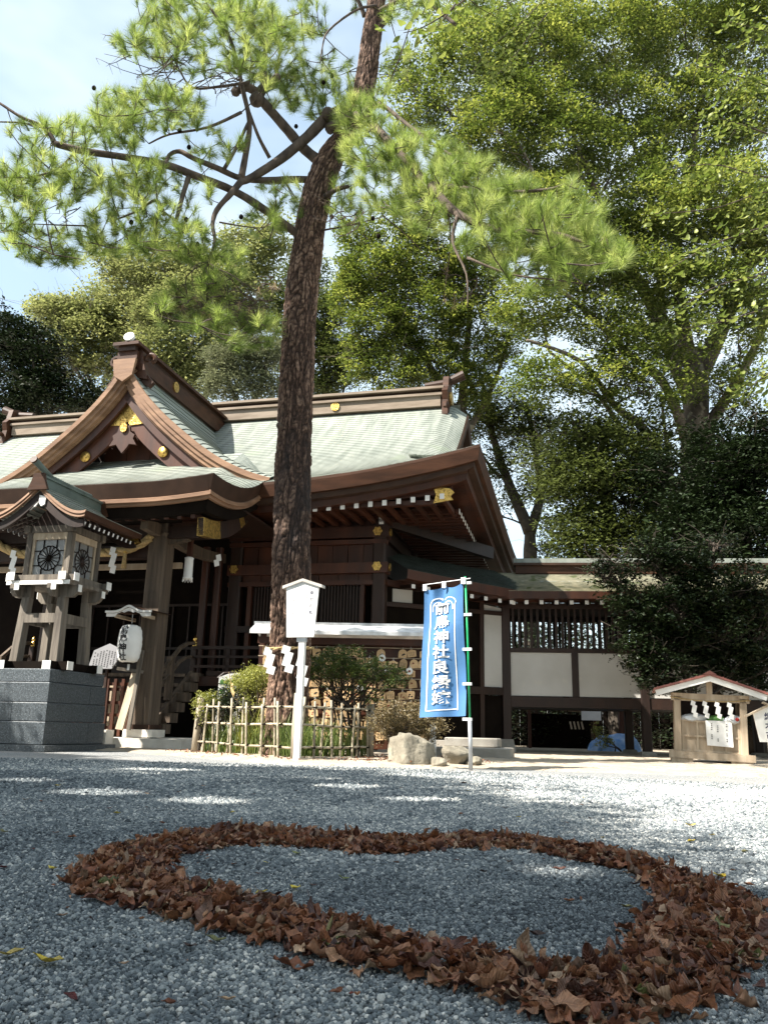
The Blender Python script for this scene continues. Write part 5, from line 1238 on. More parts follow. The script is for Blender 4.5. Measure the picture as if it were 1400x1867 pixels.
# ------------------------------------------------------------------ blue banner on its pole
bn = thing('banner_flag', 'tall blue cloth banner with white lettering on a green pole', 'banner', (1.14, 10.75, 0), R_(-26)); bn.scale = (1.1, 1, 1)
MB().tube([(.02, 0, 0), (.01, 0, .62)], .024, 10).build('pole_sleeve', M['steel'], bn, True)
MB().tube([(.01, 0, .6), (-.01, 0, 1.5), (-.05, .02, 2.46)], .013, 8).build('pole', M['green_pole'], bn, True)
MB().tube([(-.57, -.03, 2.37), (-.3, 0, 2.40), (.02, .01, 2.43)], .006, 6).build('cross_bar', M['plastic_white'], bn)
nw_, nh_ = 28, 60
def cloth(s, t):          # s 0..1 left to right, t 0..1 top to bottom
    top = 2.33 + .05 * s + (-.05 * math.sin(math.pi * ((s * 2) % 1)) if t < .2 else 0) * (1 - t / .2 if t < .2 else 0)
    z = top - t * (1.70 + .02 * s)
    x = -.57 + .50 * s - .05 * t * (1 - s) + .035 * t * s + .0
    y = .035 * math.sin(s * 6 + t * 3) * (.5 + t) + .012 * math.sin(s * 13 - t * 2) * (.3 + .4 * t) + .02 * math.sin(t * 8 + s * 2)
    y += (.05 * math.exp(-((s - .5) / .10) ** 2) - .05 * math.exp(-((s - .25) / .1) ** 2)) * max(0, 1 - t * 3)
    return Vector((x, y - .02, z))
MB().grid([[cloth(i / nw_, j / nh_) for i in range(nw_ + 1)] for j in range(nh_ + 1)]).build('cloth', M['banner'], bn, True)
def on_cloth(V, F, nm, m, cs, ct, sw, sh_, off=-.014):
    """lay flat shapes (x right, y up, in cloth fractions) on the cloth"""
    P = []
    for x, y in V: P.append(cloth(cs + x * sw, ct - y * sh_) + Vector((0, off, 0)))
    return MB().add(P, F).build(nm, m, bn)
def strip_on(pts, w, nm='printed_line'):
    V = []; F = []
    for i, (s, t) in enumerate(pts):
        s0, t0 = pts[max(0, i - 1)]; s1, t1 = pts[min(len(pts) - 1, i + 1)]; dx, dy = (s1 - s0) * .5, (t1 - t0) * 1.7; L = math.hypot(dx, dy) or 1
        V += [(s - dy / L * w / .5, t + dx / L * w / 1.7), (s + dy / L * w / .5, t - dx / L * w / 1.7)]
    F = [(2 * i, 2 * i + 1, 2 * i + 3, 2 * i + 2) for i in range(len(pts) - 1)]
    return MB().add([cloth(s, t) + Vector((0, -.006, 0)) for s, t in V], F).build(nm, M['white'], bn)
arcL = [(.5 - .33 * math.cos(a) * (1 if a < 9 else 1) * .55 - .17, .10 - .035 * math.sin(a) * 1.3) for a in np.linspace(-.4, 2.9, 12)][::-1]
outer = [(.16, .955), (.16, .6), (.17, .3), (.17, .16)] + [(.17 + .165 * (1 - math.cos(a)), .14 - .055 * math.sin(a)) for a in np.linspace(.1, 2.6, 9)]
outer_r = [(1 - s if i > 3 else {.16: .80, .17: .81}[s], t) for i, (s, t) in enumerate(outer)]
def dens(p, n=6): return [(p[i][0] + (p[i + 1][0] - p[i][0]) * k / n, p[i][1] + (p[i + 1][1] - p[i][1]) * k / n) for i in range(len(p) - 1) for k in range(n)] + [p[-1]]
strip_on(dens(outer), .008); strip_on(dens(outer_r), .005); strip_on(dens([(.16, .955), (.80, .945)], 12), .006)
inner = [(.24, .2)] + [(.24 + .11 * (1 - math.cos(a)), .17 - .05 * math.sin(a)) for a in np.linspace(.1, 2.8, 9)]; strip_on(dens(inner, 3), .006)
strip_on(dens([(1 - s * 1.02, t) for s, t in inner], 3), .006)
chars = '前鳥神社巫女嫁'
for i, c in enumerate(['前', '鳥', '神', '社', '良', '縁', '嫁']):
    V, F = text_mesh(c, 1.0, 1.0, .02); on_cloth(V, F, 'banner_character', M['white'], .485, .175 + i * .114, .40, .175 / 1.7 * 1.05)
for (x, z, w_) in ((-.56, 2.335, .05), (-.31, 2.36, .05), (-.06, 2.40, .06)): MB().box((x, -.02, z), (w_, .02, .085)).build('tab', M['plastic_white'], bn)
for z in (2.37, 1.95, 1.50, 1.06, .62): MB().box((-.02, 0, z), (.11, .03, .035)).build('pole_strap', M['plastic_white'], bn)

# ------------------------------------------------------------------ boulders, slab
def rock(label, loc, r, seed, sc=(1, 1, 1), rz=0):
    q = np.random.default_rng(seed); n1, n2 = 40, 24; V = []
    cuts = [(q.normal(size=3), q.uniform(.60, .88)) for _ in range(20)]; cuts = [(c / np.linalg.norm(c), d) for c, d in cuts]
    for i in range(n2 + 1):
        for j in range(n1):
            a = 2 * math.pi * j / n1; b = -math.pi / 2 + math.pi * i / n2; d = np.array([math.cos(b) * math.cos(a), math.cos(b) * math.sin(a), math.sin(b)]); rr_ = 1.0
            for c, dd in cuts:
                t = d @ c
                if t > 1e-3: rr_ = min(rr_, dd / t)
            rr_ *= 1 + .04 * math.sin(9 * d[0] + seed) * math.sin(8 * d[1]) + .022 * math.sin(19 * d[0] + 3 * d[1]) * math.sin(23 * d[2]) + .012 * math.sin(41 * d[1]) * math.sin(37 * d[0])
            V.append(d * rr_ * r * np.array(sc))
    F = [(i * n1 + j, i * n1 + (j + 1) % n1, (i + 1) * n1 + (j + 1) % n1, (i + 1) * n1 + j) for i in range(n2) for j in range(n1)]
    o = np_mesh('boulder', np.array(V), np.array(F), M['rock'], smooth=True); o.location = loc; o.rotation_euler = (0, 0, rz); return tag(o, label, 'rock')
rock('large rounded boulder with lit flat top left of the banner pole foot', (.46, 11.55, .16), .40, 3, (1.05, .8, .80), .3)
rock('low brownish rock behind the banner pole foot', (1.08, 11.9, .12), .29, 8, (1.0, .8, .72), 1.1)
rock('small grey stone wedged between the two larger rocks', (.80, 11.35, .04), .13, 5, (1.2, .9, .8), .5)
rock('flat little rock right of the banner pole', (1.30, 11.75, .05), .15, 12, (1.1, .9, .7), 2.1)
sl = thing('stone_step_slab', 'long grey stone step slab behind the banner pole', 'step', (1.65, 15.4, 0), R_(-14))
block(-.55, .75, -.45, .45, 0, .20, 'step', sl, .015, 'concrete'); block(-.45, .5, -.1, .6, .202, .36, 'step', sl, .015, 'concrete')

# ------------------------------------------------------------------ bamboo fence round the pine
fe = thing('bamboo_fence', 'low lashed bamboo fence with log corner posts around the pine bed', 'fence', (-1.10, 11.5, 0), 0)
FC_, FL, FR = Vector((0, 0, 0)), Vector((-1.84, 2.35, 0)), Vector((.98, 1.45, 0))
MB().tube([(0, 0, -.05), (-.01, 0, .45), (.0, 0, .92)], [.07, .065, .06], 12).build('log_post', M['post_wood'], fe, True)
MB().tube([FL + Vector((-.02, 0, -.05)), FL + Vector((.02, 0, .90))], [.065, .058], 12).build('log_post', M['post_wood'], fe, True)
MB().tube([FR + Vector((0, 0, -.05)), FR + Vector((.0, 0, .84))], [.055, .05], 12).build('log_post', M['post_wood'], fe, True)
rf_ = random.Random(21)
def bamboo(p0, p1, r, nm):
    p0, p1 = Vector(p0), Vector(p1); L = (p1 - p0).length; n_ = max(2, int(L / .16)); P, Rr = [], []
    for i in range(n_):
        a, b = i / n_, (i + 1) / n_
        for q, rr_ in ((a + .004, r * 1.22), (a + .015 / L + .004, r), (b - .01 / L, r)): P.append(p0.lerp(p1, q) + Vector((0, 0, .006 * math.sin(q * 9)))); Rr.append(rr_)
    MB().tube(P, Rr, 7).build(nm, M['bamboo'], fe, True)
lash = MB()
for E0, E1, nv in ((FC_, FL, 13), (FC_, FR, 8)):
    d = (E1 - E0); dn = d.normalized(); nrm = Vector((dn.y, -dn.x, 0)); nrm = nrm if nrm.y < 0 else -nrm
    for z in (.20, .50, .74):
        bamboo(E0 + dn * .04 + Vector((0, 0, z + rf_.uniform(-.01, .01))), E1 - dn * .04 + Vector((0, 0, z + rf_.uniform(-.02, .02))), .016, 'bamboo_rail')
    for k in range(nv):
        t = (k + .6) / nv; side = .034 * (1 if k % 2 else -1); b = E0 + d * t + nrm * side + Vector((rf_.uniform(-.02, .02), 0, 0))
        bamboo(b + Vector((0, 0, -.02)), b + Vector((rf_.uniform(-.05, .05), 0, rf_.uniform(.78, .90))), .017, 'bamboo_stake')
        for z in (.20, .50, .74):
            c = b - nrm * side * .5 + Vector((0, 0, z))
            lash.tube([c + Vector((-.028, 0, -.03)), c + nrm * .04, c + Vector((.028, 0, .03))], .006, 4); lash.box(c, (.05, .05, .02))
lash.build('lashing', M['wood_black'], fe)

# ------------------------------------------------------------------ small red roofed shrine box at right
bx = thing('charm_return_box', 'small open-fronted wooden box shrine with red sheet roof at right', 'small shrine', (6.0, 15.5, .0), R_(-12)); bx.rotation_euler = (0, R_(2.2), R_(-17)); bx.scale = (.89, 1, .94); bpy.context.view_layer.update()
W2 = .62
for s in (-1, 1):
    MB().beam((s * W2, -.3, .10), (s * W2, -.3, 1.30), .13, .12, ch=.008).build('front_post', M['wood_pale'], bx)
    MB().beam((s * W2, .45, .10), (s * W2, .45, 1.30), .10, .10).build('rear_post', M['wood_pale'], bx)
    MB().bb(s * W2 - .02, s * W2 + .02, -.24, .42, .12, 1.22).build('side_board', M['wood_pale'], bx)
    MB().bb(s * W2 - .09, s * W2 + .09, -.40, .56, 1.24, 1.30).build('roof_bearer', M['wood_pale'], bx)
    r_ = MB().beam((s * -.0, 0, 0), (s * 1.12, 0, -.36), .02, .02)
    # roof slope with thickness
    q = [(0, 1.64), (s * 1.08, 1.32), (s * 1.08, 1.36), (0, 1.685)]; q = q if s < 0 else q[::-1]
    MB().prism(q, (0, .72, 0), (1, 0, 0), (0, 0, 1), 1.32).build('roof_slope', M['red_roof'], bx)
    q = [(0, 1.53), (s * 1.02, 1.22), (s * 1.05, 1.322), (0, 1.637)]; q = q if s < 0 else q[::-1]
    MB().prism(q, (0, -.52, 0), (1, 0, 0), (0, 0, 1), .045).build('bargeboard', M['white'], bx)
    for k in range(4): MB().bb(s * (.25 + k * .25) - .012, s * (.25 + k * .25) + .012, -.56, .68, 1.67 - (.25 + k * .25) * .301, 1.70 - (.25 + k * .25) * .301).build('roof_seam', M['red_roof'], bx)
MB().prism([(-.13, 1.66), (.13, 1.66), (0, 1.73)], (0, .73, 0), (1, 0, 0), (0, 0, 1), 1.34).build('ridge_cap', M['red_roof'], bx)
MB().bb(-.74, .74, -.36, -.24, 1.16, 1.30).build('lintel', M['wood_pale'], bx)
MB().beam((0, -.3, 1.30), (0, -.3, 1.54), .11, .09).build('king_post', M['wood_pale'], bx)
MB().bb(-.80, .80, -.42, -.22, .09, .22).build('sill', M['wood_pale'], bx)
for s in (-1, 1): MB().bb(s * .55 - .2, s * .55 + .2, -.40, .5, 0, .088).build('skid', M['wood_pale'], bx)
MB().bb(-.56, .56, -.27, -.25, .22, .80).build('door_panel', M['wood_pale'], bx)
for x, w_ in ((-.52, .05), (-.25, .035), (.02, .035), (.28, .035), (.53, .05)): MB().bb(x - w_ / 2, x + w_ / 2, -.30, -.272, .222, .80).build('door_batten', M['wood_pale'], bx)
for z in (.24, .51, .785): MB().bb(-.56, .56, -.303, -.273, z - .018, z + .018).build('door_rail', M['wood_pale'], bx)
MB().bb(-.56, .56, .40, .43, .2, 1.25).build('rear_board', M['wood_dark'], bx)
MB().bb(-.58, .58, -.25, .4, .60, .63).build('shelf', M['wood_dark'], bx)
nt_ = thing('paper_notice', 'white paper notice pinned on the door of the red roofed box', 'notice', bx.matrix_basis @ Vector((.15, -.335, .66)), R_(-12)); nt_.rotation_euler = bx.rotation_euler
MB().add([(-.22, -.01, .14), (.22, -.01, .15), (.23, -.025, -.30), (-.20, -.02, -.29)], [(3, 2, 1, 0)]).build('sheet', M['paper'], nt_)
mb = MB(); rr = random.Random(9)
for x in (.13, -.02, -.12):
    y = .09
    while y > -.2:
        if rr.random() > .35: mb.add([(x - .012, -.03, y), (x + .012, -.03, y + .004), (x + .01, -.03, y - .014), (x - .01, -.03, y - .012)], [(3, 2, 1, 0)])
        y -= .032
mb.build('writing', M['ink'], nt_, kind='stuff')
rp2 = thing('streamer_rope', 'thin straw rope across the open front of the red roofed box', 'rope', bx.matrix_basis @ Vector((0, -.37, 1.22)), 0); rp2.rotation_euler = bx.rotation_euler
MB().tube([(-.68 + 1.36 * i / 16, 0, -.05 * math.sin(math.pi * i / 16)) for i in range(17)], .009, 6).build('rope', M['rope'], rp2)
for x, lab in ((-.32, 'first'), (-.10, 'second'), (.13, 'third'), (.36, 'fourth')):
    o = shide_mesh(4, .07, .085).build('paper_streamer', M['paper']); o.location = bx.matrix_basis @ Vector((x - .03, -.385, 1.175)); o.rotation_euler = bx.rotation_euler
    tag(o, '%s white paper streamer from the left on the red roofed box' % lab, 'paper streamer')
for (x, y, rz, sx, sy, sz, m_, lab, nm) in ((-.30, -.08, .2, .27, .15, .075, 'film', 'pale wrapped parcel on the left of the box shelf under the streamers', 'wrapped_parcel'), (.12, -.1, .1, .16, .12, .07, 'leaf_mid', 'green bundle wrapped in film in the middle of the box shelf', 'green_bundle'), (.45, -.12, .5, .20, .13, .08, 'film', 'clear film parcel with red contents at right end of box shelf', 'film_parcel')):
    g_ = thing(nm, lab, 'parcel', bx.matrix_basis @ Vector((x, y - .1, .84)), 0); g_.rotation_euler = (0, 0, rz + R_(-12))
    G = [[(sx * math.cos(a) * math.cos(b) * (1 + .12 * math.sin(5 * a + 3 * b)), sy * math.sin(a) * math.cos(b) * (1 + .1 * math.sin(4 * b + a)), sz * math.sin(b) * (1 + .15 * math.cos(6 * a))) for a in np.linspace(0, 6.283, 20)] for b in np.linspace(-1.57, 1.57, 12)]
    if m_ == 'leaf_mid': MB().grid(G).build('bundle', M['seal_green'], g_, True)
    else: MB().grid(G).build('wrapping', M['film'], g_, False)
    if nm == 'film_parcel': MB().lathe([(.02, -.02), (.045, 0), (.04, .03), (.02, .045)], (-.02, -.10, 0), 10).build('contents', M['fruit_red'], g_, True)
# white sign cut by the right frame edge
rs = thing('white_prayer_sign', 'white shield-shaped sign with small roof bars and dark blue lettering', 'sign', (6.08, 13.2, 0), R_(-8))
MB().beam((0, .03, 0), (0, .03, .9), .08, .06).build('post', M['white'], rs)
b_ = MB().prism([(-.17, .42), (.17, .42), (.24, .86), (0, .97), (-.24, .86)], (0, 0, 0), (1, 0, 0), (0, 0, 1), .03).build('board', M['white'], rs)
for s in (-1, 1): MB().beam((s * -.08, -.02, 1.02), (s * .36, -.02, .80), .10, .025).build('roof_bar', M['wood_pale'], rs)
lettering('lettering', '縁\n木\n古', (-.02, -.0335, .67), (1, 0, 0), (0, 0, 1), .12, M['ink_blue'], b_, 1.15, .02)
# green-topped information panel behind the yellow shrub
ip_ = thing('green_topped_panel', 'upright cream panel with green printed border, half hidden by shrubs', 'sign', (-2.62, 14.6, 0), R_(8))
MB().prism([(-.19, 0), (.22, 0), (.22, 1.30), (.16, 1.36), (-.02, 1.34), (-.17, 1.28)], (0, 0, 0), (1, 0, 0), (0, 0, 1), .04).build('panel', M['paper'], ip_)
MB().prism([(-.15, 1.16)] + [(-.15 + .34 * i / 8, 1.22 + .03 * (i % 2)) for i in range(9)] + [(.19, 1.16)], (0, -.043, 0), (1, 0, 0), (0, 0, 1), .002).build('green_border', M['seal_green'], ip_)
MB().prism([(-.15, .8), (-.06, .8), (-.06, 1.08), (-.15, 1.08)], (0, -.043, 0), (1, 0, 0), (0, 0, 1), .002).build('green_print', M['seal_green'], ip_)
MB().prism([(-.05, .86), (.06, .9), (.1, 1.06), (.0, 1.1), (-.06, 1.02)], (0, -.044, 0), (1, 0, 0), (0, 0, 1), .002).build('dark_print', M['ink'], ip_)
MB().tube([(-.2, .1, 1.27), (-.1, .1, 1.36), (.1, .12, 1.38)], .02, 6).build('top_rail', M['wood_dark'], ip_)

# ------------------------------------------------------------------ vegetation helpers
def leaf_cloud(clumps, per, size, seed, flat=.28, tilt=.55, aspect=.45, tone_by=.6):
    """clumps: (n,4) centre + radius. returns V (4k,3), F, tone. small folded rhombic leaves gathered in flattened sprays"""
    r = np.random.default_rng(seed); c = np.repeat(clumps, per, axis=0); k = len(c)
    d = r.normal(size=(k, 3)); d /= np.linalg.norm(d, axis=1)[:, None] + 1e-9; rad = r.random(k) ** .5
    off = d * (rad * c[:, 3])[:, None]; off[:, 2] *= flat
    tl = r.normal(size=(len(clumps), 2)) * .35; tl = np.repeat(tl, per, axis=0); off[:, 2] += off[:, 0] * tl[:, 0] + off[:, 1] * tl[:, 1] - .12 * rad * c[:, 3]
    P = c[:, :3] + off
    az = r.random(k) * 6.283; n = np.stack([r.normal(0, tilt, k), r.normal(0, tilt, k), np.ones(k)], -1); n /= np.linalg.norm(n, axis=1)[:, None]
    a = np.stack([np.cos(az), np.sin(az), np.zeros(k)], -1); a -= n * (a * n).sum(1)[:, None]; a /= np.linalg.norm(a, axis=1)[:, None]; b = np.cross(n, a)
    L = (size * np.exp(r.normal(0, .25, k)))[:, None]; W = L * aspect
    fold = n * (L * .12)
    V = np.stack([P - a * L * .5, P + b * W * .5 + fold, P + a * L * .5, P - b * W * .5 + fold], 1).reshape(-1, 3)
    F = np.arange(4 * k).reshape(-1, 4)
    ct = np.repeat(r.random(len(clumps)), per); t = np.clip(tone_by * ct + (1 - tone_by) * r.random(k), 0, 1)
    return V, F, np.repeat(t, 4)
def blob_clumps(blobs, seed, dens=1.0, rmin=.45, rmax=.8, shell=.5):
    """blobs: (x,y,z, rx,ry,rz, n). clump centres, more on the outside"""
    r = np.random.default_rng(seed); out = []
    for (x, y, z, rx, ry, rz, n) in blobs:
        n = max(1, int(n * dens)); d = r.normal(size=(n, 3)); d /= np.linalg.norm(d, axis=1)[:, None]
        q = (shell + (1 - shell) * r.random(n)) ** .6
        s = d * q[:, None] * np.array([rx, ry, rz]); out.append(np.concatenate([s + np.array([x, y, z]), (rmin + (rmax - rmin) * r.random(n))[:, None]], 1))
    return np.concatenate(out)
def pxblob(px, py, rx, ry, Y, n, depth=None):
    c = at(px, py, Y); s = Y / FPX * 1.05; return (c.x, c.y, c.z, rx * s, depth or (rx + ry) * .5 * s, ry * s, n)
def limb(p0, p1, r0, r1, seed, sag=.0, wob=.06, n=9):
    r = random.Random(seed); p0 = Vector(p0); p1 = Vector(p1); L = (p1 - p0).length; P = []; R2 = []
    a, b = Vector((r.gauss(0, 1), r.gauss(0, 1), r.gauss(0, 1))), Vector((r.gauss(0, 1), r.gauss(0, 1), r.gauss(0, 1)))
    for i in range(n + 1):
        t = i / n; P.append(p0.lerp(p1, t) + (a * math.sin(math.pi * t) + b * math.sin(2 * math.pi * t) * .6) * wob * L * .5 + Vector((0, 0, sag * L * math.sin(math.pi * t)))); R2.append(r0 + (r1 - r0) * t ** .8)
    return P, R2
def poly_limb(pts, r0, r1, name, m, parent, n=10, seed=0, sub=3, ret=False):
    """smooth polyline tube through world points"""
    pts = [Vector(p) for p in pts]; P = []
    for i in range(len(pts) - 1):
        a, b, c, d = pts[max(0, i - 1)], pts[i], pts[i + 1], pts[min(len(pts) - 1, i + 2)]
        for k in range(sub):
            t = k / sub; P.append(.5 * ((2 * b) + (c - a) * t + (2 * a - 5 * b + 4 * c - d) * t * t + (3 * b - a - 3 * c + d) * t ** 3))
    P.append(pts[-1]); rr_ = random.Random(seed); m_ = len(P)
    R2 = [(r0 + (r1 - r0) * (i / (m_ - 1)) ** .85) * (1 + rr_.uniform(-.06, .06)) for i in range(m_)]
    if ret: return P, R2
    return MB().tube(P, R2, n).build(name, m, parent, True)

def tree(name, label, cat, base, trunk_px, limbs_px, blobs, leafm, barkm, per, lsize, seed, r_base, rmin=.5, rmax=.9, group=None, twigs=2, aspect=.5, flat=.3, shell=.45, tone_by=.6, world=False, dens=1.0, gaps=None):
    """base: world point on the ground; trunk_px / limbs_px: paths as (px,py,Y) or world points"""
    root = thing(name, label, cat, base, 0, group); B = Vector(base)
    def W3(p): return (Vector(p) if world else at(*p)) - B
    tp = [Vector((0, 0, -.1))] + [W3(p) for p in trunk_px]
    poly_limb(tp, r_base, r_base * .55, 'trunk', barkm, root, 14, seed, 5)
    ends = []
    for i, (path, r0, r1) in enumerate(limbs_px):
        pts = [W3(p) for p in path]; poly_limb(pts, r0, r1, 'limb', barkm, root, 8, seed + i, 4); ends += pts[1:]
    cl = blob_clumps(blobs, seed, dens, rmin=rmin, rmax=rmax, shell=shell); cl[:, :3] -= np.array(B)
    # boughs: limb -> heart of each foliage mass -> its sprays
    mb = MB(); rr = random.Random(seed); anchors = (ends + tp[1:]); cents = []
    order_ = sorted(blobs, key=lambda b: min((Vector(b[:3]) - B - q).length for q in anchors))
    for bl in order_:
        c = Vector(bl[:3]) - B; a = min(anchors + cents, key=lambda q: (q - c).length + (3 if q.z > c.z - .3 else 0)); L = (c - a).length
        P, R2 = limb(a, c, min(.03 + L * .012, r_base * .28), .022, rr.random(), .03, .09, 8); mb.tube(P, R2, 6, False); cents.append(c)
        for q in range(int(3 + twigs * 4)):
            s0 = P[rr.randint(3, 8)]; e_ = c + Vector((rr.gauss(0, .55) * bl[3], rr.gauss(0, .55) * bl[4], rr.gauss(.25, .5) * bl[5]))
            P2, R3 = limb(s0, e_, .022, .007, rr.random(), .03, .12, 6); mb.tube(P2, R3, 4, False)
            for w in range(2):
                s1 = P2[rr.randint(2, 5)]; P3, R4 = limb(s1, s1 + Vector((rr.gauss(0, .7), rr.gauss(0, .7), rr.gauss(.3, .4))) * min(1, rmax), .011, .004, rr.random(), .0, .12, 4); mb.tube(P3, R4, 3, False)
    mb.build('bough', barkm, root, True, kind='stuff')
    V, F, T = leaf_cloud(cl, per, lsize, seed, flat=flat, aspect=aspect, tone_by=tone_by)
    if gaps is not None:       # thin spots in the crown where sun flecks come through
        kx = math.sin(SUN_AZ) / math.tan(SUN_EL); ky = math.cos(SUN_AZ) / math.tan(SUN_EL); C4 = V.reshape(-1, 4, 3).mean(1) + np.array(B)
        gx, gy = C4[:, 0] + kx * C4[:, 2], C4[:, 1] + ky * C4[:, 2]; kp = np.ones(len(C4), bool)
        for (x_, y_, a_, b_) in gaps: kp &= ((gx - x_) / a_) ** 2 + ((gy - y_) / b_) ** 2 > np.random.default_rng(3).uniform(.55, 1.5, len(C4))
        V = V.reshape(-1, 4, 3)[kp].reshape(-1, 3); T = T.reshape(-1, 4)[kp].ravel(); F = np.arange(len(V)).reshape(-1, 4)
    np_mesh('crown', V, F, leafm, root, False, T, 'stuff')
    return root

# ------------------------------------------------------------------ the pine
PB = Vector((-1.36, 12.6, 0))
pine = thing('pine_tree', 'tall pine with rugged dark bark and spreading limbs rising from the fenced bed', 'tree', PB)
tr = [(-.04, 0, .47), (0, .14, .385), (0, .35, .345), (-.01, .7, .318), (-.01, 1.48, .31), (-.05, 2.74, .302), (-.10, 4.06, .295), (-.12, 5.47, .287), (-.14, 6.94, .283), (-.13, 7.98, .28), (-.06, 8.83, .275), (.02, 9.6, .275), (.20, 10.3, .27), (.55, 10.9, .235), (.76, 11.35, .215), (.88, 12.5, .20), (.98, 13.8, .18), (1.15, 15.5, .14), (1.2, 17.5, .07)]
zt = np.array([t[1] for t in tr]); xt = np.array([t[0] for t in tr]); rt = np.array([t[2] for t in tr]) * .90
NA, NZ = 150, 1400
zz_ = np.linspace(0, 17.4, NZ); aa = np.linspace(0, 2 * math.pi, NA, endpoint=False)
def smooth_i(z, xs, ys):
    y = np.interp(z, xs, ys); k = 41; pad = np.pad(y, k // 2, mode='edge'); return np.convolve(pad, np.ones(k) / k, 'valid')
cx_ = smooth_i(zz_, zt, xt); rr0 = smooth_i(zz_, zt, rt)
A, Zg = np.meshgrid(aa, zz_); R0 = np.repeat(rr0[:, None], NA, 1); CX = np.repeat(cx_[:, None], NA, 1)
def worley(u, v, pu, seed):
    """F1, F2 and cell value of jittered cells, periodic in u with pu cells"""
    r = np.random.default_rng(seed); n = 512; jx = r.random((pu, n)); jy = r.random((pu, n)); val = r.random((pu, n))
    ui = np.floor(u).astype(int); vi = np.floor(v).astype(int); f1 = np.full(u.shape, 9.); f2 = np.full(u.shape, 9.); cv = np.zeros(u.shape)
    for du in (-1, 0, 1):
        for dv in (-1, 0, 1):
            a = (ui + du) % pu; b = (vi + dv) % n; X = ui + du + jx[a, b]; Yv = vi + dv + jy[a, b]; d = np.hypot(u - X, v - Yv)
            m = d < f1; f2 = np.where(m, f1, np.minimum(f2, d)); cv = np.where(m, val[a, b], cv); f1 = np.where(m, d, f1)
    return f1, f2, cv
U = A / (2 * math.pi)
def cn(f, g, sd): return .5 * (vnoise(np.cos(A) * f + 50, Zg * g + np.sin(A) * f, sd) + vnoise(np.sin(A) * f + 90, Zg * g - np.cos(A) * f, sd + 1)) - .5
w1 = cn(1.6, 1.1, 21) * 3.2 + cn(4, 3.2, 23) * 1.3; w2 = cn(2.5, 2.5, 25) * 2.2 + cn(9, 7, 27) * .8
nu = 19; f1, f2, cv = worley((U * nu + w1) % nu, Zg * 2.3 + w2, nu, 3)
g1, g2, cv2 = worley((U * 30 + w1 * 2) % 30, Zg * 7.5 + w2, 30, 5)
h1, h2, cv3 = worley((U * 64 + w1 * 3) % 64, Zg * 22 + w2 * 2, 64, 6)
plate = np.clip((f2 - f1) * 2.0, 0, 1) ** .7; sec = np.clip((g2 - g1) * 2.4, 0, 1) ** .7; fine = np.clip((h2 - h1) * 2.2, 0, 1)
disp = .030 * plate + .012 * cv * plate + .013 * sec * (.4 + .6 * plate) + .006 * fine - .02
disp *= np.interp(Zg, [0, 9, 13, 17], [1.2, .9, .5, .35])
RR = R0 + disp + .01 * np.sin(A * 3 + Zg * .8)
V = np.stack([CX + RR * np.cos(A), RR * np.sin(A) * .95, Zg - .06], -1).reshape(-1, 3)
i_, j_ = np.meshgrid(np.arange(NZ - 1), np.arange(NA), indexing='ij'); F = np.stack([i_ * NA + j_, i_ * NA + (j_ + 1) % NA, (i_ + 1) * NA + (j_ + 1) % NA, (i_ + 1) * NA + j_], -1).reshape(-1, 4)
tone = np.clip((.25 + .75 * plate) * (.35 + .65 * sec) * (.6 + .25 * cv + .25 * cv3) * (.8 + .2 * fine), 0, 1)
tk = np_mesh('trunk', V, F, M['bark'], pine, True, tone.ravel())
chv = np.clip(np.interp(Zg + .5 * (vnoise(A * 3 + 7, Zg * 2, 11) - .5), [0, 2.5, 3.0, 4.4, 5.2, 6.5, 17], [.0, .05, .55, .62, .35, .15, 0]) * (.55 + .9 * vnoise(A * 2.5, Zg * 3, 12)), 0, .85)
at_ = tk.data.attributes.new('dark_band', 'FLOAT', 'POINT'); at_.data.foreach_set('value', chv.ravel().astype(np.float32))
def PP(l): return [at(*p) - PB for p in l]
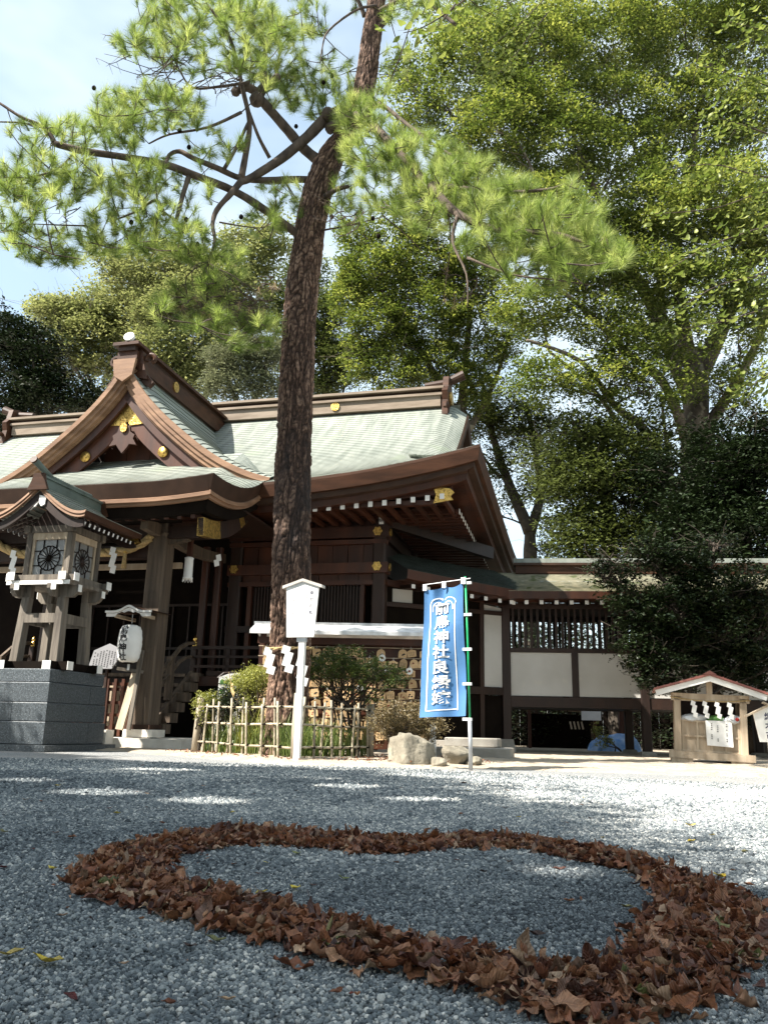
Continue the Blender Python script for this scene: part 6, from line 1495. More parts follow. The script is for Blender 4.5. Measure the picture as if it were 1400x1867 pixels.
BR = [
 ([(575, 455, 12.6), (548, 432, 12.5), (500, 395, 12.2), (430, 350, 11.9), (350, 318, 11.6), (300, 300, 11.4), (230, 287, 11.2), (150, 275, 11), (100, 262, 10.9)], .075, .05),
 ([(100, 262, 10.9), (92, 245, 10.9), (78, 230, 10.9), (40, 214, 10.8), (0, 188, 10.8), (-40, 165, 10.8)], .045, .015),
 ([(78, 232, 10.9), (40, 224, 10.8), (-10, 222, 10.7)], .02, .01),
 ([(140, 272, 11), (110, 305, 10.9), (60, 322, 10.8), (10, 323, 10.7)], .018, .006),
 ([(580, 330, 12.6), (545, 327, 12.5), (490, 329, 12.3), (440, 325, 12), (400, 308, 11.8), (352, 288, 11.6), (328, 276, 11.6), (309, 283, 11.6), (303, 301, 11.5)], .07, .028),
 ([(440, 330, 12), (422, 352, 11.8), (396, 382, 11.7), (388, 410, 11.6), (392, 440, 11.5), (380, 478, 11.4)], .06, .02),
 ([(650, 195, 12.65), (600, 212, 12.5), (560, 250, 12.4), (512, 290, 12.3), (462, 322, 12.1), (440, 332, 12.0)], .125, .055),
 ([(590, 300, 12.6), (555, 272, 12.5), (525, 238, 12.3), (492, 200, 12.1), (470, 175, 12.0)], .10, .08),
 ([(475, 172, 12.0), (452, 160, 11.9), (432, 167, 11.9)], .085, .06),
 ([(470, 180, 12.0), (482, 158, 12.0), (500, 145, 12.0), (505, 138, 12.0)], .10, .05),
 ([(440, 325, 12), (450, 270, 12), (455, 220, 11.9), (442, 160, 11.8), (432, 110, 11.8), (415, 60, 11.7), (380, 10, 11.6)], .06, .02),
 ([(492, 288, 12.2), (472, 250, 12), (455, 205, 11.9)], .035, .025),
 ([(408, 310, 11.8), (432, 268, 11.8), (452, 225, 11.9)], .035, .025),
 ([(485, 160, 12), (480, 110, 12), (485, 70, 12), (450, 35, 12), (420, 0, 12)], .045, .02),
 ([(440, 205, 11.8), (380, 232, 11.6), (310, 245, 11.4), (272, 262, 11.3)], .03, .012),
 ([(455, 150, 11.8), (400, 158, 11.6), (352, 160, 11.5), (330, 132, 11.4), (316, 100, 11.4)], .028, .01),
 ([(345, 320, 11.6), (332, 362, 11.5), (322, 402, 11.4)], .045, .03),
 ([(300, 392, 11.3), (285, 365, 11.3), (250, 385, 11.2), (208, 402, 11.1)], .035, .012),
 ([(322, 402, 11.4), (290, 375, 11.3), (285, 320, 11.3)], .02, .012),
 ([(400, 405, 11.6), (440, 412, 11.7), (475, 416, 11.8)], .015, .008),
 ([(160, 412, 11.2), (100, 410, 11), (50, 408, 10.9)], .014, .006),
 ([(590, 362, 12.5), (612, 346, 12.2), (635, 340, 12)], .06, .03),
 ([(600, 235, 12.5), (655, 212, 11.9), (712, 262, 11.2), (780, 335, 10.5), (835, 390, 10.0), (910, 420, 9.6), (1000, 425, 9.2), (1060, 440, 9.0), (1125, 462, 8.8)], .10, .018),
 ([(655, 212, 11.9), (690, 190, 11.6), (740, 225, 11.2), (800, 270, 10.8), (860, 300, 10.5)], .05, .015),
 ([(780, 335, 10.5), (860, 345, 10.2), (930, 350, 9.9), (1000, 345, 9.6), (1030, 335, 9.5)], .045, .012),
 ([(835, 390, 10.0), (825, 440, 9.8), (850, 500, 9.6), (852, 560, 9.5)], .03, .006),
 ([(852, 470, 9.6), (930, 500, 9.4), (1010, 510, 9.2), (1080, 520, 9.0)], .02, .005),
 ([(690, 10, 12.5), (650, 18, 12.2), (600, 55, 12), (588, 85, 11.9), (584, 115, 11.8)], .03, .008),
 ([(676, 60, 12.6), (700, 40, 12.5), (716, 0, 12.4), (722, -30, 12.4)], .07, .05),
 ([(690, 20, 12.5), (760, -10, 12.0), (800, 20, 11.8), (830, 45, 11.7)], .045, .03),
 ([(665, 30, 12.6), (655, 5, 12.5), (640, -25, 12.4)], .05, .03),
 ([(588, 420, 12.5), (640, 410, 12.1), (700, 395, 11.8)], .02, .006),
]
for i, (p, r0, r1) in enumerate(BR): poly_limb(PP(p), r0, r1, 'limb', M['branch'], pine, 9, i, 4)
for (x, y, Y, r) in ((468, 182, 11.95, .13), (430, 167, 11.9, .085), (505, 142, 11.95, .075), (598, 208, 12.35, .12), (509, 776, 12.3, .05)):
    c = at(x, y, Y) - PB; MB().lathe([(.02, -r), (r * .8, -r * .6), (r, 0), (r * .75, r * .7), (.02, r)], c, 9).build('burr', M['branch'], pine, True)
# needles
anch = [q for (p, a, b) in BR for q in poly_limb(PP(p), a, b, '', None, None, sub=3, ret=True)[0]]
anch_np = np.array([tuple(a) for a in anch])
ZN = [  # px, py, rx, ry, Y, n tufts, (spray direction x,z)
 (390, 60, 150, 75, 11.8, 170, 0), (500, 95, 60, 75, 12.2, 70, 0), (300, 30, 70, 60, 11.6, 60, 0), (235, 80, 32, 22, 11.5, 14, 0), (560, 40, 40, 45, 12.3, 26, 0),
 (560, 160, 55, 50, 12.6, 50, 0), (610, 150, 40, 60, 12.8, 30, 0), (255, 190, 90, 45, 11.4, 70, 0), (190, 235, 90, 40, 11.2, 60, 0), (330, 195, 45, 40, 11.5, 30, 0),
 (90, 320, 95, 60, 11, 60, 0), (30, 360, 60, 60, 10.8, 40, 0), (30, 420, 50, 30, 10.9, 16, 0), (110, 450, 75, 35, 11.2, 40, 0), (215, 420, 80, 45, 11.3, 60, 0), (310, 435, 80, 45, 11.4, 60, 0),
 (400, 480, 60, 40, 11.6, 34, 0), (300, 350, 90, 40, 11.5, 36, 0), (230, 330, 70, 40, 11.3, 30, 0), (480, 400, 40, 40, 12.0, 16, 0), (390, 250, 60, 50, 11.9, 20, 0), (500, 150, 50, 40, 12.2, 22, 0),
 (450, 600, 60, 45, 11.6, 42, 0), (350, 560, 80, 50, 11.4, 34, 0), (510, 350, 40, 30, 12.3, 12, 0), (560, 400, 30, 50, 12.9, 12, 0), (620, 330, 30, 50, 12.6, 16, 0), (640, 390, 40, 30, 12.3, 16, 0),
 (650, 205, 45, 35, 11.7, 34, 1), (690, 260, 70, 55, 11.3, 80, 1), (770, 300, 80, 60, 10.8, 100, 1), (850, 340, 85, 60, 10.3, 110, 1), (930, 380, 85, 60, 9.9, 110, 1), (1000, 420, 75, 55, 9.5, 90, 1), (1060, 450, 60, 50, 9.2, 60, 1), (1120, 462, 28, 25, 8.9, 18, 1),
 (700, 340, 60, 50, 11.3, 50, 1), (790, 380, 60, 45, 10.8, 60, 1), (900, 440, 70, 40, 10.1, 60, 1), (980, 490, 80, 40, 9.6, 50, 1), (1040, 340, 20, 15, 9.6, 6, 1), (1080, 380, 25, 18, 9.3, 8, 1), (690, 170, 30, 22, 11.6, 12, 1),
 (760, 20, 60, 35, 12.0, 24, 0), (720, 110, 30, 30, 12.6, 8, 0), (280, 300, 60, 25, 11.3, 14, 0), (150, 340, 60, 40, 11, 24, 0), (60, 230, 50, 25, 10.9, 16, 0), (440, 20, 70, 30, 12.1, 40, 0)]
r = np.random.default_rng(77); tuf = []
for (x, y, rx, ry, Y, n, kd) in ZN:
    for k in range(int(n * (1.15 if kd else 1.4))):
        a = r.random() * 6.283; q = math.sqrt(r.random()); c = at(x + rx * q * math.cos(a), y + ry * q * math.sin(a), Y + r.normal(0, .35)) - PB; tuf.append((c.x, c.y, c.z, r.random()))
tuf = np.array(tuf)
# upper crown above the picture, whose shade falls on the hall roof
UP = [([(0, 12.6, 14.6), (-1.2, 13.2, 15.2), (-2.6, 13.5, 15.4)], .09, .03), ([(.0, 12.6, 14.5), (-1.5, 12.2, 15.0), (-3.2, 11.8, 15.2)], .09, .03), ([(.0, 12.6, 15), (.6, 11.2, 15.6), (1.2, 10.2, 15.8)], .08, .03)]
for i, (p, r0, r1) in enumerate(UP):
    q = [Vector((-.4 + .2 * (i == 0), 12.6, p[0][2]))] + [Vector(v) for v in p[1:]]; q = [v - PB for v in q]; poly_limb(q, r0, r1, 'limb', M['branch'], pine, 8, i, 4); anch_np = np.vstack([anch_np, np.array([tuple(v) for v in poly_limb(q, r0, r1, '', None, None, sub=3, ret=True)[0]])])
for (x, y, z, rx, ry, rz, n) in ((-2.0, 12.9, 15.2, 1.4, .9, .35, 190), (-.2, 12.9, 15.0, 1.3, .8, .35, 150), (-2.9, 12.0, 15.2, 1.0, .8, .3, 60), (1.9, 12.9, 14.9, .9, .7, .3, 60)):
    for k in range(n):
        a = r.random() * 6.283; q = math.sqrt(r.random()); tuf = np.vstack([tuf, [[x + rx * q * math.cos(a) - PB.x, y + ry * q * math.sin(a) - PB.y, z + r.normal(0, rz), r.random()]]])
# twigs from nearest limb point to tufts (chained through neighbouring tufts)
mbt = MB(); nodes = [anch_np]; done = anch_np.copy()
dmin = np.array([np.min(np.linalg.norm(anch_np - t[:3], axis=1)) for t in tuf]); ordt = np.argsort(dmin); dirs = np.zeros((len(tuf), 3))
pool = list(map(tuple, anch_np)); poolnp = anch_np
for cnt, ti in enumerate(ordt):
    t = tuf[ti, :3]; d = np.linalg.norm(poolnp - t, axis=1) + .45 * (poolnp[:, 2] > t[2] + .2); j = int(np.argmin(d)); a = poolnp[j]
    v = t - a; L = np.linalg.norm(v) + 1e-6; dirs[ti] = v / L * .8 + np.array([0, -.1, .75])
    mid = (a + t) / 2 + np.array([0, 0, -.06 * L]); rad = .0045 + .004 * min(L, 1.5)
    mbt.tube([tuple(a), tuple(mid), tuple(t)], [rad * 1.5, rad * 1.2, rad], 4, False)
    if cnt % 2 == 0: poolnp = np.vstack([poolnp, t[None], mid[None]])
mbt.build('twig', M['branch'], pine, False, kind='stuff')
def tufts(tuf, dirs, per, ln, seed, w=.0034, spread=1.0):
    r = np.random.default_rng(seed); k = len(tuf); dirs = dirs / np.linalg.norm(dirs, axis=1)[:, None]
    D = np.repeat(dirs, per, axis=0); O = np.repeat(tuf[:, :3], per, axis=0); n = len(D)
    back = r.random(n) * .17; O = O - D * back[:, None]
    q = r.normal(size=(n, 3)); q /= np.linalg.norm(q, axis=1)[:, None]; dr = D * .9 + q * spread * .72; dr /= np.linalg.norm(dr, axis=1)[:, None]
    L = ln * (.75 + .4 * r.random(n)); sd_ = np.cross(dr, r.normal(size=(n, 3))); sd_ /= np.linalg.norm(sd_, axis=1)[:, None] + 1e-9
    tip = O + dr * L[:, None] + np.array([0, 0, -.012]); V = np.stack([O - sd_ * w / 2, O + sd_ * w / 2, tip], 1).reshape(-1, 3)
    T = np.repeat(np.clip(np.repeat(tuf[:, 3], per) * .75 + .25 * r.random(n), 0, 1), 3)
    return V, np.arange(3 * n).reshape(-1, 3), T
V, F, T = tufts(tuf, dirs, 100, .20, 5, w=.0054); np_mesh('needles', V, F, M['needle'], pine, False, T, 'stuff')
# dead twigs and brown needles below the left limb
mb = MB(); rr = random.Random(8); dt = []
for (x, y, dx, dy, n) in ((420, 560, 70, 25, 24), (340, 540, 60, 25, 10), (470, 520, 40, 20, 10), (470, 600, 30, 30, 8), (300, 130, 70, 45, 14), (200, 95, 50, 35, 5), (380, 150, 70, 40, 18), (60, 350, 50, 40, 8), (120, 370, 40, 60, 7), (840, 520, 40, 50, 8), (620, 400, 50, 40, 8), (230, 420, 60, 50, 10)):
    hub = at(x + dx, y - dy * .2, 11.6) - PB
    for k in range(n):
        p1 = at(x + rr.uniform(-dx, dx), y + rr.uniform(-dy, dy), 11.6 + rr.uniform(-.4, .3)) - PB; p0 = anch[int(np.argmin(np.linalg.norm(anch_np - np.array(p1), axis=1)))] if k % 4 == 0 else hub.lerp(p1, rr.uniform(.1, .6)) + Vector((rr.uniform(-.1, .1), rr.uniform(-.1, .1), rr.uniform(-.1, .1)))
        P, R2 = limb(p0, p1, .012, .004, rr.random(), -.05, .25, 7); mb.tube(P, R2, 4, False)
        for q in range(3):
            a = P[rr.randint(2, 7)]; mb.tube([a, a + Vector((rr.uniform(-.18, .18), rr.uniform(-.1, .1), rr.uniform(-.2, .12)))], [.005, .002], 3, False)
        if y > 500 and k % 2 == 0: dt.append((p1.x, p1.y, p1.z, rr.random()))
mb.build('dead_twig', M['branch'], pine, False, kind='stuff')
V, F, T = tufts(np.array(dt), np.tile(np.array([[0, -.2, -.6]]), (len(dt), 1)), 22, .14, 9); np_mesh('dead_needles', V, F, M['needle_dead'], pine, False, T, 'stuff')
for (x, y, Y) in ((172, 160, 11.3), (240, 405, 11.2), (250, 356, 11.2), (225, 330, 11.3), (302, 236, 11.4), (328, 237, 11.4), (345, 268, 11.5), (360, 445, 11.4), (415, 95, 11.6), (540, 230, 12.4), (605, 138, 12.2), (590, 150, 12.2), (690, 430, 11.4), (605, 395, 12.2), (640, 372, 12.1), (680, 398, 11.9), (440, 395, 11.6), (340, 400, 11.4)):
    c = at(x, y, Y) - PB
    MB().lathe([(.006, -.05), (.03, -.03), (.038, -.005), (.03, .02), (.012, .04)], c, 8).build('pine_cone', M['wood_black'], pine)
# straw rope and paper streamers tied round the trunk
tro = thing('trunk_rope', 'thin straw rope tied round the pine trunk, carrying paper streamers', 'rope', (PB.x - .02, PB.y, 1.62), 0)
for s in range(2): MB().tube([((.355 + .012 * math.cos(a * 8 + s * 3.14)) * math.cos(a), (.345 + .012 * math.cos(a * 8 + s * 3.14)) * math.sin(a), .03 * math.sin(a + .6) + .012 * math.sin(a * 8 + s * 3.14)) for a in np.linspace(0, 6.283, 90)], .013, 6, False).build('rope_strand', M['rope'], tro, True)
for (x, y, z, lab) in ((-.30, -.26, 1.62, 'left white paper streamer on the pine trunk rope'), (-.02, -.385, 1.64, 'middle white paper streamer on the pine trunk rope beside the notice'), (.20, -.37, 1.46, 'right white paper streamer behind the white notice post')):
    o = shide_mesh(4, .115, .115, 1).build('paper_streamer', M['paper']); o.location = (PB.x + x - .05, PB.y + y, z); tag(o, lab, 'paper streamer')

# ------------------------------------------------------------------ shrubs and bed plants
def shrub(name, label, base, blobs, leafm, per, ls, seed, stems=7, cat='shrub', rmin=.06, rmax=.14, aspect=.42):
    root = thing(name, label, cat, base, 0); B = np.array(base)
    cl = blob_clumps(blobs, seed, 1.0, rmin=rmin, rmax=rmax, shell=.3); cl[:, :3] -= B; mb = MB(); rr = random.Random(seed)
    for j in range(stems):
        a = rr.random() * 6.28; p0 = Vector((.12 * math.cos(a), .08 * math.sin(a), 0)); tgt = Vector(cl[rr.randrange(len(cl)), :3]); mid = p0.lerp(tgt, .5) + Vector((rr.uniform(-.1, .1), 0, .05))
        P, R2 = limb(p0, mid, .02, .013, rr.random(), 0, .15, 5); mb.tube(P, R2, 6, False)
        for q in range(6):
            t2 = Vector(cl[rr.randrange(len(cl)), :3]); P, R2 = limb(mid, t2, .011, .004, rr.random(), .02, .18, 5); mb.tube(P, R2, 5, False)
    mb.build('stem', M['branch_dark'], root, True, kind='stuff')
    V, F, T = leaf_cloud(cl, per, ls, seed, flat=.9, tilt=.9, aspect=aspect); np_mesh('foliage', V, F, leafm, root, False, T, 'stuff')
    return root
def wb(px, py, rx, ry, Y, n, d=.35): b = list(pxblob(px, py, rx, ry, Y, n)); b[4] = d; return tuple(b)
shrub('azalea_bush', 'open twiggy azalea with bare lower stems in front of the plaque rack', (-.42, 13.0, 0), [wb(600, 1215, 50, 24, 13, 110), (wb(665, 1222, 56, 22, 13, 110)), wb(600, 1250, 55, 26, 13, 10), wb(680, 1258, 48, 24, 13, 14), wb(720, 1235, 26, 18, 13, 30), wb(620, 1190, 45, 10, 13, 30)], M['leaf_shrub'], 26, .042, 31, 9)
shrub('brown_azalea_bush', 'low dry-leaved azalea mound between the bamboo fence and boulder', (.25, 12.3, 0), [wb(735, 1310, 58, 30, 12.3, 200), wb(780, 1320, 40, 26, 12.2, 90), wb(700, 1320, 30, 28, 12.4, 60)], M['leaf_shrub_brown'], 24, .034, 32, 8)
shrub('yellow_shrub', 'clipped yellow green shrub left of the pine trunk', (-1.95, 13.2, 0), [wb(465, 1235, 30, 22, 13.2, 130), wb(440, 1240, 25, 16, 13.3, 60), wb(470, 1270, 32, 26, 13.2, 60)], M['leaf_yellow_shrub'], 26, .032, 33, 7)
shrub('dark_conifer_shrub', 'small dark green conical shrub in front of the green-topped panel', (-2.42, 13.9, 0), [wb(425, 1265, 26, 30, 13.8, 110), wb(415, 1290, 36, 22, 13.8, 80)], M['leaf_dark'], 26, .034, 34, 5)
shrub('fringe_shrub', 'bright green low shrub beside the left log post of the bamboo fence', (-2.9, 13.9, 0), [wb(372, 1290, 16, 26, 13.8, 50), wb(392, 1275, 18, 14, 13.9, 34)], M['leaf_yellow_shrub'], 22, .045, 35, 5, aspect=.25)
def blades(name, label, spots, n, L, seed, m='grass_blade', w=.014, cat='plant', base=None):
    r = np.random.default_rng(seed); VV = []; TT = []; FF = []; b = 0
    B = np.array(base)
    for (x, y, z0, rad, LL) in spots:
        for k in range(n):
            a = r.random() * 6.283; q = math.sqrt(r.random()) * rad; p = np.array([x + q * math.cos(a), y + q * math.sin(a), z0]) - B; ln = LL * r.uniform(.6, 1.1); d = r.random() * 6.283; lean = r.uniform(.15, .75); ww = w * r.uniform(.6, 1.1); s = np.array([-math.sin(d), math.cos(d), 0]) * ww / 2; P = []
            for i in range(6):
                t = i / 5; h = ln * (t - .42 * lean * t ** 2.6); o = lean * ln * .75 * t ** 2; c = p + np.array([math.cos(d) * o, math.sin(d) * o, h]); wv = s * (1 - t ** 2.5 * .93); P += [c - wv, c + wv]
            VV.append(np.array(P)); FF.append(np.array([(b + 2 * i, b + 2 * i + 1, b + 2 * i + 3, b + 2 * i + 2) for i in range(5)])); b += 12; TT.append(np.full(12, r.random()))
    root = thing(name, label, cat, base)
    np_mesh('blades', np.concatenate(VV), np.concatenate(FF), M[m], root, True, np.concatenate(TT), 'stuff'); return root
sp1 = [(-1.1 + -1.84 * t + o[0], 11.5 + 2.35 * t + o[1], .05, .16, .62) for t in np.linspace(.12, .95, 9) for o in ((.12, .18), (.3, .42))]
blades('strap_leaf_plant', 'clumps of long arching green strap leaves inside the left arm of the bamboo fence', sp1, 60, .6, 41, base=(-1.9, 12.8, 0))
sp2 = [(-1.1 + .98 * t + o[0], 11.5 + 1.45 * t + o[1], .05, .15, .66) for t in np.linspace(.1, .95, 5) for o in ((-.12, .18), (-.3, .45))]
blades('strap_leaf_plant', 'clumps of long arching green strap leaves inside the right arm of the bamboo fence', sp2, 62, .6, 42, base=(-.6, 12.4, 0))
blades('bamboo_grass', 'yellowing dwarf bamboo grass in front of the clipped yellow shrub', [(-1.85, 12.95, .1, .18, .95), (-2.0, 12.9, .1, .15, .9)], 45, .9, 43, w=.018, m='leaf_yellow_shrub', base=(-1.9, 12.95, 0))
o = thing('curled_dead_leaf', 'curled orange dead leaf hanging on a thin stalk above the left fence', 'leaf', (-2.22, 12.6, .95), 0)
MB().tube([(-.05, 0, .3), (0, 0, .1), (.02, 0, 0)], .005, 4).build('stalk', M['rope'], o)
P_, F_, _a = leaf_geo(.26, .09, 1.2, .5, .4, 1.0, seed=5); np_mesh('blade', P_ @ np.array(Euler((0, 1.3, .3)).to_matrix()).T, F_, M['rope'], o, True)
# litter of small dry leaves in the bed
r = np.random.default_rng(9); VV = []; FF = []; TT = []; AT_ = []; b = 0
for k in range(900):
    x = r.uniform(-3.4, 1.6); y = r.uniform(11.1, 14.2); e = np.interp(x, [-4, -3.0, -2.0, -1.05, .2, 1.6], [13.6, 13.0, 11.9, 10.95, 11.05, 11.6])
    if y < e + .1: continue
    q = LV[k % 16]; A_ = np.array(Euler((r.normal(0, .4), r.normal(0, .4), r.random() * 6.28)).to_matrix()) * r.uniform(.03, .06); VV.append(q[0] @ A_.T + np.array([x, y, .07])); FF.append(q[1] + b); b += len(q[0]); TT.append(np.full(len(q[0]), r.random())); AT_.append(q[2])
lt_ = tag(np_mesh('bed_leaf_litter', np.concatenate(VV), np.concatenate(FF), M['leaf_fallen_mass'], None, True, np.concatenate(TT)), 'thin litter of dry leaves in the pine bed', 'leaf litter', kind='stuff'); vein_attr(lt_.data, np.concatenate(AT_))

# ------------------------------------------------------------------ trees behind
KB = M['branch_pale']; KD = M['branch_dark']
def pb(*a): return pxblob(*a)
tree('zelkova_tree', 'great old zelkova with thick mottled trunk and fan of limbs at right', 'tree', (at(1262, 1300, 31).x, 31, 0),
     [(1262, 1100, 31), (1262, 960, 31), (1266, 830, 31), (1268, 700, 31), (1262, 640, 31)],
     [([(1268, 700, 31), (1330, 560, 30.5), (1380, 430, 30), (1430, 300, 30)], .42, .12), ([(1262, 680, 31), (1240, 560, 30.5), (1235, 430, 30), (1260, 280, 29.5), (1290, 120, 29)], .36, .08),
      ([(1255, 660, 31), (1190, 560, 30), (1140, 470, 29), (1090, 360, 28.5), (1040, 230, 28)], .36, .06), ([(1255, 720, 31), (1212, 620, 31), (1200, 480, 31), (1180, 340, 30.5), (1130, 200, 30)], .30, .06),
      ([(1250, 800, 31), (1210, 700, 30), (1140, 640, 29), (1060, 560, 28), (980, 500, 27.5)], .24, .05), ([(1232, 900, 31), (1180, 790, 30), (1120, 740, 29), (1060, 660, 28), (960, 620, 27)], .22, .05),
      ([(1222, 940, 31), (1160, 830, 30), (1090, 720, 29.5), (1000, 640, 29)], .16, .05), ([(1280, 790, 31), (1340, 700, 30.5), (1385, 610, 30), (1420, 500, 30)], .26, .1), ([(1225, 930, 31), (1215, 820, 30.8), (1205, 720, 30.6)], .1, .05)],
     [pb(860, 110, 110, 100, 28, 95), pb(990, 90, 120, 100, 28, 110), pb(1120, 80, 120, 100, 29, 110), pb(1250, 90, 120, 110, 30, 110), pb(1370, 90, 90, 120, 30, 80), pb(900, 240, 110, 80, 27.5, 80), pb(1010, 270, 120, 100, 28, 100), pb(1130, 290, 110, 100, 29, 90), pb(1240, 280, 100, 110, 30, 80), pb(1360, 290, 90, 110, 30, 75),
      pb(1040, 420, 90, 70, 28, 60), pb(1170, 440, 80, 70, 29, 50), pb(1300, 440, 90, 80, 29.5, 55), pb(1385, 480, 50, 90, 30, 30), pb(760, 190, 60, 70, 28, 30), pb(740, 130, 40, 40, 28, 12), pb(980, 560, 90, 60, 28, 50), pb(1090, 580, 70, 60, 28, 34), pb(1190, 590, 60, 50, 29, 22), pb(1000, 690, 80, 50, 27.5, 36), pb(1110, 700, 60, 50, 28, 24), pb(1350, 640, 60, 50, 29, 14), pb(1310, 700, 60, 30, 29, 14), pb(930, 20, 200, 60, 29, 90), pb(1250, 0, 180, 60, 29, 90),
      pb(1180, 500, 90, 60, 28, 60), pb(1290, 520, 90, 60, 28.5, 60), pb(1370, 560, 60, 70, 29, 36), pb(1240, 620, 80, 50, 28, 30), pb(1200, 700, 60, 60, 28, 24), pb(1140, 640, 60, 60, 28, 36), pb(1320, 360, 110, 90, 28, 80), pb(1190, 380, 100, 80, 28, 70), pb(1080, 480, 90, 60, 27.5, 60), pb(1380, 400, 60, 90, 29, 50), pb(1340, 750, 50, 40, 30, 10), pb(1000, 380, 80, 60, 27, 50),
      pb(960, 180, 110, 60, 27.5, 60), pb(1110, 190, 120, 60, 28.5, 60), pb(1240, 190, 110, 60, 29, 50), pb(1370, 200, 80, 60, 29, 40), pb(860, 330, 60, 60, 28, 30), pb(1390, 20, 80, 80, 29, 40)],
     M['leaf_keyaki'], KB, 62, .13, 101, .78, .45, .9, twigs=3, dens=1.9, flat=.38, shell=.3)
tree('zelkova_tree', 'spreading light green zelkova directly behind the hall roof', 'tree', (at(860, 1250, 34).x, 34, 0), [(862, 1000, 34), (850, 850, 34), (830, 740, 34)],
     [([(850, 850, 34), (800, 700, 33), (740, 600, 32.5), (690, 520, 32)], .22, .05), ([(840, 760, 34), (850, 640, 33.5), (860, 540, 33), (870, 450, 33)], .22, .05), ([(845, 800, 34), (900, 700, 33.5), (930, 600, 33)], .18, .05), ([(690, 640, 33), (740, 600, 33), (820, 580, 33)], .06, .03)],
     [pb(680, 500, 80, 60, 32, 80), pb(770, 480, 90, 60, 32.5, 90), pb(860, 500, 80, 60, 33, 70), pb(690, 600, 80, 60, 32, 80), pb(780, 580, 90, 70, 32.5, 90), pb(880, 600, 90, 70, 33, 80), pb(720, 680, 60, 50, 32, 45), pb(800, 665, 70, 45, 32.5, 50), pb(640, 540, 40, 60, 32, 26), pb(650, 660, 30, 40, 32, 16), pb(880, 690, 50, 60, 33, 36), pb(740, 400, 70, 50, 32, 34), pb(660, 430, 50, 40, 32, 22)],
     M['leaf_keyaki'], KB, 70, .13, 102, .5, .4, .8, twigs=3, tone_by=.45, dens=1.8, flat=.38, shell=.3)
tree('forked_tree', 'forked dark-stemmed tree against bright sky beyond the corridor roof', 'tree', (at(968, 1250, 36).x, 36, 0), [(968, 1100, 36), (966, 1000, 36), (966, 965, 36)],
     [([(966, 970, 36), (935, 900, 36), (912, 840, 35.8), (895, 780, 35.5), (880, 700, 35.5)], .30, .1), ([(966, 970, 36), (985, 900, 36), (975, 820, 36), (960, 740, 36)], .26, .1), ([(912, 870, 35.8), (893, 850, 35.6), (880, 830, 35.6)], .1, .05), ([(975, 900, 36), (1030, 830, 35.5), (1060, 760, 35)], .14, .05)],
     [pb(870, 760, 50, 50, 35.5, 30), pb(930, 760, 60, 50, 35.5, 46), pb(900, 840, 40, 35, 35.5, 16), pb(985, 800, 60, 60, 36, 46), pb(990, 880, 50, 45, 36, 26), pb(1010, 960, 36, 30, 36, 12), pb(1000, 1005, 30, 14, 36, 6), pb(930, 900, 30, 30, 36, 6), pb(890, 940, 30, 30, 36, 4)],
     M['leaf_mid'], KD, 75, .14, 103, .42, .5, .95, dens=1.5, flat=.4, shell=.3)
tree('evergreen_tree', 'dark dense evergreen behind the corridor in the middle right', 'tree', (at(1110, 1250, 30).x, 29, 0), [(1110, 1000, 29), (1100, 860, 29)], [([(1105, 900, 29), (1060, 800, 28), (1040, 760, 28)], .12, .05), ([(1105, 900, 29), (1160, 820, 29)], .12, .05)],
     [pb(1060, 790, 60, 50, 28, 55), pb(1120, 830, 80, 70, 28.5, 90), pb(1060, 880, 70, 60, 28, 70), pb(1140, 920, 90, 70, 28.5, 90), pb(1060, 960, 50, 50, 28, 40), pb(1180, 800, 50, 60, 29, 40), pb(1120, 1000, 80, 50, 28, 70), pb(1040, 1010, 30, 26, 28, 14), pb(1190, 960, 50, 60, 29, 40), pb(1010, 840, 40, 60, 28.5, 24)],
     M['leaf_deep'], KD, 90, .14, 104, .35, .7, 1.2)
tree('evergreen_tree', 'tall black green evergreen filling the right edge behind the red roofed box', 'tree', (at(1370, 1300, 25).x, 25, 0), [(1360, 1100, 25), (1350, 950, 25), (1345, 850, 25)], [([(1350, 950, 25), (1390, 850, 25)], .12, .05), ([(1350, 1000, 25), (1290, 920, 25)], .12, .05)],
     [pb(1300, 820, 50, 50, 26, 40), pb(1200, 880, 50, 50, 27, 50), pb(1230, 1060, 60, 60, 25, 60), pb(1390, 820, 40, 60, 25, 40), pb(1350, 850, 60, 60, 25, 70), pb(1390, 900, 50, 80, 25, 60), pb(1300, 900, 60, 50, 25, 60), pb(1340, 980, 90, 70, 24.5, 110), pb(1260, 960, 60, 60, 25, 60), pb(1380, 1080, 70, 80, 24.5, 90), pb(1280, 1060, 80, 70, 24.5, 90), pb(1350, 1180, 90, 70, 24.5, 90), pb(1260, 1160, 60, 70, 24.5, 60), pb(1390, 780, 30, 40, 25, 12), pb(1395, 1250, 50, 60, 24, 50), pb(1310, 1260, 70, 50, 24.8, 50)],
     M['leaf_dark'], KD, 90, .14, 105, .40, .6, 1.0)
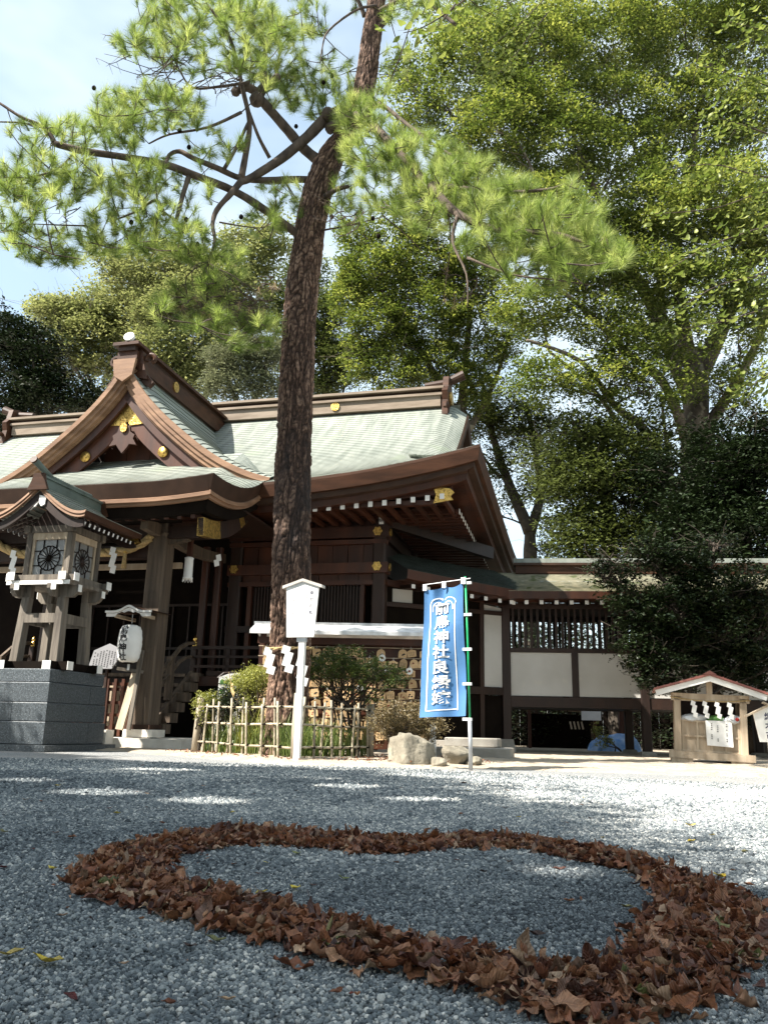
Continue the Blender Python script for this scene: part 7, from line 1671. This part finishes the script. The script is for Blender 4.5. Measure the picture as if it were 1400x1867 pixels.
tree('camellia_tree', 'broad dark camellia overhanging the corridor roof and plaster panels', 'tree', (at(1300, 1380, 17.6).x, 18.0, 0), [(1270, 1300, 18), (1240, 1200, 18), (1235, 1120, 18)],
     [([(1240, 1180, 18), (1190, 1120, 17.8), (1130, 1080, 17.6)], .07, .025), ([(1237, 1130, 18), (1200, 1040, 18), (1150, 990, 18)], .07, .02), ([(1237, 1130, 18), (1290, 1040, 18), (1330, 980, 18)], .07, .02), ([(1258, 1260, 18), (1215, 1225, 17.6), (1165, 1195, 17.4)], .05, .015), ([(1250, 1300, 18), (1226, 1250, 17.6), (1240, 1400, 17.8)], .03, .03), ([(1238, 1160, 18), (1310, 1120, 18), (1370, 1070, 18)], .06, .02)],
     [pb(1190, 1010, 50, 26, 18, 34), pb(1130, 1045, 40, 20, 17.8, 16), pb(1240, 1030, 50, 40, 18, 50), pb(1160, 1090, 50, 26, 17.6, 34), pb(1230, 1110, 70, 50, 17.8, 80), pb(1300, 1080, 70, 60, 18, 80), pb(1180, 1140, 55, 30, 17.6, 46), pb(1160, 1178, 36, 18, 17.4, 20), pb(1200, 1205, 50, 22, 17.4, 34), pb(1178, 1232, 26, 14, 17.3, 12), pb(1215, 1243, 34, 14, 17.4, 12), pb(1370, 1070, 50, 50, 18, 40), pb(1330, 1150, 70, 50, 18, 60), pb(1260, 1180, 50, 40, 18, 44), pb(1100, 1030, 26, 14, 17.8, 6), pb(1390, 1160, 30, 50, 18, 24), pb(1330, 1205, 60, 26, 18.3, 44), pb(1390, 1225, 30, 30, 18.3, 24), pb(1280, 1210, 36, 20, 18.3, 24), pb(1355, 1240, 50, 16, 18.4, 24), pb(1100, 1058, 18, 8, 17.7, 3), pb(1300, 990, 40, 30, 18, 20)],
     M['leaf_dark'], KD, 60, .085, 106, .09, .22, .42, twigs=2, aspect=.5, flat=.4)
# left side
tree('evergreen_tree', 'deep green evergreen at the left picture edge beyond the hall roof', 'tree', (at(30, 1250, 30).x, 30, 0), [(35, 1000, 30), (40, 850, 30)], [([(40, 900, 30), (70, 740, 29.5), (60, 650, 29)], .14, .05), ([(40, 900, 30), (10, 760, 30)], .12, .05), ([(70, 760, 29.5), (130, 735, 29.5), (170, 725, 29.5)], .06, .03)],
     [pb(20, 610, 55, 50, 30, 60), pb(60, 640, 55, 50, 29.5, 55), pb(20, 700, 60, 50, 30, 60), pb(70, 720, 50, 40, 29.5, 50), pb(20, 780, 60, 40, 30, 50), pb(165, 725, 32, 24, 29.5, 26), pb(135, 745, 30, 14, 29.5, 12), pb(90, 690, 30, 30, 29.5, 20)],
     M['leaf_dark'], KD, 90, .14, 107, .35, .6, 1.0)
tree('mixed_tree', 'mid green airy tree left of the front gable peak', 'tree', (at(200, 1250, 36).x, 36, 0), [(205, 1000, 36), (215, 800, 36)], [([(215, 820, 36), (200, 735, 35.5), (150, 690, 35), (110, 620, 34.5)], .16, .05), ([(215, 800, 36), (150, 660, 35), (120, 580, 35)], .12, .04), ([(215, 800, 36), (240, 660, 35.5), (250, 560, 35)], .14, .05)],
     [pb(110, 580, 50, 40, 35, 40), pb(160, 600, 60, 50, 35, 50), pb(120, 650, 50, 35, 35, 30), pb(200, 560, 60, 50, 35.5, 46), pb(240, 610, 50, 50, 35.5, 40), pb(190, 660, 50, 30, 35.5, 22), pb(80, 560, 30, 16, 35, 10), pb(270, 540, 50, 50, 35.5, 36), pb(140, 560, 40, 20, 35, 14), pb(205, 700, 20, 20, 35, 5)],
     M['leaf_light'], KB, 80, .15, 108, .4, .5, .95, dens=1.7, flat=.4, shell=.3)
tree('light_leaved_tree', 'sunlit pale green tree behind the pine between gable and trunk', 'tree', (at(360, 1250, 33).x, 33, 0), [(360, 1000, 33), (350, 850, 33)], [([(350, 850, 33), (330, 700, 32.5), (300, 600, 32), (280, 520, 32)], .16, .05), ([(350, 850, 33), (380, 700, 33), (420, 580, 32.5), (430, 480, 32)], .16, .05)],
     [pb(300, 560, 70, 50, 32, 60), pb(370, 540, 70, 60, 32.5, 70), pb(300, 640, 60, 50, 32, 50), pb(370, 640, 60, 60, 32.5, 56), pb(430, 540, 60, 70, 32.5, 60), pb(240, 500, 60, 40, 32, 34), pb(330, 480, 70, 40, 32.5, 46), pb(450, 460, 60, 50, 32.5, 44), pb(340, 700, 50, 30, 32.5, 26), pb(500, 430, 30, 50, 32.5, 16), pb(210, 480, 40, 26, 32, 12)],
     M['leaf_light'], KB, 80, .14, 109, .4, .5, .95, tone_by=.45, dens=1.7, flat=.4, shell=.3)
tree('silver_oak_tree', 'rounded silvery green oak crown just left of the pine trunk', 'tree', (at(445, 1250, 28).x, 28, 0), [(445, 1000, 28), (445, 760, 28)], [([(445, 780, 28), (420, 700, 28), (410, 660, 27.5)], .1, .04), ([(445, 780, 28), (480, 690, 28), (485, 640, 28)], .1, .04)],
     [pb(425, 655, 48, 36, 27.6, 80), pb(480, 640, 40, 36, 28, 60), pb(420, 700, 45, 28, 27.6, 56), pb(480, 700, 36, 34, 28, 46), pb(450, 615, 30, 16, 28, 20)],
     M['leaf_silver'], KD, 80, .10, 110, .25, .4, .75)
tree('dark_oak_tree', 'darker green tree glimpsed immediately right of the pine trunk', 'tree', (at(600, 1250, 37).x, 37, 0), [(600, 1000, 37), (600, 800, 37)], [([(600, 800, 37), (590, 680, 36.5), (600, 600, 36.5)], .14, .05), ([(600, 800, 37), (630, 700, 37)], .1, .04)],
     [pb(590, 580, 36, 60, 36.5, 50), pb(610, 660, 40, 50, 36.5, 50), pb(590, 700, 30, 30, 36.5, 22), pb(500, 560, 40, 50, 36, 34), pb(540, 640, 40, 60, 36.5, 40), pb(560, 500, 50, 50, 36.5, 30)],
     M['leaf_mid'], KD, 85, .14, 111, .35, .5, 1.0, dens=1.6, flat=.4, shell=.3)
# far wood that closes the view under and behind the trees
r = np.random.default_rng(500); cl = []
for k in range(900):
    x = r.uniform(-34, 34); y = r.uniform(44, 52); z = r.uniform(.2, 9.5) * (1 - .12 * math.sin(x * .3)); cl.append((x, y, z, r.uniform(.9, 1.5)))
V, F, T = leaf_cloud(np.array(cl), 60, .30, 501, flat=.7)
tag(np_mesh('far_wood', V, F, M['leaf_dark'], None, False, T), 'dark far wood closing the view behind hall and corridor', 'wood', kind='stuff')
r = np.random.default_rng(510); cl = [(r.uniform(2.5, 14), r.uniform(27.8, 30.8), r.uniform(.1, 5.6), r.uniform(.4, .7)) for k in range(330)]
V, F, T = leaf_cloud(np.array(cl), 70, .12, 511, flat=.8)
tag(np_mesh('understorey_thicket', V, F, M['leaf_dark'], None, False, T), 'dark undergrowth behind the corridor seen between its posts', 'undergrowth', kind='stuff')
shrub('tarp_weed', 'leafy green weed growing up against the blue sheeted bundle', (6.85, 24.5, 0), [wb(1090, 1330, 9, 16, 24.5, 16, .12), wb(1100, 1352, 16, 10, 24.4, 18, .15)], M['leaf_yellow_shrub'], 16, .06, 36, 3)

# near overhanging sprays at upper right and by the trunk top
def spray(label, paths, nl, ls, seed, m='leaf_keyaki_near'):
    B = at(*paths[0][0]); root = thing('overhanging_branch', label, 'branch', B); rr = random.Random(seed); VV = []; FF = []; TT = []; b = 0
    P_, F_, _a = leaf_geo(1, .42, .3, .25, .2, .2, 5, 2, seed=3, fold=.15)
    for path in paths:
        pts = [at(*p) - B for p in path]; P, R2 = poly_limb(pts, .014, .004, '', None, None, sub=5, ret=True); MB().tube(P, R2, 5).build('twig', M['branch'], root, True)
        for k in range(nl):
            i = rr.randrange(2, len(P)); p = P[i]; side = 1 if rr.random() < .5 else -1; t = (P[i] - P[i - 1]).normalized(); off = Vector((rr.gauss(0, 1), rr.gauss(0, 1), rr.gauss(0, .45))).normalized() * rr.uniform(.02, .42); q = p + off
            if k % 3 == 0: MB  # noqa
            yaw = math.atan2(t.y, t.x) + side * rr.uniform(.4, 1.2); E = Euler((rr.gauss(0, .5), rr.gauss(.35, .35), yaw)); A_ = np.array(E.to_matrix()) * ls * rr.uniform(.7, 1.2)
            VV.append(P_ @ A_.T + np.array(q)); FF.append(F_ + b); b += len(P_); TT.append(np.full(len(P_), rr.random()))
    np_mesh('leaves', np.concatenate(VV), np.concatenate(FF), M[m], root, True, np.concatenate(TT), 'stuff'); return root
spray('long zelkova sprays with clear toothed leaves hanging in at the upper right edge', [
    [(1450, 330, 9.5), (1380, 320, 9.4), (1300, 300, 9.3), (1210, 310, 9.2)], [(1450, 400, 9.5), (1370, 420, 9.3), (1290, 450, 9.2), (1220, 490, 9.1)], [(1440, 260, 9.5), (1360, 230, 9.4), (1290, 210, 9.3)], [(1450, 470, 9.4), (1390, 500, 9.3), (1310, 520, 9.1), (1240, 560, 9.0)],
    [(1450, 540, 9.3), (1400, 560, 9.2), (1320, 585, 9.1), (1240, 600, 9.0)], [(1450, 380, 9.5), (1400, 350, 9.4), (1300, 380, 9.3), (1190, 390, 9.2)], [(1450, 180, 9.6), (1380, 150, 9.5), (1280, 120, 9.4)], [(1450, 640, 9.3), (1400, 680, 9.2), (1350, 720, 9.2)], [(1450, 100, 9.6), (1400, 60, 9.5), (1330, 40, 9.4)]], 130, .115, 61)
spray('small cluster of broad bright leaves hanging at the top beside the pine trunk', [[(870, -20, 8.2), (820, 20, 8.1), (770, 50, 8.0), (735, 60, 8.0)], [(850, -20, 8.1), (800, 45, 8.0), (760, 80, 8.0)]], 26, .15, 62)
spray('fine zelkova sprays hanging in the upper middle right of the pine', [[(1010, -20, 14), (950, 40, 13.8), (890, 90, 13.6), (850, 150, 13.5)], [(1000, 20, 14), (930, 110, 13.8), (890, 150, 13.7)], [(980, -20, 14), (900, 20, 13.8), (840, 60, 13.7)]], 170, .12, 63)

# ------------------------------------------------------------------ trees behind and left of the camera whose shade falls across the court
GAPS = [(gnd(px, py).x, gnd(px, py).y, a, b) for px, py, a, b in ((185, 1447, .42, .34), (380, 1462, .34, .26), (300, 1405, .5, .3), (640, 1436, .35, .3), (1020, 1592, .16, .16), (760, 1460, .3, .2), (1395, 1612, .12, .12), (60, 1425, .3, .25))]
def shade_blob(gx, gy, h, r, n, rz=None):
    k = h / math.tan(SUN_EL); return (gx - k * math.sin(SUN_AZ), gy - k * math.cos(SUN_AZ), h, r, r, rz or r * .5, n)
tree('court_oak_tree', 'large evergreen oak standing behind the camera, shading the heart', 'tree', (-11.5, -2.0, 0), [(-11.4, -1.9, 4), (-11, -1.6, 8)], [([(-11, -1.6, 8), (-9, -.5, 11)], .25, .1), ([(-11, -1.6, 8), (-10, 2, 11)], .25, .1), ([(-11, -1.6, 8), (-12.5, -3, 11)], .25, .1)],
     [shade_blob(-1.0, 2.0, 10.5, 2.2, 100), shade_blob(-3.2, 3.2, 11.5, 2.6, 110), shade_blob(-.6, .3, 11, 2.4, 90), shade_blob(-3.5, .0, 10, 2.5, 80), shade_blob(-6, 2.5, 10.5, 2.6, 90), shade_blob(-1.0, 4.4, 11.6, 1.8, 66), shade_blob(-3.2, 6.0, 11.0, 1.9, 74), shade_blob(.6, 2.3, 12, 1.0, 22), shade_blob(.5, 1.0, 11, 1.6, 50), shade_blob(.4, 3.6, 12, .8, 12)],
     M['leaf_mid'], KD, 120, .15, 201, .55, .5, .95, world=True, twigs=1, gaps=GAPS)
tree('court_oak_tree', 'second evergreen oak standing out of view left of the court', 'tree', (-13.5, 6.0, 0), [(-13.3, 6.0, 4), (-12.8, 6.0, 7)], [([(-12.8, 6.0, 7), (-10.5, 5, 9.5)], .25, .1), ([(-12.8, 6, 7), (-12, 9, 9)], .25, .1), ([(-12.8, 6, 7), (-14, 4, 10)], .22, .1)],
     [shade_blob(-2.3, 8.0, 9.5, 1.5, 50), shade_blob(-5.5, 7.0, 10, 2.4, 90), shade_blob(-4.9, 9.8, 9.0, 1.8, 66), shade_blob(-8, 9.5, 9.5, 2.6, 90), shade_blob(-6.9, 11.6, 8.5, 1.5, 50), shade_blob(-6.6, 12.9, 7.5, 1.3, 90, .5), shade_blob(-5.2, 11.9, 7.5, .8, 40, .5), shade_blob(-.1, 7.6, 10, 1.2, 30), shade_blob(-1.2, 9.3, 9.5, .9, 26), shade_blob(-3.3, 10.0, 9, 1.1, 30), shade_blob(.3, 5.6, 11, 1.1, 30), shade_blob(-1.6, 6.4, 10.5, 1.2, 34), shade_blob(-10, 6, 9.5, 2.5, 60), shade_blob(-7.5, 4.5, 10, 2.2, 60)],
     M['leaf_mid'], KD, 120, .14, 202, .5, .45, .85, world=True, twigs=1, gaps=GAPS)

ob = thing('rear_outbuilding', 'dark boarded outbuilding behind the corridor, seen under its floor', 'outbuilding', (8.0, 31.5, 0), R_(-4))
for k in range(44): MB().bb(-7.5 + k * .34, -7.5 + k * .34 + .33, -.02 * (k % 2), .03, 0, 3.0).build('wall_board', M['wood_black'], ob)
MB().prism([(-7.7, 2.95), (7.7, 2.95), (7.2, 3.9), (-7.2, 3.9)], (0, -.4, 0), (1, 0, 0), (0, .5, .86), -.1).build('roof', M['copper_dark'], ob)

# unseen trees added behind and beside the camera to block low sky light
gr = random.Random(77)
for i, (x, y, h, rr_) in enumerate([(-22, -2, 15, 4.5), (-24, 8, 14, 4.5), (-17, -14, 16, 5), (-8, -20, 16, 5), (2, -20, 15, 5), (11, -17, 15, 5), (18, -10, 14, 4.5), (21, -1, 14, 4.5), (20, 8, 12, 4), (7, -11, 12, 3.6), (15, 3, 11, 3)]):
    B = Vector((x, y, 0)); root = thing('sky_block_tree', 'broadleaf tree added out of view round the court to block low sky', 'tree', B, 0, 'added sky-blocking trees round the court')
    poly_limb([Vector((0, 0, -.1)), Vector((gr.uniform(-.4, .4), gr.uniform(-.4, .4), h * .4)), Vector((gr.uniform(-.8, .8), gr.uniform(-.8, .8), h * .75))], .35, .15, 'trunk', KD, root, 10, i, 4)
    cl = blob_clumps([(gr.uniform(-1, 1), gr.uniform(-1, 1), h * .72, rr_, rr_, h * .28, 60), (gr.uniform(-1, 1), gr.uniform(-1, 1), h * .4, rr_ * 1.05, rr_ * 1.05, h * .25, 60)], 900 + i, rmin=1.0, rmax=1.7)
    V, F, T = leaf_cloud(cl, 34, .42, 900 + i, flat=.5); np_mesh('crown', V, F, M['leaf_mid'], root, False, T, 'stuff')
